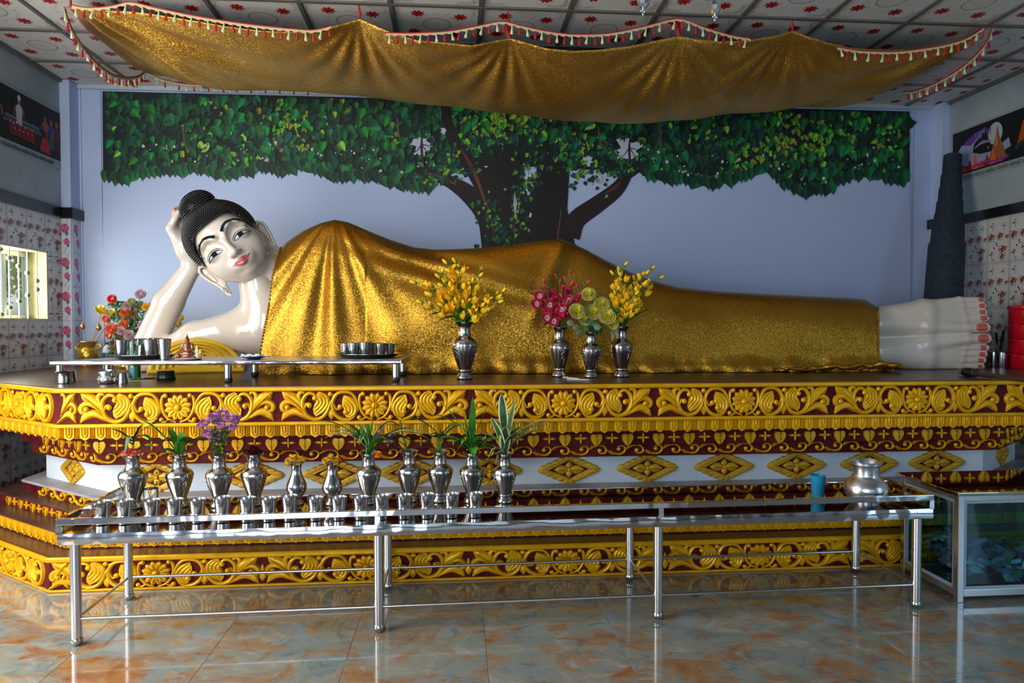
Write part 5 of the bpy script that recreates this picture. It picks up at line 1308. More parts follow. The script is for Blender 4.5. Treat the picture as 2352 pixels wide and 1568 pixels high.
Dl = fr([(150, 12), (158, 38), (170, 66), (190, 98), (212, 126), (236, 150), (262, 167), (292, 174), (318, 171), (335, 160)], X=XD)
fringe('dark red fringed border hanging beyond the left end of the canopy', Dl, .026)
fringe('small tasselled fringe along the back edge of the canopy against the mural top', fr([(357, 173), (372, 178), (395, 184), (430, 190), (500, 193), (580, 195), (660, 198), (722, 201)], Y=CYB + .03), .022, .06, .8)
XF = at(2280, 70, Y=CYF).x + .02
Fr_ = fr([(2282, 66), (2272, 92), (2250, 122), (2225, 146), (2195, 168), (2160, 188), (2130, 202), (2100, 211), (2078, 213)], X=XF)
fringe('gold and red fringed border hanging beyond the right end of the canopy', Fr_, .026)
# sheer net between sheet and border at both ends
net = mat('sheer_pink_net', (.42, .24, .24), .8); net.node_tree.nodes['Principled BSDF'].inputs['Alpha'].default_value = .34
for nm, edge_, row in (('left', Dl, cv[4]), ('right', Fr_, cv[-5])):
    q = MB(); n = 24; A_ = []
    for k in range(n):
        t = k / (n - 1); i = t * (len(edge_) - 1); i0 = min(int(i), len(edge_) - 2); p = edge_[i0] + (edge_[i0 + 1] - edge_[i0]) * (i - i0)
        jr = int(np.argmin(abs(row[:, 1] - p.y))); c_ = Vector(row[jr]); 
        for u in (0, .5, 1): A_.append(c_.lerp(p, u) + Vector((0, 0, .012 * math.sin(k * 1.3) * u)))
    q.add(A_, [(3 * k + a, 3 * k + a + 1, 3 * k + 4 + a, 3 * k + 3 + a) for k in range(n - 1) for a in (0, 1)])
    o = q.build('net_panel', net, canopy, smooth='all')
# ---- silver ornaments hanging from the ceiling
cry = mat('faceted_silver', (.75, .78, .85), .08, 1)
for px, py, sc_, lb in ((1480, 2, 1.0, 'silver faceted ceiling pendant near the middle, half out of the top edge'), (1645, 16, 1.05, 'silver faceted ceiling pendant to the right of the other')):
    p = at(px, py, Y=4.05); o = thing('hanging_pendant', lb, 'ornament', tuple(p), 0, 'silver pendants hanging from the ceiling')
    MB().ball((0, 0, 0), .040 * sc_, 8, 6, sc=(.85 if px > 1600 else 1, .85, 1.25)).build('faceted_drop', cry, o)
    q = MB(); q.ball((0, 0, -.055), .011, 8, 6); q.ball((-.012, 0, -.062), .008, 8, 6); q.ball((.010, 0, -.066), .008, 8, 6); q.ball((0, 0, -.078), .010, 8, 6, sc=(.8, .8, 1.4)); q.build('bead_cluster', cry, o, smooth='all')
    MB().tube([(0, 0, .045), (0, 0, HC - p.z)], .0025, 5).build('hanging_wire', steel_tube, o)
# ---- dark rolled mat leaning in the right corner
rollm = mat('navy_rolled_mat', (.012, .022, .045), .75); noise_col(rollm, (.008, .014, .030), (.02, .034, .06), 30, 4)
b0 = at(2166, 700, Y=5.86); t0_ = at(2190, 362, Y=6.15); ax = (t0_ - b0)
bb = b0 - ax * ((b0.z - (ZT + .040)) / ax.z)
q = MB(); pts = []; rad = []
L_ = [(0, .158), (.55, .148), (.551, .136), (.60, .134), (.64, .130), (.641, .122), (.70, .118), (.701, .110), (.76, .107), (.761, .098), (.83, .096), (.831, .088), (.90, .086), (.901, .078), (1, .075)]
for t, r in L_: pts.append(tuple(bb.lerp(t0_, t))); rad.append(r)
q.tube(pts, rad, 28)
rl = q.build('rolled_mat', rollm, None, smooth=True); tag(rl, 'dark navy rolled mat with stepped edges leaning in the right back corner', 'rolled mat')
sp_ = MB(); 
for turn in range(1):
    c = Vector(t0_); P_ = []
    for k in range(60): a = k * .35; r_ = .074 - .0011 * k; P_.append((c.x + r_ * math.cos(a), c.y + r_ * math.sin(a), c.z + .004))
    sp_.tube(P_, .004, 5)
sp_.build('roll_spiral_edge', rollm, rl)
# ================================================================ STEEL TABLE IN FRONT
TA = math.atan2(3.277 - 3.209, 2.304 + 1.700) ; TO = Vector((-1.700, 3.212, 0)); TL = 4.01; TD = .515; TTZ = .512
table = thing('steel_table', 'long stainless steel altar table with raised rail, in front of the altar', 'table', tuple(TO), TA)
q = MB(); q.box(-.048, TL + .048, -.040, TD + .04, TTZ - .004, TTZ); q.build('table_top', steel_top, table)
tr_ = MB(); e = .002
tr_.box(-.050, TL + .050, -.043, -.040, TTZ - .048, TTZ + .002); tr_.box(-.050, TL + .050, TD + .04, TD + .043, TTZ - .048, TTZ + .002)
tr_.box(-.051, -.048, -.043, TD + .043, TTZ - .048, TTZ + .002); tr_.box(TL + .048, TL + .051, -.043, TD + .043, TTZ - .048, TTZ + .002)
# slightly dented front sheet
fm_ = MB(); nx = 240
for i in range(nx + 1):
    x = -.052 + (TL + .104) * i / nx
    for z, o_ in ((TTZ + .001, 0), (TTZ - .012, .003), (TTZ - .035, .0035), (TTZ - .048, 0)):
        fm_.v.append((x, -.044 - o_ - .0016 * math.sin(x * 21 + z * 90) * (o_ > 0) - .001 * math.sin(x * 53), z)); fm_.c.append(None)
fm_.f = [(4 * i + k, 4 * i + k + 1, 4 * i + 4 + k + 1, 4 * i + 4 + k) for i in range(nx) for k in range(3)]; fm_.m = [0] * len(fm_.f)
fm_.build('front_fascia', steel_band, table, smooth='all'); tr_.build('edge_fascia', steel_band, table)
def railbox(nm, x0, x1, y0, y1): MB().box(x0, x1, y0, y1, TTZ + .042, TTZ + .071).build(nm, steel_band, table, bevel=.003)
railbox('guard_rail', -.055, TL + .055, -.050, -.028)
railbox('guard_rail', -.055, -.033, -.028, TD + .028); railbox('guard_rail', TL + .033, TL + .055, -.028, TD + .028)
for x in (-.044, TL / 3 + .0, TL * 2 / 3, TL + .044):
    for y in ((-.039, TD + .039) if x in (-.044, TL + .044) else (-.039,)): MB().box(x - .012, x + .012, y - .010, y + .010, TTZ, TTZ + .045).build('rail_post', steel_band, table)
LX = [0, TL / 3, TL * 2 / 3, TL]
for x in LX:
    for y in (0, TD):
        q = MB(); q.tube([(x, y, .03), (x, y, TTZ - .004)], .0225, 20); lg = q.build('leg', steel_tube, table, smooth=True)
        MB().lathe([(0, .0), (.012, .0005), (.022, .008), (.026, .018), (.0265, .028), (.0225, .036)], 20, c=(x, y, 0)).build('foot_cap', steel, lg, smooth=True)
for y in (0, TD):
    for a, b_ in zip(LX[:-1], LX[1:]): MB().tube([(a + .02, y, .118), (b_ - .02, y, .118)], .0075, 10).build('stretcher', steel_tube, table, smooth=True)
for x in LX: MB().tube([(x, .02, .118), (x, TD - .02, .118)], .0075, 10).build('cross_bar', steel_tube, table, smooth=True)
RT = Matrix.Rotation(TA, 3, 'Z')
def ontable(px, py, ymin=.020):
    p = at(px, py, Z=TTZ); l_ = RT.inverted() @ (p - TO); l_.y = min(max(l_.y, ymin), TD - .03); return TO + RT @ Vector((l_.x, l_.y, TTZ))
# ---- steel tumblers
def cup_mb(rt, rb, h, th=.0012):
    return MB().lathe([(0, .002), (rb * .8, .0), (rb, .003), (rb + (rt - rb) * .5, h * .5), (rt, h - .003), (rt + .0022, h - .001), (rt + .001, h), (rt - .0012, h - .001), (rt - .002, h - .004), (rb - .001, .006), (0, .005)], 28)
cup0 = cup_mb(.0375, .0265, .112).build('steel_cup', steel, None, smooth=True)
MB().lathe([(.0352, .086), (.0357, .087), (.0352, .088)], 24).build('etched_line', pewter_dark, cup0)
xs = [234, 285, 348, 400, 453, 510, 567, 616, 664, 724, 777, 827, 875, 927, 979, 1036, 1090]
tall = {510: 1.06, 664: 1.07, 979: 1.04, 1036: 1.03, 1090: 1.04}
ordw = ['first', 'second', 'third', 'fourth', 'fifth', 'sixth', 'seventh', 'eighth', 'ninth', 'tenth', 'eleventh', 'twelfth', 'thirteenth', 'fourteenth', 'fifteenth', 'sixteenth', 'seventeenth']
for i, px in enumerate(xs):
    py = 1201 - (px - 234) * (14 / 856); loc = ontable(px, py); rz = random.uniform(0, 6)
    lab = f'small steel tumbler in the front row on the steel table, {ordw[i]} from its left end'
    if i == 0: lab = 'leftmost steel tumbler at the left corner of the steel table'
    if i == 16: lab = 'rightmost steel tumbler of the row on the steel table'
    if i == 0: c_ = cup0; c_.location = loc; c_.rotation_euler = (0, 0, rz)
    else: c_ = dup(cup0, loc, rz)
    c_.scale = (1, 1, tall.get(px, random.uniform(.97, 1.02))); tag(c_, lab, 'cup', 'steel tumblers in a row on the steel table')
# ---- pewter vases
def vaseA(name='pewter_vase'):
    q = MB(); H = .255
    prof = [(0, .001), (.034, .001), (.0385, .006), (.0375, .014), (.029, .024), (.027, .030), (.031, .035), (.031, .041), (.028, .045), (.031, .055), (.041, .085), (.051, .118), (.0575, .145), (.058, .158), (.052, .172), (.040, .183), (.031, .190), (.029, .196), (.0275, .208), (.027, .226), (.031, .240), (.040, .251), (.044, .255), (.0425, .256), (.037, .250), (.028, .238), (.024, .215), (0, .20)]
    n = 48; vs = []; fs = []
    for r, z in prof:
        for k in range(n):
            a = 2 * math.pi * k / n; lob = 0
            if .05 < z < .18 and r > .027: lob = -.07 * math.exp(-((abs(((a / (2 * math.pi) * 6) % 1) - .0) if ((a / (2 * math.pi) * 6) % 1) < .5 else 1 - ((a / (2 * math.pi) * 6) % 1)) / .10) ** 2) * math.sin(math.pi * (z - .045) / .14) ** .5
            vs.append((r * (1 + lob) * math.cos(a), r * (1 + lob) * math.sin(a), z))
    for i in range(len(prof) - 1):
        for k in range(n): fs.append((i * n + k, i * n + (k + 1) % n, (i + 1) * n + (k + 1) % n, (i + 1) * n + k))
    q.add(vs, fs); o = q.build('vase_body', pewter, None, smooth=True)
    # engraved dragon-like swirls and beaded rows
    m = MB()
    def rad(z): return float(np.interp(z, [p[1] for p in prof[8:16]], [p[0] for p in prof[8:16]]))
    for base in range(6):
        a0 = 2 * math.pi * (base + .5) / 6
        if base % 2 == 0:
            for sg in (-1, 1):
                P_ = [(a0 + sg * .06 * math.cos(t * 1.1) * (1 + .2 * t), .085 + .0085 * t) for t in range(9)]
                m.tube([((rad(z) + .0004) * math.cos(a), (rad(z) + .0004) * math.sin(a), z) for a, z in P_], .0014, 5)
            P_ = [(a0 + .22 * math.sin(t * .9), .125 + .004 * t) for t in range(9)]
            m.tube([((rad(z) + .0004) * math.cos(a), (rad(z) + .0004) * math.sin(a), z) for a, z in P_], .0016, 5)
        else:
            for t in range(10):
                z = .07 + .0095 * t; m.ball(((rad(z)) * math.cos(a0), rad(z) * math.sin(a0), z), .0018, 5, 4)
    er = m.build('engraved_relief', pewter, o, smooth='all'); er['kind'] = 'stuff'
    root = thing(name, '', 'vase'); o.parent = root
    return root
# the body sits under an Empty; relief is its sub-part
VA = vaseA()
def vaseB():
    root = thing('pewter_vase', '', 'vase'); q = MB()
    q.lathe([(0, .001), (.030, .001), (.034, .006), (.032, .014), (.023, .022), (.021, .028), (.027, .038), (.040, .060), (.048, .085), (.0465, .105), (.036, .130), (.026, .155), (.022, .178), (.024, .200), (.032, .216), (.041, .224), (.040, .2255), (.033, .221), (.022, .205), (0, .19)], 40)
    q.build('vase_body', pewter, root, smooth=True); MB().lathe([(.0225, .030), (.025, .032), (.0225, .034)], 24).build('foot_ring', pewter, root, smooth=True); return root
VB = vaseB()
vlist = [(305, 1166, 'A', 1.06, 'pewter vase holding coral blossoms and a bamboo sprig, nearest the left end of the table'), (412, 1163, 'A', 1.04, 'pewter vase with broad green blades over tiny red petals'), (503, 1163, 'A', 1.04, 'pewter vase full of purple chrysanthemums'),
         (583, 1160, 'A', 1.03, 'pewter vase topped with a dark crimson bloom'), (680, 1159, 'B', .99, 'slim smooth pewter vase with yellow marigolds, left of its pair'), (762, 1159, 'B', .99, 'slim smooth pewter vase with yellow and orange marigolds, right of its pair'),
         (846, 1157, 'A', 1.03, 'pewter vase with long arching green leaves and an orange flower'), (939, 1152, 'A', 1.03, 'pewter vase with one thick bare stalk and drooping leaves'), (1010, 1153, 'A', 1.03, 'pewter vase with a thin tuft of upright green sprigs'),
         (1083, 1155, 'A', 1.02, 'pewter vase with a bushy clump of bright green leaves'), (1158, 1155, 'A', 1.00, 'pewter vase with cream-edged variegated leaves, rightmost on the steel table')]
vloc = []
fA = fB = True
for px, py, ty, sc_, lab in vlist:
    loc = ontable(px, py - 3)
    if ty == 'A':
        if fA: o = VA; fA = False
        else: o = dup(VA)
    else:
        if fB: o = VB; fB = False
        else: o = dup(VB)
    o.location = loc; o.rotation_euler = (0, 0, random.uniform(0, 6)); o.scale = (sc_ * 1.10, sc_ * 1.10, sc_); tag(o, lab, 'vase', 'pewter vases on the steel table'); vloc.append((loc, (.255 if ty == 'A' else .224) * sc_))
avl = [(1067, 873, 1.46, 'tall pewter vase standing alone on the altar with yellow flowers'), (1285, 868, 1.32, 'pewter vase on the altar holding crimson and white flowers'), (1357, 870, 1.20, 'smaller pewter vase on the altar holding pale green roses'), (1427, 869, 1.34, 'pewter vase on the altar with yellow flowers, right of the green roses')]
aloc = []
for px, py, sc_, lab in avl:
    loc = at(px, py - 3, Z=ZT); o = dup(VA, loc, random.uniform(0, 6)); o.scale = (sc_ * 1.0, sc_ * 1.0, sc_); tag(o, lab, 'vase', 'pewter vases on the altar top'); aloc.append((loc, .255 * sc_))
LSC = 1.6
# ---------------------------------------------------------------- plants
def blade(mb, base, dirx, diry, L, w, droop, mi=0, edge=None, n=7, zup=1.0):
    L = L * LSC; w = w * 1.75
    """arching leaf; returns nothing"""
    d = Vector((dirx, diry, 0)); h = d.length or 1e-6; d2 = d / h; side = d2.cross(Vector((0, 0, 1))); P = []
    for i in range(n + 1):
        t = i / n; P.append(Vector(base) + d * (t * L) + Vector((0, 0, L * (zup * t - droop * t * t))))
    vs = []; 
    for i, p in enumerate(P):
        t = i / n; ww = w * (math.sin(math.pi * min(1, t * .92 + .08)) ** .7) * (1 if i < n else .02)
        vs += [p - side * ww / 2 + Vector((0, 0, ww * .18)), p - side * ww * .34 + Vector((0, 0, ww * .08)), p, p + side * ww * .34 + Vector((0, 0, ww * .08)), p + side * ww / 2 + Vector((0, 0, ww * .18))]
    fs = []; 
    for i in range(n):
        for k in range(4): fs.append((5 * i + k, 5 * i + k + 1, 5 * i + 5 + k + 1, 5 * i + 5 + k))
    b = len(mb.v); mb.add(vs, fs, mi)
    if edge is not None:
        for i in range(n):
            mb.m[-(n - i) * 4] = edge; mb.m[-(n - i) * 4 + 3] = edge
def petal_ball(mb, c, r, n, mi, flat=.7, up=Vector((0, -.5, .8)), seed=0, lw=.42):
    """a pompom bloom of many small petals"""
    n = int(n * 1.9); rg = random.Random(seed); R_ = up.normalized().to_track_quat('Z', 'Y').to_matrix()
    for k in range(n):
        u = (k + .5) / n; th = math.acos(1 - 1.25 * u); a = k * 2.39996
        d = Vector((math.sin(th) * math.cos(a), math.sin(th) * math.sin(a), math.cos(th) * flat)); s = d.cross(Vector((0, 0, 1))); s = s.normalized() if s.length > 1e-3 else Vector((1, 0, 0))
        L = r * rg.uniform(.82, 1.08); w = r * lw * .5
        q_ = [d * L * .35, d * L * .75 + s * w, d * L + Vector((0, 0, r * .06)), d * L * .75 - s * w]
        mb.add([Vector(c) + R_ @ v for v in q_], [(0, 1, 2, 3)], mi)
def bouquet(name, label, loc, cat='flowers', group=None): return thing(name, label, cat, tuple(loc), 0, group)
def bloomobj(root, name, c, r, n, m, seed, **kw):
    mb = MB(); petal_ball(mb, (0, 0, 0), r, n, 0, seed=seed, **kw); o = mb.build(name, m, root); o.location = c; return o
g1 = 'cut flowers and leaves in the vases on the steel table'
def top(i, L=vloc): return Vector(L[i][0]) + Vector((0, 0, L[i][1] - .012))
# 0 coral + bamboo sprig
p = top(0); o = bouquet('flower_posy', 'coral ruffled blossoms with one upright bamboo sprig', p, group=g1)
for k in range(5): bloomobj(o, 'coral_bloom', (-.030 + .016 * k, -.008 - .012 * (k % 2), .018 + .006 * (k % 3)), .022, 26, coralp, k, lw=.8)
q = MB(); q.tube([(0, 0, -.02), (.002, 0, .06), (.008, 0, .11)], .0028, 6); q.build('stem', leafd, o)
for dx, dy, L, w, dr, z in ((.35, 0, .10, .020, .4, .07), (-1.0, .1, .075, .013, .45, .075), (.95, -.2, .075, .020, 1.1, .08), (1, .2, .13, .013, .65, .095), (-.2, -.3, .075, .020, 1.6, .085), (-.6, 0, .045, .012, 1.1, .055), (1.0, -.3, .07, .022, .6, .012)):
    q = MB(); blade(q, (0, 0, 0), dx, dy, L, w, dr); b_ = q.build('leaf', leafd, o, smooth='all'); b_.location = (.003, 0, z)
# 1
p = top(1); o = bouquet('leaf_arrangement', 'broad bright blades with a few red petals at the rim', p, group=g1)
for dx, dy, L, w, dr, z, m in ((-.55, -.2, .20, .030, .35, 0, leafb), (-.25, .1, .17, .026, .5, 0, leafb), (.25, -.1, .13, .036, .5, 0, leafb), (.05, .1, .12, .030, .35, 0, leafb), (.9, 0, .10, .018, .6, .03, leafd), (1.1, .2, .12, .016, .55, .02, leafd), (-.9, -.2, .07, .030, .8, 0, leafd), (-.6, 0, .09, .024, .8, .04, leafd), (.15, -.3, .09, .030, .4, 0, leafb)):
    q = MB(); blade(q, (0, 0, 0), dx, dy, L, w, dr); b_ = q.build('leaf', m, o, smooth='all'); b_.location = (0, 0, z)
for k in range(3): bloomobj(o, 'red_petals', (-.024 + .02 * k, -.02, .006), .012, 12, coralp, k, lw=.8)
# 2 purple chrysanthemums
p = top(2); o = bouquet('chrysanthemum_bunch', 'tall bunch of purple chrysanthemums with fine dark leaves', p, group=g1)
for k, (px, py, r) in enumerate(((470, 968, 14), (490, 955, 15), (512, 947, 15), (528, 958, 15), (498, 965, 14), (540, 966, 12), (478, 992, 16), (500, 998, 15), (522, 985, 14), (534, 978, 12), (488, 1006, 12), (460, 975, 11), (508, 975, 12), (545, 957, 10), (515, 1010, 11))):
    c = at(px, py, Y=p.y - .02 + .03 * (k % 3)) - p; bloomobj(o, 'purple_bloom', c, r / 455, 42, mauvep, k, flat=.55, lw=.3)
    q = MB(); q.tube([(0, 0, -.03), (c.x * .4, c.y * .4, c.z * .5), tuple(c)], .0018, 5); q.build('stem', leafm, o)
q = MB()
for k in range(560):
    a = random.uniform(0, 6.28); z = random.uniform(0, .15); r_ = .012 + .030 * z / .15 * random.random() + .012; c = Vector((r_ * math.cos(a), r_ * math.sin(a), z)); s_ = random.uniform(.005, .010); d = Vector((random.gauss(0, 1), random.gauss(0, 1), random.gauss(0, 1))).normalized() * s_; e_ = d.cross(Vector((random.random(), random.random(), 1))).normalized() * s_ * .5
    q.add([c - d, c + e_, c + d, c - e_], [(0, 1, 2, 3)], 1 if k % 9 == 0 else 0)
lf = q.build('fine_foliage', [leafd, marig], o); lf['kind'] = 'stuff'
# 3 dark crimson
p = top(3); o = bouquet('crimson_bloom_head', 'dense dark crimson flower head', p, group=g1)
for k, (x, y, z, r) in enumerate(((0, 0, .035, .032), (-.030, -.01, .022, .026), (.030, -.01, .022, .026), (0, -.02, .018, .028), (0, .025, .02, .025))): bloomobj(o, 'dark_red_bloom', (x, y, z), r, 60, darkredp, k, lw=.3, up=Vector((0, -.3, 1)))
q = MB(); blade(q, (0, 0, 0), -.8, -.3, .05, .014, .6); q.build('leaf', leafd, o, smooth='all')
# 4,5 marigolds
for vi, ex in ((4, False), (5, True)):
    p = top(vi); o = bouquet('marigold_posy', 'cluster of yellow marigolds ' + ('with one orange head at its right' if ex else 'spilling over the left rim'), p, group=g1)
    for k in range(7):
        a = k * .9; c = (.034 * math.cos(a) - (.006 if not ex else 0), .020 * math.sin(a) - .008, .010 + .010 * (k % 3))
        bloomobj(o, 'marigold_bloom', c, .019, 40, orangep if ex and k == 0 else marig, k, lw=.45)
    if not ex: bloomobj(o, 'marigold_bloom', (-.044, -.01, -.008), .015, 30, marig, 9)
# 6 long leaves
p = top(6); o = bouquet('leaf_arrangement', 'fountain of long thin arching leaves with an orange flower at its right', p, group=g1)
for k in range(17):
    a = k * 2.4; L = random.uniform(.15, .24); q = MB(); sp = random.uniform(.35, 1.0); blade(q, (0, 0, 0), math.cos(a) * sp, math.sin(a) * sp * .5, L, random.uniform(.012, .022), random.uniform(.45, .95) * (.5 + sp * .6), 0, 1 if k % 3 == 0 else None, 8)
    b_ = q.build('leaf', [leafm if k % 2 else leafb, leafcream], o, smooth='all'); b_.location = (0, 0, random.uniform(-.01, .05))
q = MB(); blade(q, (0, 0, 0), .12, 0, .24, .026, .08); q.build('leaf', leafb, o, smooth='all')
for s_ in (-1, 1): q = MB(); q.tube([(s_ * .008, 0, -.02), (s_ * .012, 0, .10)], .004, 7); q.build('stem', leafb, o)
bloomobj(o, 'orange_bloom', (.050, -.025, .004), .024, 24, mat('light_orange_petal', (.88, .30, .01), .5), 3, lw=.8)
# 7 thick stalk
p = top(7); o = bouquet('bare_stalk', 'thick leaning green stalk with lilac blooms to its left', p, group=g1)
q = MB(); q.tube([(0, 0, -.03), (-.018, 0, .05), (-.040, 0, .12), (-.045, 0, .17)], [.0042, .004, .0038, .003], 7); q.build('stalk', leafd, o, smooth=True)
for dx, dy, L, w, dr, z, x in ((.6, 0, .075, .020, .3, .16, -.045), (1.0, 0, .09, .012, .9, .15, -.045), (-.7, 0, .05, .012, .4, .16, -.045), (-.9, .1, .09, .012, 1.1, .13, -.04), (.5, 0, .05, .010, 1.2, .10, -.035), (.9, -.1, .10, .014, .75, .0, 0), (-1.1, -.1, .10, .010, .8, 0, 0), (-1, .2, .13, .009, 1.0, .02, 0)):
    q = MB(); blade(q, (0, 0, 0), dx, dy, L, w, dr); b_ = q.build('leaf', leafd, o, smooth='all'); b_.location = (x, 0, z)
for k, (px, py, r) in enumerate(((866, 998, 9), (868, 1012, 7), (891, 1006, 8), (902, 998, 7), (893, 1016, 7), (878, 988, 5))): bloomobj(o, 'lilac_bloom', at(px, py, Y=p.y) - p, r / 455, 26, mat('lilac_petal', (.42, .26, .55), .5), k, lw=.35)
q = MB(); q.tube([(0, 0, -.01), (-.05, 0, .03), (-.09, 0, .07)], .0016, 5); q.build('stem', leafd, o)
# 8 sprigs, 9 clump, 10 variegated
p = top(8); o = bouquet('leaf_arrangement', 'thin upright green sprigs with two long side leaves', p, group=g1)
for k in range(6): q = MB(); q.tube([(random.uniform(-.01, .01), 0, -.02), (random.uniform(-.02, .02), 0, .07 + .012 * k)], .0022, 6); q.build('stem', leafb, o)
for dx, dy, L, w, dr, z in ((-.9, -.1, .14, .014, .75, .05), (-.9, 0, .11, .018, .45, .09), (.5, -.1, .09, .024, .4, .07), (.7, .2, .12, .020, .6, .06), (-.1, 0, .11, .016, .2, .06), (-.5, .1, .07, .02, .9, .07), (.9, 0, .09, .010, 1.1, .04), (.25, 0, .05, .024, 1.4, .09), (1, .1, .07, .010, 1.0, .02)):
    q = MB(); blade(q, (0, 0, 0), dx, dy, L, w, dr, 0, 1 if dx == -.9 and dr > .6 else None); b_ = q.build('leaf', [leafm, leafcream], o, smooth='all'); b_.location = (0, 0, z)
p = top(9); o = bouquet('leaf_arrangement', 'bushy clump of broad bright green leaves with a long leaf reaching up left', p, group=g1)
for k in range(20):
    a = k * 2.4; sp = random.uniform(.4, 1.1); q = MB(); blade(q, (0, 0, 0), math.cos(a) * sp, math.sin(a) * sp * .5, random.uniform(.07, .12), random.uniform(.022, .034), random.uniform(.5, 1.1)); b_ = q.build('leaf', leafb if k % 3 else leafm, o, smooth='all'); b_.location = (0, 0, random.uniform(0, .03))
for dx, L, w, dr, z in ((-.55, .20, .030, .25, .05), (.02, .19, .022, .1, .03), (.28, .22, .020, .25, .02), (-.2, .15, .03, .2, .03), (-1.0, .13, .018, .4, .09)):
    q = MB(); blade(q, (0, 0, 0), dx, -.05, L, w, dr); b_ = q.build('leaf', leafb, o, smooth='all'); b_.location = (0, 0, z)
p = top(10); o = bouquet('leaf_arrangement', 'tall dark leaves with cream edges arching from the rightmost vase', p, group=g1)
for dx, dy, L, w, dr, z in ((-.08, -.2, .15, .030, .05, .10), (-.35, -.3, .13, .030, .15, .03), (0, -.3, .10, .034, .0, .0), (.65, -.1, .16, .020, .85, .10), (.9, 0, .19, .018, .65, .04), (1.1, .1, .15, .016, .5, .06), (.3, -.3, .10, .028, .4, .02), (-.7, -.2, .08, .022, 1.2, .01), (-.6, .1, .12, .018, 1.0, .13), (1.0, .2, .13, .024, .5, .02), (-1.0, .1, .09, .018, .6, .05), (.5, .3, .12, .026, .5, .04), (.2, .3, .20, .02, .2, .02), (-.5, -.1, .06, .026, 1.5, 0)):
    q = MB(); blade(q, (0, 0, 0), dx, dy, L, w, dr, 0, 1, 9); b_ = q.build('leaf', [leafd if dy < 0 else leafm, leafcream], o, smooth='all'); b_.location = (0, 0, z)
q = MB(); q.tube([(0, 0, -.02), (-.005, 0, .12)], .0035, 6); q.build('stem', leafb, o)
# ---- freesia-like sprays on the altar
def tulip(m, sepal, r, seed):
    mb = MB(); rg = random.Random(seed)
    for k in range(5):
        a = k * 1.2566; ca, sa = math.cos(a), math.sin(a); tx = Vector((-sa, ca, 0)); d = Vector((ca, sa, 0))
        P = [Vector((0, 0, 0)), d * r * .42 + Vector((0, 0, r * .6)), d * r * .50 + Vector((0, 0, r * 1.3)), d * r * rg.uniform(.35, 1.05) + Vector((0, 0, r * 1.9))]
        W_ = [r * .12, r * .42, r * .46, r * .10]; vs = []
        for p_, w_ in zip(P, W_): vs += [p_ - tx * w_, p_ + d * w_ * .25, p_ + tx * w_]
        mb.add(vs, [(3 * i + j, 3 * i + j + 1, 3 * i + 4 + j, 3 * i + 3 + j) for i in range(3) for j in (0, 1)], 0)
    mb.lathe([(.0, -r * .3), (r * .22, -r * .1), (r * .30, r * .25), (r * .2, r * .45)], 7, 1)
    return mb.build('spray_flower', [m, sepal], None, smooth='all')
def budo(m, sepal, r):
    mb = MB(); mb.ball((0, 0, r), r * .62, 8, 6, 0, sc=(.75, .75, 1.6)); mb.lathe([(0, -r * .2), (r * .42, 0), (r * .46, r * .4), (r * .3, r * .7)], 7, 1); return mb.build('spray_bud', [m, sepal], None, smooth='all')
def spraybouquet(idx, label, sprays, m, r, leaves, fl2=None, name='flower_bouquet'):
    base = Vector(aloc[idx][0]) + Vector((0, 0, aloc[idx][1] - .02)); root = bouquet(name, label, base, group='artificial bouquets on the altar')
    T = [tulip(m, leafb, r, idx * 9 + s) for s in range(3)]; B = budo(m, leafb, r * .7); srcs = T + [B]; usd = set()
    def place(src, loc, d, sc_=1.0):
        if src.name in usd: o = inst(src, root, loc, 0, src.name.split('.')[0])
        else: usd.add(src.name); o = src; o.parent = root; o.location = loc
        o.rotation_euler = Vector(d).to_track_quat('Z', 'Y').to_euler(); o.scale = (sc_,) * 3
    for si, (tx, ty, n, dy) in enumerate(sprays):
        tip = at(tx, ty, Y=base.y + dy) - base; mid = Vector((tip.x * .35, tip.y * .4, tip.z * .55)); C = [Vector((0, 0, -.03)), mid, tip]
        def cp(t): return (1 - t) ** 2 * C[0] + 2 * t * (1 - t) * C[1] + t * t * C[2]
        mb = MB(); mb.tube([cp(t) for t in np.linspace(0, 1, 9)], [.003 - .002 * t for t in np.linspace(0, 1, 9)], 5)
        # green tip buds
        for k in range(5):
            t = .86 + .03 * k; c = cp(min(1, t)) + Vector((.006 * (-1) ** k, 0, .004 * k)); mb.ball(tuple(c), .0045 - .0006 * k, 5, 4, sc=(.8, .8, 2))
        mb.build('spray_stem', leafb, root, smooth=True)
        for k in range(n):
            t = .28 + .62 * k / max(n - 1, 1); c = cp(t); tg = (cp(t + .05) - cp(t)).normalized(); a = k * 2.2 + si
            d = (tg * 1.0 + Vector((math.cos(a) * .9, math.sin(a) * .6 - .25, .1))).normalized()
            c = c + Vector((math.cos(a) * .016, math.sin(a) * .014 - .004, 0)); src = T[k % 3] if k < n - 2 else B
            place(src, c, d, (1.22 - .50 * t) if src is not B else 1.0)
    for dx, dy, L, w, dr, mm in leaves:
        q = MB(); blade(q, (0, 0, 0), dx, dy, L, w, dr); q.build('leaf', mm, root, smooth='all')
    return root
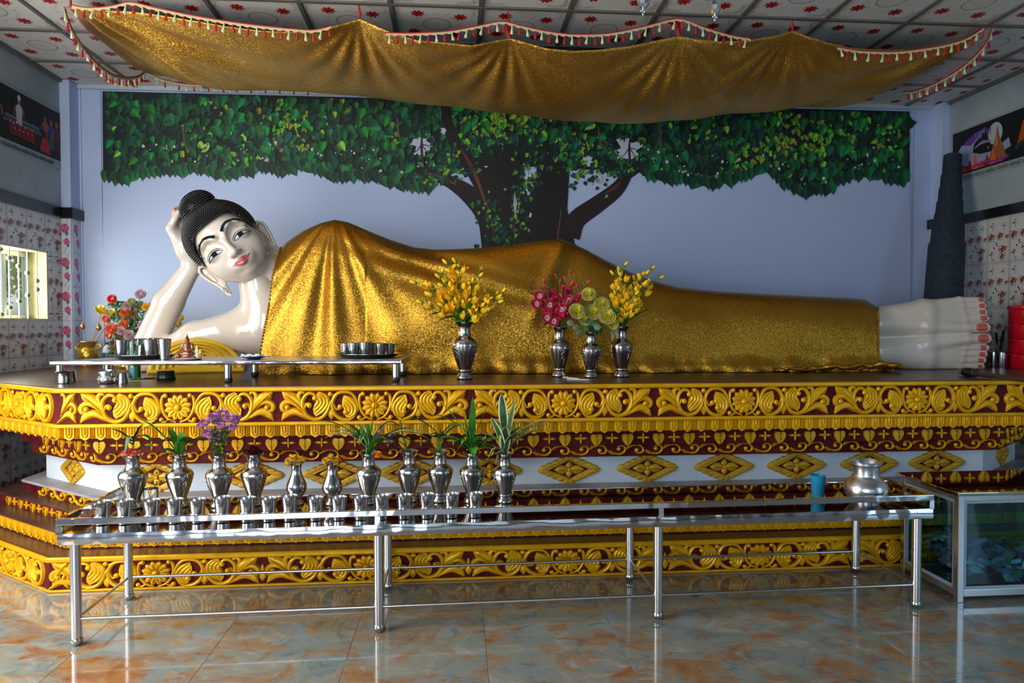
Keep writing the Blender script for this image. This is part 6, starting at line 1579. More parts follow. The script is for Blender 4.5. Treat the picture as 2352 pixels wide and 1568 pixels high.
spraybouquet(0, 'big spreading bouquet of yellow freesia-like sprays in the lone altar vase', [(948, 640, 8, 0), (958, 690, 7, -.05), (985, 650, 8, .03), (1003, 615, 8, -.03), (1030, 592, 9, 0), (1052, 590, 9, -.04), (1048, 625, 8, .04), (1106, 612, 7, 0), (1090, 640, 8, -.05), (1128, 668, 7, .03), (1168, 664, 7, 0), (1150, 690, 7, -.05), (1118, 700, 6, -.07), (1010, 690, 6, -.07), (1075, 660, 7, .02), (1020, 650, 7, -.05)], yel, .036,
             [(-.9, -.3, .12, .040, .9, leafm), (.6, -.3, .13, .048, .45, leafm), (-.5, -.3, .11, .040, .2, leafb), (.2, -.4, .11, .034, .2, leafb), (-.1, -.4, .12, .030, .1, leafm), (.9, -.1, .10, .03, 1.0, leafgrey), (-1.0, 0, .15, .035, .75, leafd), (.4, .2, .14, .04, .3, leafm), (1, .2, .12, .04, .5, leafd)])
r2 = spraybouquet(1, 'crimson and white bouquet with upright green tips', [(1212, 655, 6, 0), (1238, 640, 6, -.04), (1262, 650, 7, .03), (1286, 628, 7, 0), (1312, 618, 7, -.03), (1300, 640, 6, .04), (1335, 645, 7, 0), (1352, 640, 6, -.04), (1255, 690, 5, -.06), (1300, 690, 5, -.07), (1320, 680, 5, -.05)], redp, .029,
             [(-1.0, -.2, .14, .040, .75, leafgrey), (-.7, -.3, .11, .04, .9, leafd), (.1, -.4, .07, .05, 1.0, leafgrey), (.7, -.2, .10, .03, .8, leafgrey), (-.3, .2, .1, .03, .4, leafm)])
for k, (px, py) in enumerate(((1233, 698), (1272, 738), (1306, 690), (1262, 700), (1290, 712), (1256, 730), (1240, 680))):
    c = at(px, py, Y=aloc[1][0].y - .05) - Vector(r2.location); bloomobj(r2, 'white_heart_bloom', c, .040, 16, redp, k, lw=1.2, up=Vector((0, -1, .3))); bloomobj(r2, 'white_centre', c + Vector((0, -.016, 0)), .022, 9, whitep, k, lw=1.0, up=Vector((0, -1, .3)))
spraybouquet(3, 'narrow bouquet of yellow freesia-like sprays right of the green roses', [(1415, 620, 8, 0), (1428, 598, 9, -.03), (1440, 640, 8, .03), (1472, 622, 8, 0), (1500, 606, 8, -.03), (1520, 630, 7, .02), (1410, 660, 7, -.04), (1462, 660, 7, -.06), (1488, 655, 7, .04), (1402, 690, 6, .02), (1450, 690, 5, -.05)], yel, .033,
             [(.8, -.2, .15, .046, .45, leafb), (.5, -.3, .12, .04, .3, leafb), (-.4, -.3, .13, .04, .25, leafm), (-1.0, -.2, .10, .045, .9, leafgrey), (-.5, -.4, .10, .045, 1.5, leafgrey), (.2, .2, .12, .03, .1, leafm), (-.1, -.3, .12, .03, .1, leafm)])
base = Vector(aloc[2][0]) + Vector((0, 0, aloc[2][1] - .02)); o = bouquet('rose_bouquet', 'pale yellow-green artificial roses over round dark leaves', base, group='artificial bouquets on the altar')
def rose(r, seed):
    mb = MB()
    for ly, (rad, n, up_, op) in enumerate(((.25, 3, 1.0, .1), (.5, 5, .85, .3), (.8, 6, .6, .6), (1.0, 7, .3, .9))):
        for k in range(n):
            a = 2 * math.pi * (k + ly * .5) / n; d = Vector((math.cos(a), math.sin(a), 0)); t_ = Vector((-math.sin(a), math.cos(a), 0)); w_ = r * (.25 + .35 * rad)
            P = [d * r * rad * .35, d * r * rad * .8 + Vector((0, 0, r * .45 * up_)), d * r * rad * (.85 + .35 * op) + Vector((0, 0, r * .62 * up_))]
            vs = []
            for p_, ww in zip(P, (w_ * .5, w_, w_ * .8)): vs += [p_ - t_ * ww + Vector((0, 0, r * .10 * math.sin(k * 2.7 + seed))), p_ + d * ww * .2, p_ + t_ * ww - Vector((0, 0, r * .12 * math.sin(k * 3.1 + seed)))]
            mb.add(vs, [(0, 1, 4, 3), (1, 2, 5, 4), (3, 4, 7, 6), (4, 5, 8, 7)], 1 if ly < 2 else 0)
    return mb
for k, (px, py, r) in enumerate(((1325, 716, .058), (1362, 718, .058), (1395, 728, .060), (1382, 700, .055), (1352, 677, .050), (1345, 735, .045), (1408, 745, .042))):
    rb = rose(r * .80, k).build('rose_bloom', [yelg, mat('yellow_rose_heart', (.75, .68, .03), .5)], o, smooth='all'); rb.location = at(px, py, Y=base.y - .04 + .03 * (k % 2)) - base; rb.rotation_euler = Vector((random.uniform(-.3, .3), -1, .45)).to_track_quat('Z', 'Y').to_euler()
    q = MB(); q.tube([(0, 0, -.02), (rb.location.x * .5, 0, rb.location.z * .4), tuple(Vector(rb.location) + Vector((0, .02, -.01)))], .003, 5); q.build('stem', leafm, o)
for k, (px, py) in enumerate(((1310, 742), (1322, 752), (1340, 745), (1352, 738), (1365, 742), (1358, 755), (1372, 752), (1345, 758), (1378, 760), (1330, 765), (1368, 765), (1355, 768))):
    c = at(px, py, Y=base.y - .06 + .02 * (k % 3)) - base; mb = MB(); n = 10; mb.add([(0, 0, 0)] + [(.024 * math.cos(2 * math.pi * j / n), .004 * math.cos(4 * math.pi * j / n), .021 * math.sin(2 * math.pi * j / n)) for j in range(n)], [(0, 1 + j, 1 + (j + 1) % n) for j in range(n)]); lf = mb.build('round_leaf', leafd if k % 3 else leafgrey, o, smooth='all'); lf.location = c; lf.rotation_euler = (random.uniform(-.5, .5), random.uniform(-1, 1), random.uniform(-.5, .5))
# ================================================================ OTHER THINGS ON THE STEEL TABLE
loc = ontable(346, 1160); t = thing('glass_tumbler', 'clear glass tumbler of water among the vases at the left', 'glass', tuple(loc))
MB().lathe([(0, .0), (.030, 0), (.034, .004), (.038, .108), (.0365, .108), (.0325, .012), (0, .012)], 28).build('tumbler_body', glass, t, smooth=True)
MB().lathe([(0, .0125), (.0323, .0125), (.0355, .092), (0, .092)], 28).build('water', water, t, smooth=True)
bl = mat('translucent_blue_plastic', (.03, .42, .72), .25, 0, trans=.35, ior=1.3)
loc = ontable(1877, 1143, .05); c_ = MB().lathe([(0, .004), (.031, 0), (.033, .003), (.041, .122), (.043, .124), (.041, .125), (.039, .122), (.031, .008), (0, .008)], 32).build('plastic_cup', bl, None, smooth=True)
c_.scale = (.92, .92, .95); tag(c_, 'translucent blue plastic cup standing alone on the steel table', 'cup', None, loc)
loc = ontable(1993, 1160, .10); t = thing('aluminium_pot', 'round aluminium water pot with flared neck at the right of the table', 'pot', tuple(loc))
MB().lathe([(0, 0), (.060, 0), (.068, .008), (.098, .045), (.108, .075), (.100, .105), (.075, .128), (.063, .140), (.061, .152), (.064, .185), (.070, .205), (.079, .212), (.080, .218), (.076, .219), (.068, .209), (.058, .18), (.055, .15), (0, .14)], 48).build('pot_body', alum, t, smooth=True)
MB().lathe([(.0685, .200), (.0735, .203), (.071, .206)], 40).build('rim_ring', alum, t, smooth=True)
# ================================================================ DONATION BOX
b0 = at(2197, 1388, Z=0); BX0, BY0 = b0.x, b0.y; BW, BD, BHt = 1.05, .46, .555
box = thing('donation_box', 'steel framed glass donation box full of banknotes at the right', 'box', (BX0, BY0, 0))
tg = thin_glass('teal_tinted_glass', (.58, .84, .90))
for x in (0, BW - .034):
    for y in (0, BD - .034): MB().box(x, x + .034, y, y + .034, 0, BHt).build('corner_post', steel_tube, box, bevel=.003)
for z0_, z1_ in ((.030, .066), (BHt - .03, BHt)):
    for bb in ((.034, BW - .034, .002, .030), (.034, BW - .034, BD - .030, BD - .002), (.002, .030, .034, BD - .034), (BW - .030, BW - .002, .034, BD - .034)): MB().box(bb[0], bb[1], bb[2], bb[3], z0_, z1_).build('frame_rail', steel_tube, box, bevel=.002)
gas = mat('grey_rubber_gasket', (.34, .40, .46), .6)
for f in (0, 1):   # gaskets framing front and left panes
    q = MB()
    if f == 0:
        for bb in ((.034, .050, .066, BHt - .03), (BW - .05, BW - .034, .066, BHt - .03)): q.box(bb[0], bb[1], .006, .014, bb[2], bb[3])
        for z_ in (.066, BHt - .045): q.box(.05, BW - .05, .006, .014, z_, z_ + .015)
    else:
        for bb in ((.034, .050), (BD - .05, BD - .034)): q.box(.006, .014, bb[0], bb[1], .066, BHt - .03)
        for z_ in (.066, BHt - .045): q.box(.006, .014, .05, BD - .05, z_, z_ + .015)
    q.build('pane_gasket', gas, box)
MB().box(.036, BW - .036, .016, .021, .060, BHt - .028).build('glass_pane', tg, box); MB().box(.036, BW - .036, BD - .021, BD - .016, .060, BHt - .028).build('glass_pane', tg, box)
MB().box(.016, .021, .036, BD - .036, .060, BHt - .028).build('glass_pane', tg, box); MB().box(BW - .021, BW - .016, .036, BD - .036, .060, BHt - .028).build('glass_pane', tg, box)
MB().box(.034, BW - .034, .034, BD - .034, .040, .058).build('bottom_panel', mat('dark_box_floor', (.05, .06, .07), .5), box)
MB().box(-.022, BW + .02, -.022, BD + .02, BHt, BHt + .018).build('lid', mat('mirror_lid', (.55, .50, .48), .04, 1), box, bevel=.003)
notes = [mat('banknote_%s' % n_, c, .7) for n_, c in (('green', (.16, .30, .22)), ('pink', (.40, .20, .28)), ('violet', (.26, .20, .38)), ('blue', (.14, .18, .26)), ('brown', (.28, .20, .14)), ('white', (.55, .60, .66)))]
nmesh = []
for k in range(4):
    q = MB(); n = 4; vs = []
    for i in range(n + 1):
        for j in (0, 1): vs.append((-.065 + .13 * i / n, -.03 + .06 * j, .012 * math.sin(i * (1.2 + k * .5)) + .004 * j))
    q.add(vs, [(2 * i, 2 * i + 2, 2 * i + 3, 2 * i + 1) for i in range(n)]); nmesh.append(q)
for k in range(240):
    x = random.uniform(.11, BW - .11); y = random.uniform(.10, BD - .10); hgt = .04 + .17 * (y / BD) * math.exp(-((x - .15) / .28) ** 2) + .05 * random.random(); z = .075 + random.random() ** .6 * hgt
    if k < 4: o = nmesh[k].build('banknote', notes[k]); srcN = o
    if k >= 4:
        mi = k % 24
        key = 'N%d' % mi
        if key not in MATS:
            q = nmesh[k % 4]; o = q.build('banknote', notes[(k * 5) % 6]); MATS[key] = o.data
        else: o = bpy.data.objects.new('banknote', MATS[key]); COL.objects.link(o)
    tag(o, 'crumpled banknote lying in the heap inside the donation box', 'banknote', 'banknotes heaped in the donation box')
    o.location = (BX0 + x, BY0 + y, z); o.rotation_euler = (random.gauss(0, .35), random.gauss(0, .35), random.uniform(0, 6.28)); o.scale = (.8, .8, .8)
# ================================================================ LOW SHELF TABLE ON THE ALTAR
SZ = at(700, 826, Y=4.33).z
f0, f1 = at(115, 828, Y=4.40), at(920, 828, Y=4.31); f0.z = f1.z = SZ
SA = math.atan2((f1 - f0).y, (f1 - f0).x); SL = (f1 - f0).length; SD = .62
shelf = thing('low_offering_table', 'low white-edged offering table standing on the altar at the left', 'table', (f0.x, f0.y, ZT), SA)
h_ = SZ - ZT
cut = .0
q = MB(); q.prism([(0, 0), (SL, 0), (SL, SD), (.13, SD)], h_ - .006, h_); q.build('table_top', mat('satin_steel_top', (.42, .43, .45), .30, .55), shelf)
q = MB(); nx = 120
for i in range(nx + 1):
    x = SL * i / nx
    for z, o_ in ((h_, 0), (h_ - .004, .003), (h_ - .022, .0032), (h_ - .025, 0)): q.v.append((x, -.001 - o_ - .0012 * math.sin(x * 27) * (o_ > 0), z)); q.c.append(None)
q.f = [(4 * i + k, 4 * i + k + 1, 4 * i + 5 + k, 4 * i + 4 + k) for i in range(nx) for k in range(3)]; q.m = [0] * len(q.f); q.build('front_fascia', steel_band, shelf, smooth='all')
MB().box(SL - .001, SL + .002, 0, SD, h_ - .025, h_).build('side_fascia', steel_band, shelf)
IS = Matrix.Rotation(-SA, 3, 'Z')
for px, py, by in ((128, 880, .035), (525, 878, .035), (912, 877, .035), (237, 866, SD - .05), (590, 861, SD - .05), (928, 861, SD - .05)):
    p = at(px, py, Y=(f0.y if by < .1 else f0.y + SD - .05)); l_ = IS @ (Vector((p.x, p.y, 0)) - Vector((f0.x, f0.y, 0))); x = min(max(l_.x, .035), SL - .035)
    lg = MB().tube([(x, by, .02), (x, by, h_ - .006)], .0225 if by < .1 else .021, 20).build('leg', steel, shelf, smooth=True)
    MB().lathe([(0, 0), (.018, .001), (.026, .010), (.0275, .020), (.0235, .030)], 20, c=(x, by, 0)).build('foot_cap', mat('dark_rubber', (.03, .03, .03), .5), lg, smooth=True)
def onshelf(px, depth=None, py=None):
    if py is not None: p = at(px, py, Z=SZ)
    else: p = at(px, 820, Y=f0.y + depth); p.z = SZ
    return p
def tray(px, dep, rad, label):
    p = onshelf(px, dep); t = thing('fluted_tray', label, 'tray', tuple(p), 0, 'fluted metal trays on the low table')
    n = 64; q = MB(); vs = []
    for r, z in ((0, .004), (rad * .72, .002), (rad * .80, .004), (rad * .97, .026), (rad, .027), (rad, .029), (rad * .95, .027), (rad * .78, .007), (0, .006)):
        for k in range(n): rr_ = r * (1 + (.012 if k % 2 else -.012) * (r > rad * .75)); vs.append((rr_ * math.cos(2 * math.pi * k / n), rr_ * math.sin(2 * math.pi * k / n), z))
    q.add(vs, [(i * n + k, i * n + (k + 1) % n, (i + 1) * n + (k + 1) % n, (i + 1) * n + k) for i in range(8) for k in range(n)]); q.build('tray_body', mat('dark_pewter_tray', (.30, .32, .33), .25, 1), t, smooth=True)
    return p
# trays, cups
tp = tray(332, .30, .195, 'fluted metal tray with five tumblers at the left end of the low table')
def scup(p, s, lab, grp, kind=0, mt=None):
    o = dup(cup0, p, random.uniform(0, 6)); o.scale = s; tag(o, lab, 'cup', grp); return o
tz = .0075
for dx, dy, s, lab in ((-.125, -.045, (1.12, 1.12, 1.05), 'steel tumbler at the left of the left tray'), (.055, -.05, (1.25, 1.25, 1.08), 'widest steel tumbler at the middle front of the left tray'), (.115, .03, (1.1, 1.1, 1.02), 'steel tumbler at the right of the left tray'), (-.06, .07, (1.1, 1.1, 1.10), 'steel tumbler at the back of the left tray'), (.03, .10, (1.1, 1.1, 1.12), 'rearmost steel tumbler of the left tray')):
    scup(Vector((tp.x + dx, tp.y + dy, SZ + tz)), s, lab, 'steel tumblers on the left tray')
gt = thing('glass_tumbler', 'greenish glass tumbler among the steel ones on the left tray', 'glass', (tp.x - .035, tp.y - .065, SZ + tz))
MB().lathe([(0, 0), (.034, 0), (.036, .003), (.041, .108), (.0395, .108), (.034, .008), (0, .008)], 24).build('tumbler_body', mat('green_glass', (.62, .80, .72), .04, 0, trans=1, ior=1.45), gt, smooth=True)
MB().lathe([(0, .0085), (.0338, .0085), (.0385, .085), (0, .085)], 24).build('water', water, gt, smooth=True)
scup(onshelf(378, .10), (1.05, 1.05, 1.20), 'tall steel tumbler on the low table just right of the left tray', 'steel tumblers on the low table')
tp2 = tray(846, .28, .215, 'fluted metal tray with six tumblers at the right end of the low table')
for k, (dx, dy, s) in enumerate(((-.145, .0, 1.0), (-.085, -.06, 1.05), (-.01, -.08, 1.1), (.085, -.05, 1.0), (.14, .02, .95), (.0, .08, 1.0))):
    scup(Vector((tp2.x + dx, tp2.y + dy, SZ + tz)), (s * 1.05, s * 1.05, .80 * s), ['leftmost low steel tumbler on the right tray', 'second low steel tumbler from the left on the right tray', 'wide low steel tumbler at the front middle of the right tray', 'low steel tumbler right of the middle on the right tray', 'rightmost low steel tumbler on the right tray', 'low steel tumbler at the back of the right tray'][k], 'steel tumblers on the right tray')
# seated figurines
def seated(name, label, p, s, m, flame=True, sdf_h=.004):
    g = SDF((-.06, -.045, -.002), (.06, .045, .155), .0024)
    g.un(g.ell((0, 0, .010), (.045, .034, .012))); g.un(g.ell((0, 0, .022), (.036, .028, .007)), .003)
    g.un(g.cap((-.030, -.008, .034), (.030, -.008, .034), .011, .011), .006); g.un(g.cap((-.022, -.018, .033), (.018, -.022, .034), .009, .008), .004)
    g.un(g.cap((0, .004, .036), (0, .004, .082), .019, .022), .008)
    for sx in (-1, 1): g.un(g.cap((sx * .026, .004, .086), (sx * .031, .0, .058), .0085, .0075), .005); g.un(g.cap((sx * .031, 0, .058), (sx * .006, -.022, .044), .0075, .006), .004)
    g.un(g.cap((0, 0, .09), (0, 0, .104), .009, .009), .004); g.un(g.ell((0, -.001, .112), (.0125, .0135, .0155)), .003); g.un(g.ell((0, .002, .127), (.0075, .0075, .008)), .004)
    if flame: g.un(g.cap((0, .002, .130), (0, .002, .150), .005, .0012), .004)
    V, F = g.mesh(1); root = thing(name, label, 'figurine', tuple(p)); o = npmesh('figure_body', V * s, F, m, root)
    return root
brn = mat('brown_resin', (.16, .035, .012), .14, 0, coat=.8); noise_col(brn, (.10, .02, .008), (.30, .08, .02), 30, 3)
fg = seated('seated_figurine', 'glossy brown seated figurine with a pointed crown on the low table', onshelf(430, .12), 1.12, brn)
MB().prism([(-.065, -.03), (.05, -.03), (.05, .03), (-.065, .03)], 0, .012).build('plinth', brn, fg, bevel=.002)
q = MB(); q.ball((-.048, -.01, .022), .016, 10, 6); q.ball((-.050, -.012, .038), .008, 8, 6); q.build('kneeling_attendant', brn, fg, smooth='all')
pl = thing('small_plate', 'pale grey saucer beside the brown figurine', 'plate', tuple(onshelf(441, .05)))
MB().lathe([(0, .003), (.03, .001), (.05, .008), (.062, .011), (.061, .013), (.048, .010), (0, .006)], 36).build('plate_body', mat('pale_grey_china', (.55, .60, .64), .2), pl, smooth=True)
q = MB(); q.lathe([(0, .03), (.012, .022), (.020, .008), (.021, .006)], 7, c=(.012, -.004, 0)); q.build('dark_cone', mat('grey_incense', (.12, .11, .10), .8), pl, smooth=True)
seated('cream_figurine', 'small cream seated figurine just right of the brown one', onshelf(453, .13), .68, mat('cream_resin', (.72, .58, .32), .4), False)
pl = thing('blue_plate', 'blue plate with a folded white cloth at the middle of the low table', 'plate', tuple(onshelf(583, .12)))
MB().lathe([(0, .004), (.035, .001), (.060, .010), (.085, .018), (.084, .021), (.058, .014), (0, .008)], 40).build('plate_body', mat('blue_china', (.02, .07, .28), .2), pl, smooth=True)
q = MB(); n = 14; vs = []
for i in range(n + 1):
    for j in range(6): vs.append((-.07 + .12 * i / n, -.035 + .07 * j / 5, .024 + .006 * math.sin(i * 1.1 + j) + .004 * math.sin(j * 2.2)))
q.add(vs, [(6 * i + j, 6 * i + 6 + j, 6 * i + 7 + j, 6 * i + 1 + j) for i in range(n) for j in range(5)]); cl = q.build('white_cloth', mat('white_napkin', (.75, .76, .78), .8), None, smooth='all'); md = cl.modifiers.new('t', 'SOLIDIFY'); md.thickness = .012
cl.location = Vector(pl.location) + Vector((0, 0, .004)); tag(cl, 'folded white cloth lying on the blue plate', 'cloth')
sp_o = thing('plastic_spoon', 'pale plastic spoon reaching off the right of the blue plate', 'spoon', tuple(onshelf(612, .11)))
MB().tube([(-.06, -.01, .026), (.0, 0, .020), (.035, .01, .012)], [.003, .004, .004], 7).build('handle', mat('pale_plastic', (.62, .68, .76), .3), sp_o, smooth=True); MB().ball((.0, 0, .0205), .014, 12, 6, sc=(1.8, 1, .22)).build('bowl', MATS['pale_plastic'], sp_o, smooth='all')
# under the low table
def ona(px, py): return at(px, py, Z=ZT)
t = thing('steel_mug', 'steel mug with rolled rim at the left leg of the low table', 'mug', tuple(ona(146, 877)))
MB().lathe([(0, .0), (.034, 0), (.038, .005), (.037, .04), (.036, .060), (.041, .072), (.043, .074), (.041, .075), (.035, .062), (.035, .008), (0, .006)], 32).build('mug_body', steel, t, smooth=True); MB().lathe([(.0375, .050), (.0385, .052), (.0375, .054)], 28).build('band', steel, t, smooth=True)
q = dup(cup0, ona(157, 873) + Vector((0, .03, .075)), 0); q.rotation_euler = (math.pi, 0, 0); q.scale = (.9, .9, .62); tag(q, 'upturned steel cup behind the steel mug', 'cup', None)
q.location.z = ZT + .0695
t = thing('silver_bowl', 'embossed silver offering pot below the low table, lid askew', 'pot', tuple(ona(246, 878)))
MB().lathe([(0, 0), (.035, 0), (.044, .006), (.050, .022), (.050, .034), (.044, .046), (.036, .050), (0, .05)], 36).build('bowl_body', alum, t, smooth=True)
q = MB()
for k in range(16): a = 2 * math.pi * k / 16; q.ball((.0495 * math.cos(a), .0495 * math.sin(a), .030), .0055, 6, 4)
q.build('embossed_band', alum, t, smooth='all'); q = MB().lathe([(.036, .048), (.035, .055), (.043, .078), (.042, .081), (.034, .060), (0, .055)], 30).build('lid_cup', alum, t, smooth=True); q.rotation_euler = (.08, -.06, 0)
q = dup(cup0, ona(281, 877) + Vector((0, 0, .0635)), 0); q.rotation_euler = (math.pi, 0, 0); q.scale = (.82, .82, .565); tag(q, 'small upturned steel cup beside the green jar', 'cup', None)
t = thing('green_candle_jar', 'green glass candle jar with a blue printed patch below the low table', 'jar', tuple(ona(309, 874)))
MB().lathe([(0, 0), (.033, 0), (.035, .004), (.0355, .030), (.036, .105), (.0345, .105), (.034, .006), (0, .006)], 32).build('jar_glass', thin_glass('pale_jar_glass', (.90, .94, .80)), t, smooth=True)
MB().lathe([(0, .026), (.0338, .026), (.0340, .104), (0, .104)], 32).build('green_wax', mat('green_wax', (.06, .30, .03), .35), t, smooth=True)
q = MB(); vs = []; n = 8
for i in range(n + 1):
    a = -math.pi / 2 - .55 + 1.1 * i / n
    for z in (.035, .09): vs.append((.0368 * math.cos(a), .0368 * math.sin(a), z))
q.add(vs, [(2 * i, 2 * i + 2, 2 * i + 3, 2 * i + 1) for i in range(n)]); q.build('printed_label', mat('blue_label', (.03, .22, .32), .4), t)
q = MB()
for k in range(9): q.ball((.0372 * math.cos(-1.57 + .25 * math.sin(k * 2.1)), .0372 * math.sin(-1.57 + .25 * math.sin(k * 2.1)), .042 + .005 * k), .0035, 6, 4, sc=(1, .4, 1))
q.build('label_motif', mat('pale_label_ink', (.5, .62, .6), .5), t)
t = thing('dark_tin', 'dark green round tin on the altar below the low table', 'tin', tuple(ona(381, 868)))
MB().lathe([(0, 0), (.060, 0), (.0615, .003), (.062, .006), (.056, .009), (.053, .050), (.049, .056), (0, .056)], 36).build('tin_body', mat('dark_green_tin', (.012, .03, .012), .3), t, smooth=True)
MB().lathe([(.054, .030), (.0555, .032), (.054, .034)], 32).build('tin_rim', MATS['dark_green_tin'], t, smooth=True)
cb = MB(); p0 = ona(325, 868); cb.tube([tuple(p0 + Vector((-.05, -.03, .004))), tuple(p0 + Vector((.0, .0, .004))), tuple(p0 + Vector((.06, .01, .004))), tuple(p0 + Vector((.075, .05, .004))), tuple(p0 + Vector((.0, .04, .004)))], .0035, 6); tag(cb.build('black_cable', mat('black_rubber', (.01, .01, .01), .4), None, smooth=True), 'thin black cable looped on the altar right of the green jar', 'cable')
# gilt vase with lotus stems, bottle
gm = mat('gilt_ceramic', (.62, .38, .05), .22, .7); bump(gm, 30, .8, .01)
pv = ona(203, 838); sc_ = 1.28; t = thing('gilt_vase', 'bulbous gilt ceramic vase with two handles at the far left', 'vase', tuple(pv))
MB().lathe([(0, 0), (.052 * sc_, 0), (.055 * sc_, .008 * sc_), (.045 * sc_, .02 * sc_), (.062 * sc_, .05 * sc_), (.070 * sc_, .085 * sc_), (.060 * sc_, .118 * sc_), (.044 * sc_, .13 * sc_), (.050 * sc_, .15 * sc_), (.062 * sc_, .168 * sc_), (.060 * sc_, .172 * sc_), (.045 * sc_, .155 * sc_), (0, .13 * sc_)], 36).build('vase_body', gm, t, smooth=True)
for s_ in (-1, 1): MB().tube([(s_ * .055 * sc_, 0, .15 * sc_), (s_ * .080 * sc_, 0, .145 * sc_), (s_ * .078 * sc_, 0, .12 * sc_), (s_ * .058 * sc_, 0, .11 * sc_), (s_ * .066 * sc_, 0, .095 * sc_)], .008 * sc_, 8).build('handle', gm, t, smooth=True)
gl = mat('gold_foil', (.78, .52, .04), .3, .6); dg = mat('antique_gold_bud', (.42, .26, .08), .3, .7)
lo = thing('gilded_lotus_stems', 'gilded lotus buds and gold leaf blooms in the gilt vase', 'flowers', tuple(pv + Vector((0, 0, .20))))
B_ = Vector(lo.location)
for px, py, kind in ((190, 748, 0), (227, 751, 0), (232, 718, 1), (256, 726, 1)):
    p = at(px, py, Y=B_.y) - B_; st_ = MB().tube([(p.x * .1, 0, -.05), tuple(p)], .005, 6).build('stem', mat('tan_stem', (.45, .28, .13), .5), lo, smooth=True)
    if kind == 0: o = MB().lathe([(0, -.02), (.018, -.012), (.025, .006), (.020, .022), (.008, .036), (.003, .052), (0, .054)], 14, c=tuple(p)).build('lotus_bud', dg, lo, smooth=True)
    else:
        q = MB()
        for k in range(14):
            a = k * 2.4; u = .25 + .75 * (k % 3) / 2; d = Vector((math.cos(a) * u, math.sin(a) * u * .7, 1.1 - .7 * u)).normalized(); sd = d.cross(Vector((0, 1, .3))).normalized(); L = .085
            q.add([p, p + d * L * .5 + sd * .02, p + d * L, p + d * L * .5 - sd * .02], [(0, 1, 2, 3)])
        q.build('gold_leaf_bloom', gl, lo)
pb_ = ona(249, 843); t = thing('water_bottle', 'small clear water bottle with dark cap left of the left tray', 'bottle', tuple(pb_)); 
MB().lathe([(0, 0), (.030, 0), (.033, .006), (.033, .11), (.030, .135), (.016, .155), (.013, .160), (.013, .166), (0, .166)], 28).build('bottle_body', mat('clear_plastic', (.80, .84, .86), .1, 0, trans=.5, ior=1.2), t, smooth=True)
MB().lathe([(.0335, .070), (.0338, .072), (.0338, .104), (.0335, .106)], 28).build('dark_label', mat('navy_label', (.02, .04, .07), .4), t, smooth=True); MB().lathe([(.0145, .158), (.0150, .160), (.0150, .174), (0, .175)], 20).build('cap', mat('black_rubber', (.01, .01, .01), .4), t, smooth=True)
t.scale = (1.25, 1.25, 1.25)
# mixed dahlia bouquet behind the arm
pf = ona(290, 838); pf = at(290, 838, Y=5.92); pf.z = ZT
t = thing('gold_flower_pot', 'low gold flower pot half hidden behind the low table', 'pot', tuple(pf)); MB().lathe([(0, 0), (.07, 0), (.085, .02), (.078, .06), (.095, .085), (.09, .09), (.07, .07), (0, .06)], 30).build('pot_body', gm, t, smooth=True); MB().lathe([(.092, .080), (.098, .086), (.092, .092)], 30).build('pot_rim', gm, t, smooth=True)
bq = bouquet('dahlia_bouquet', 'large mixed bouquet of orange, red and dusty pink dahlias behind the arm', pf + Vector((0, 0, .08))); B_ = Vector(bq.location)
for k, (px, py, r, m) in enumerate(((258, 683, 11, redp), (287, 715, 11, orangep), (306, 716, 10, orangep), (244, 729, 10, orangep), (257, 753, 14, orangep), (285, 742, 11, orangep), (275, 772, 11, orangep), (264, 790, 12, orangep), (324, 673, 13, pinkp), (293, 699, 12, pinkp), (317, 700, 12, pinkp), (303, 728, 12, pinkp), (297, 766, 13, pinkp), (337, 702, 11, marig), (347, 703, 11, pinkp), (283, 727, 11, pinkp), (279, 757, 11, pinkp), (303, 690, 10, yelg), (265, 695, 10, leafgrey), (250, 768, 9, orangep), (327, 745, 11, pinkp), (412, 728, 12, marig), (408, 742, 10, marig))):
    c = at(px, py, Y=B_.y - .10 + .05 * (k % 4) + (.3 if px > 400 else 0)) - B_; m_ = m if m is not redp else mat('scarlet_petal', (.70, .02, .01), .5)
    bloomobj(bq, 'dahlia_bloom', c, r / 262, 56, m_, k, lw=.26, up=Vector((0, -1, .45)))
    q = MB(); q.tube([(0, 0, -.04), (c.x * .5, c.y * .3, c.z * .55), tuple(c)], .0035, 5); q.build('stem', leafm, bq)
q = MB()
for k in range(620):
    px = min(max(random.gauss(298, 26), 252), 350); py = random.uniform(690, 822); c = at(px, py, Y=B_.y + random.uniform(-.06, .10)) - B_; s_ = random.uniform(.014, .03); d = Vector((random.gauss(0, 1), random.gauss(0, .6), random.gauss(0, 1))).normalized() * s_; e_ = d.cross(Vector((random.random(), 1, random.random()))).normalized() * s_ * .5
    q.add([c - d, c + e_, c + d, c - e_], [(0, 1, 2, 3)], k % 3)
lf = q.build('foliage', [leafm, leafd, leafgrey], bq); lf['kind'] = 'stuff'
# pens near the middle vases
for k, (a, b_, lb) in enumerate((((1293, 868.5), (1331, 872.5), 'white plastic pen lying nearest the crimson bouquet vase'), ((1302, 873.5), (1352, 875), 'longer pale pen lying at the altar front edge'))):
    p1, p2 = ona(*a), ona(*b_); o = MB().tube([tuple(p1 + Vector((0, 0, .006))), tuple(p1.lerp(p2, .8) + Vector((0, 0, .006))), tuple(p2 + Vector((0, 0, .006)))], [.0052, .0052, .0025], 10).build('pen', mat('white_pen_plastic', (.62, .66, .66), .3), None, smooth=True); tag(o, lb, 'pen')
    MB().tube([tuple(p1 + Vector((.01, -.002, .0125))), tuple(p1.lerp(p2, .3) + Vector((0, -.002, .0125)))], .0016, 6).build('pen_clip', steel, o)
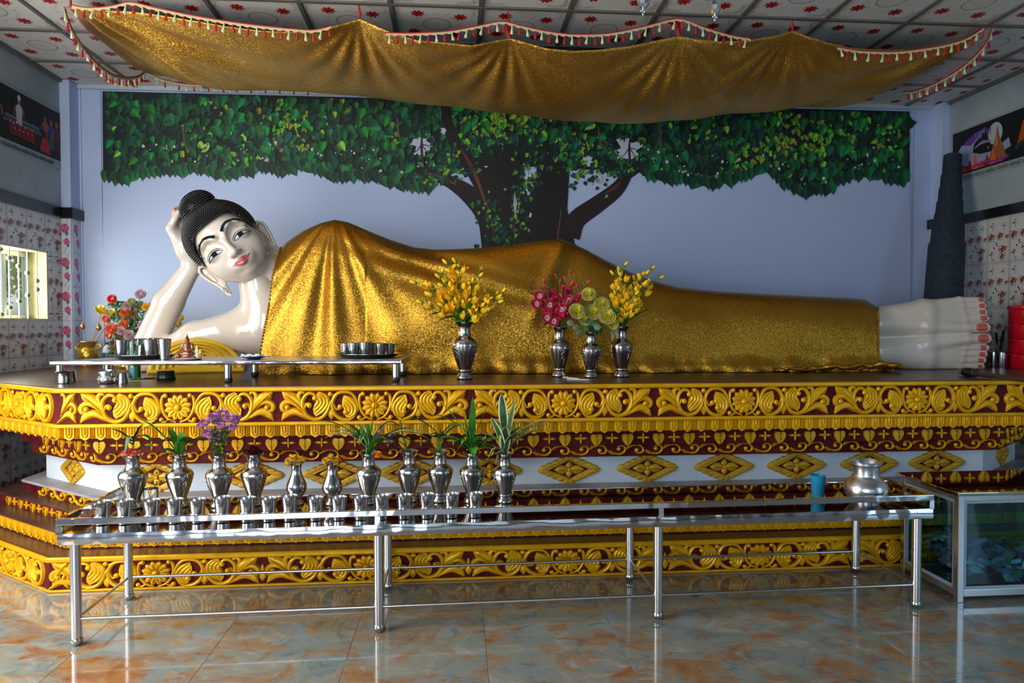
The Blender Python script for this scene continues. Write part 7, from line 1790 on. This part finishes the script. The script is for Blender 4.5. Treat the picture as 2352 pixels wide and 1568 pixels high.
# mallet, red box, tins at the right
p1, p2 = at(2240, 860, Z=ZT + .03), at(2352, 873, Z=ZT + .03)
t = thing('wooden_mallet', 'long wooden gong mallet with black bound head at the right edge', 'mallet', tuple(p1)); ax = (p2 - p1).normalized()
MB().tube([(0, 0, -.004), tuple(ax * .55 + Vector((0, 0, -.008)))], [.017, .016], 12).build('handle', mat('dark_wood', (.06, .032, .02), .45), t, smooth=True)
MB().tube([tuple(ax * -.118), tuple(ax * -.112), tuple(ax * -.05), tuple(ax * -.045), tuple(ax * -.0), tuple(ax * .004)], [.020, .030, .031, .028, .028, .022], 18).build('bound_head', mat('black_rubber', (.01, .01, .01), .4), t, smooth=True)
MB().tube([tuple(ax * -.162), tuple(ax * -.155), tuple(ax * -.112)], [.017, .022, .022], 14).build('wood_tip', mat('tan_wood', (.22, .13, .07), .7), t, smooth=True)
red = mat('red_plastic', (.58, .004, .012), .3, coat=.2)
pr_ = at(2316, 852, Y=5.16); t = thing('red_tiered_carrier', 'tall red stacked food carrier cut by the right picture edge', 'box', (pr_.x + .215, 5.16, ZT + .001))
for k in range(4): MB().lathe([(0, .118 * k), (.165, .118 * k), (.170, .118 * k + .006), (.172, .118 * k + .108), (.166, .118 * k + .115), (0, .118 * k + .115)], 40).build('stacked_tier', red, t, smooth=True)
MB().lathe([(0, .472), (.180, .472), (.182, .478), (.178, .500), (.10, .506), (0, .507)], 40).build('lid', red, t, smooth=True)
MB().tube([(-.10, 0, .50), (-.09, 0, .545), (.09, 0, .545), (.10, 0, .50)], .011, 8).build('carry_handle', red, t, smooth=True)
for k, (px, py, lb) in enumerate(((2281, 847, 'steel tin of brushes just right of the toes'), (2299, 848, 'bright steel tin next to the red carrier'))):
    p = at(px, py, Y=5.30 - .06 * k); p.z = ZT; o = thing('steel_tin', lb, 'tin', tuple(p)); MB().lathe([(0, 0), (.042, 0), (.043, .003), (.043, .125), (.045, .127), (.041, .128), (.041, .006), (0, .005)], 28).build('tin_body', steel, o, smooth=True)
    MB().lathe([(.0432, .030), (.0445, .032), (.0432, .034)], 24).build('pressed_ring', steel, o, smooth=True)
for k, (a, b_, lb) in enumerate((((2293, 812), (2278, 768), 'slender tan stick leaning in the steel tins'), ((2297, 815), (2305, 765), 'dark brush handle in the bright steel tin'), ((2290, 815), (2288, 770), 'black brush handle between the two steel tins'))):
    p1, p2 = at(*a, Y=5.30), at(*b_, Y=5.36); p1 = p1 + (p1 - p2) * .4; o = MB().tube([tuple(p1), tuple(p2)], [.006, .005 if k == 0 else .010], 8).build('brush_handle', mat('tan_wood', (.3, .15, .06), .6) if k == 0 else mat('black_rubber', (.01, .01, .01), .4), None, smooth=True); tag(o, lb, 'brush')
    MB().tube([tuple(p2), tuple(p2 + (p2 - p1) * .04)], .0065, 8).build('end_knob', mat('black_rubber', (.01, .01, .01), .4), o)
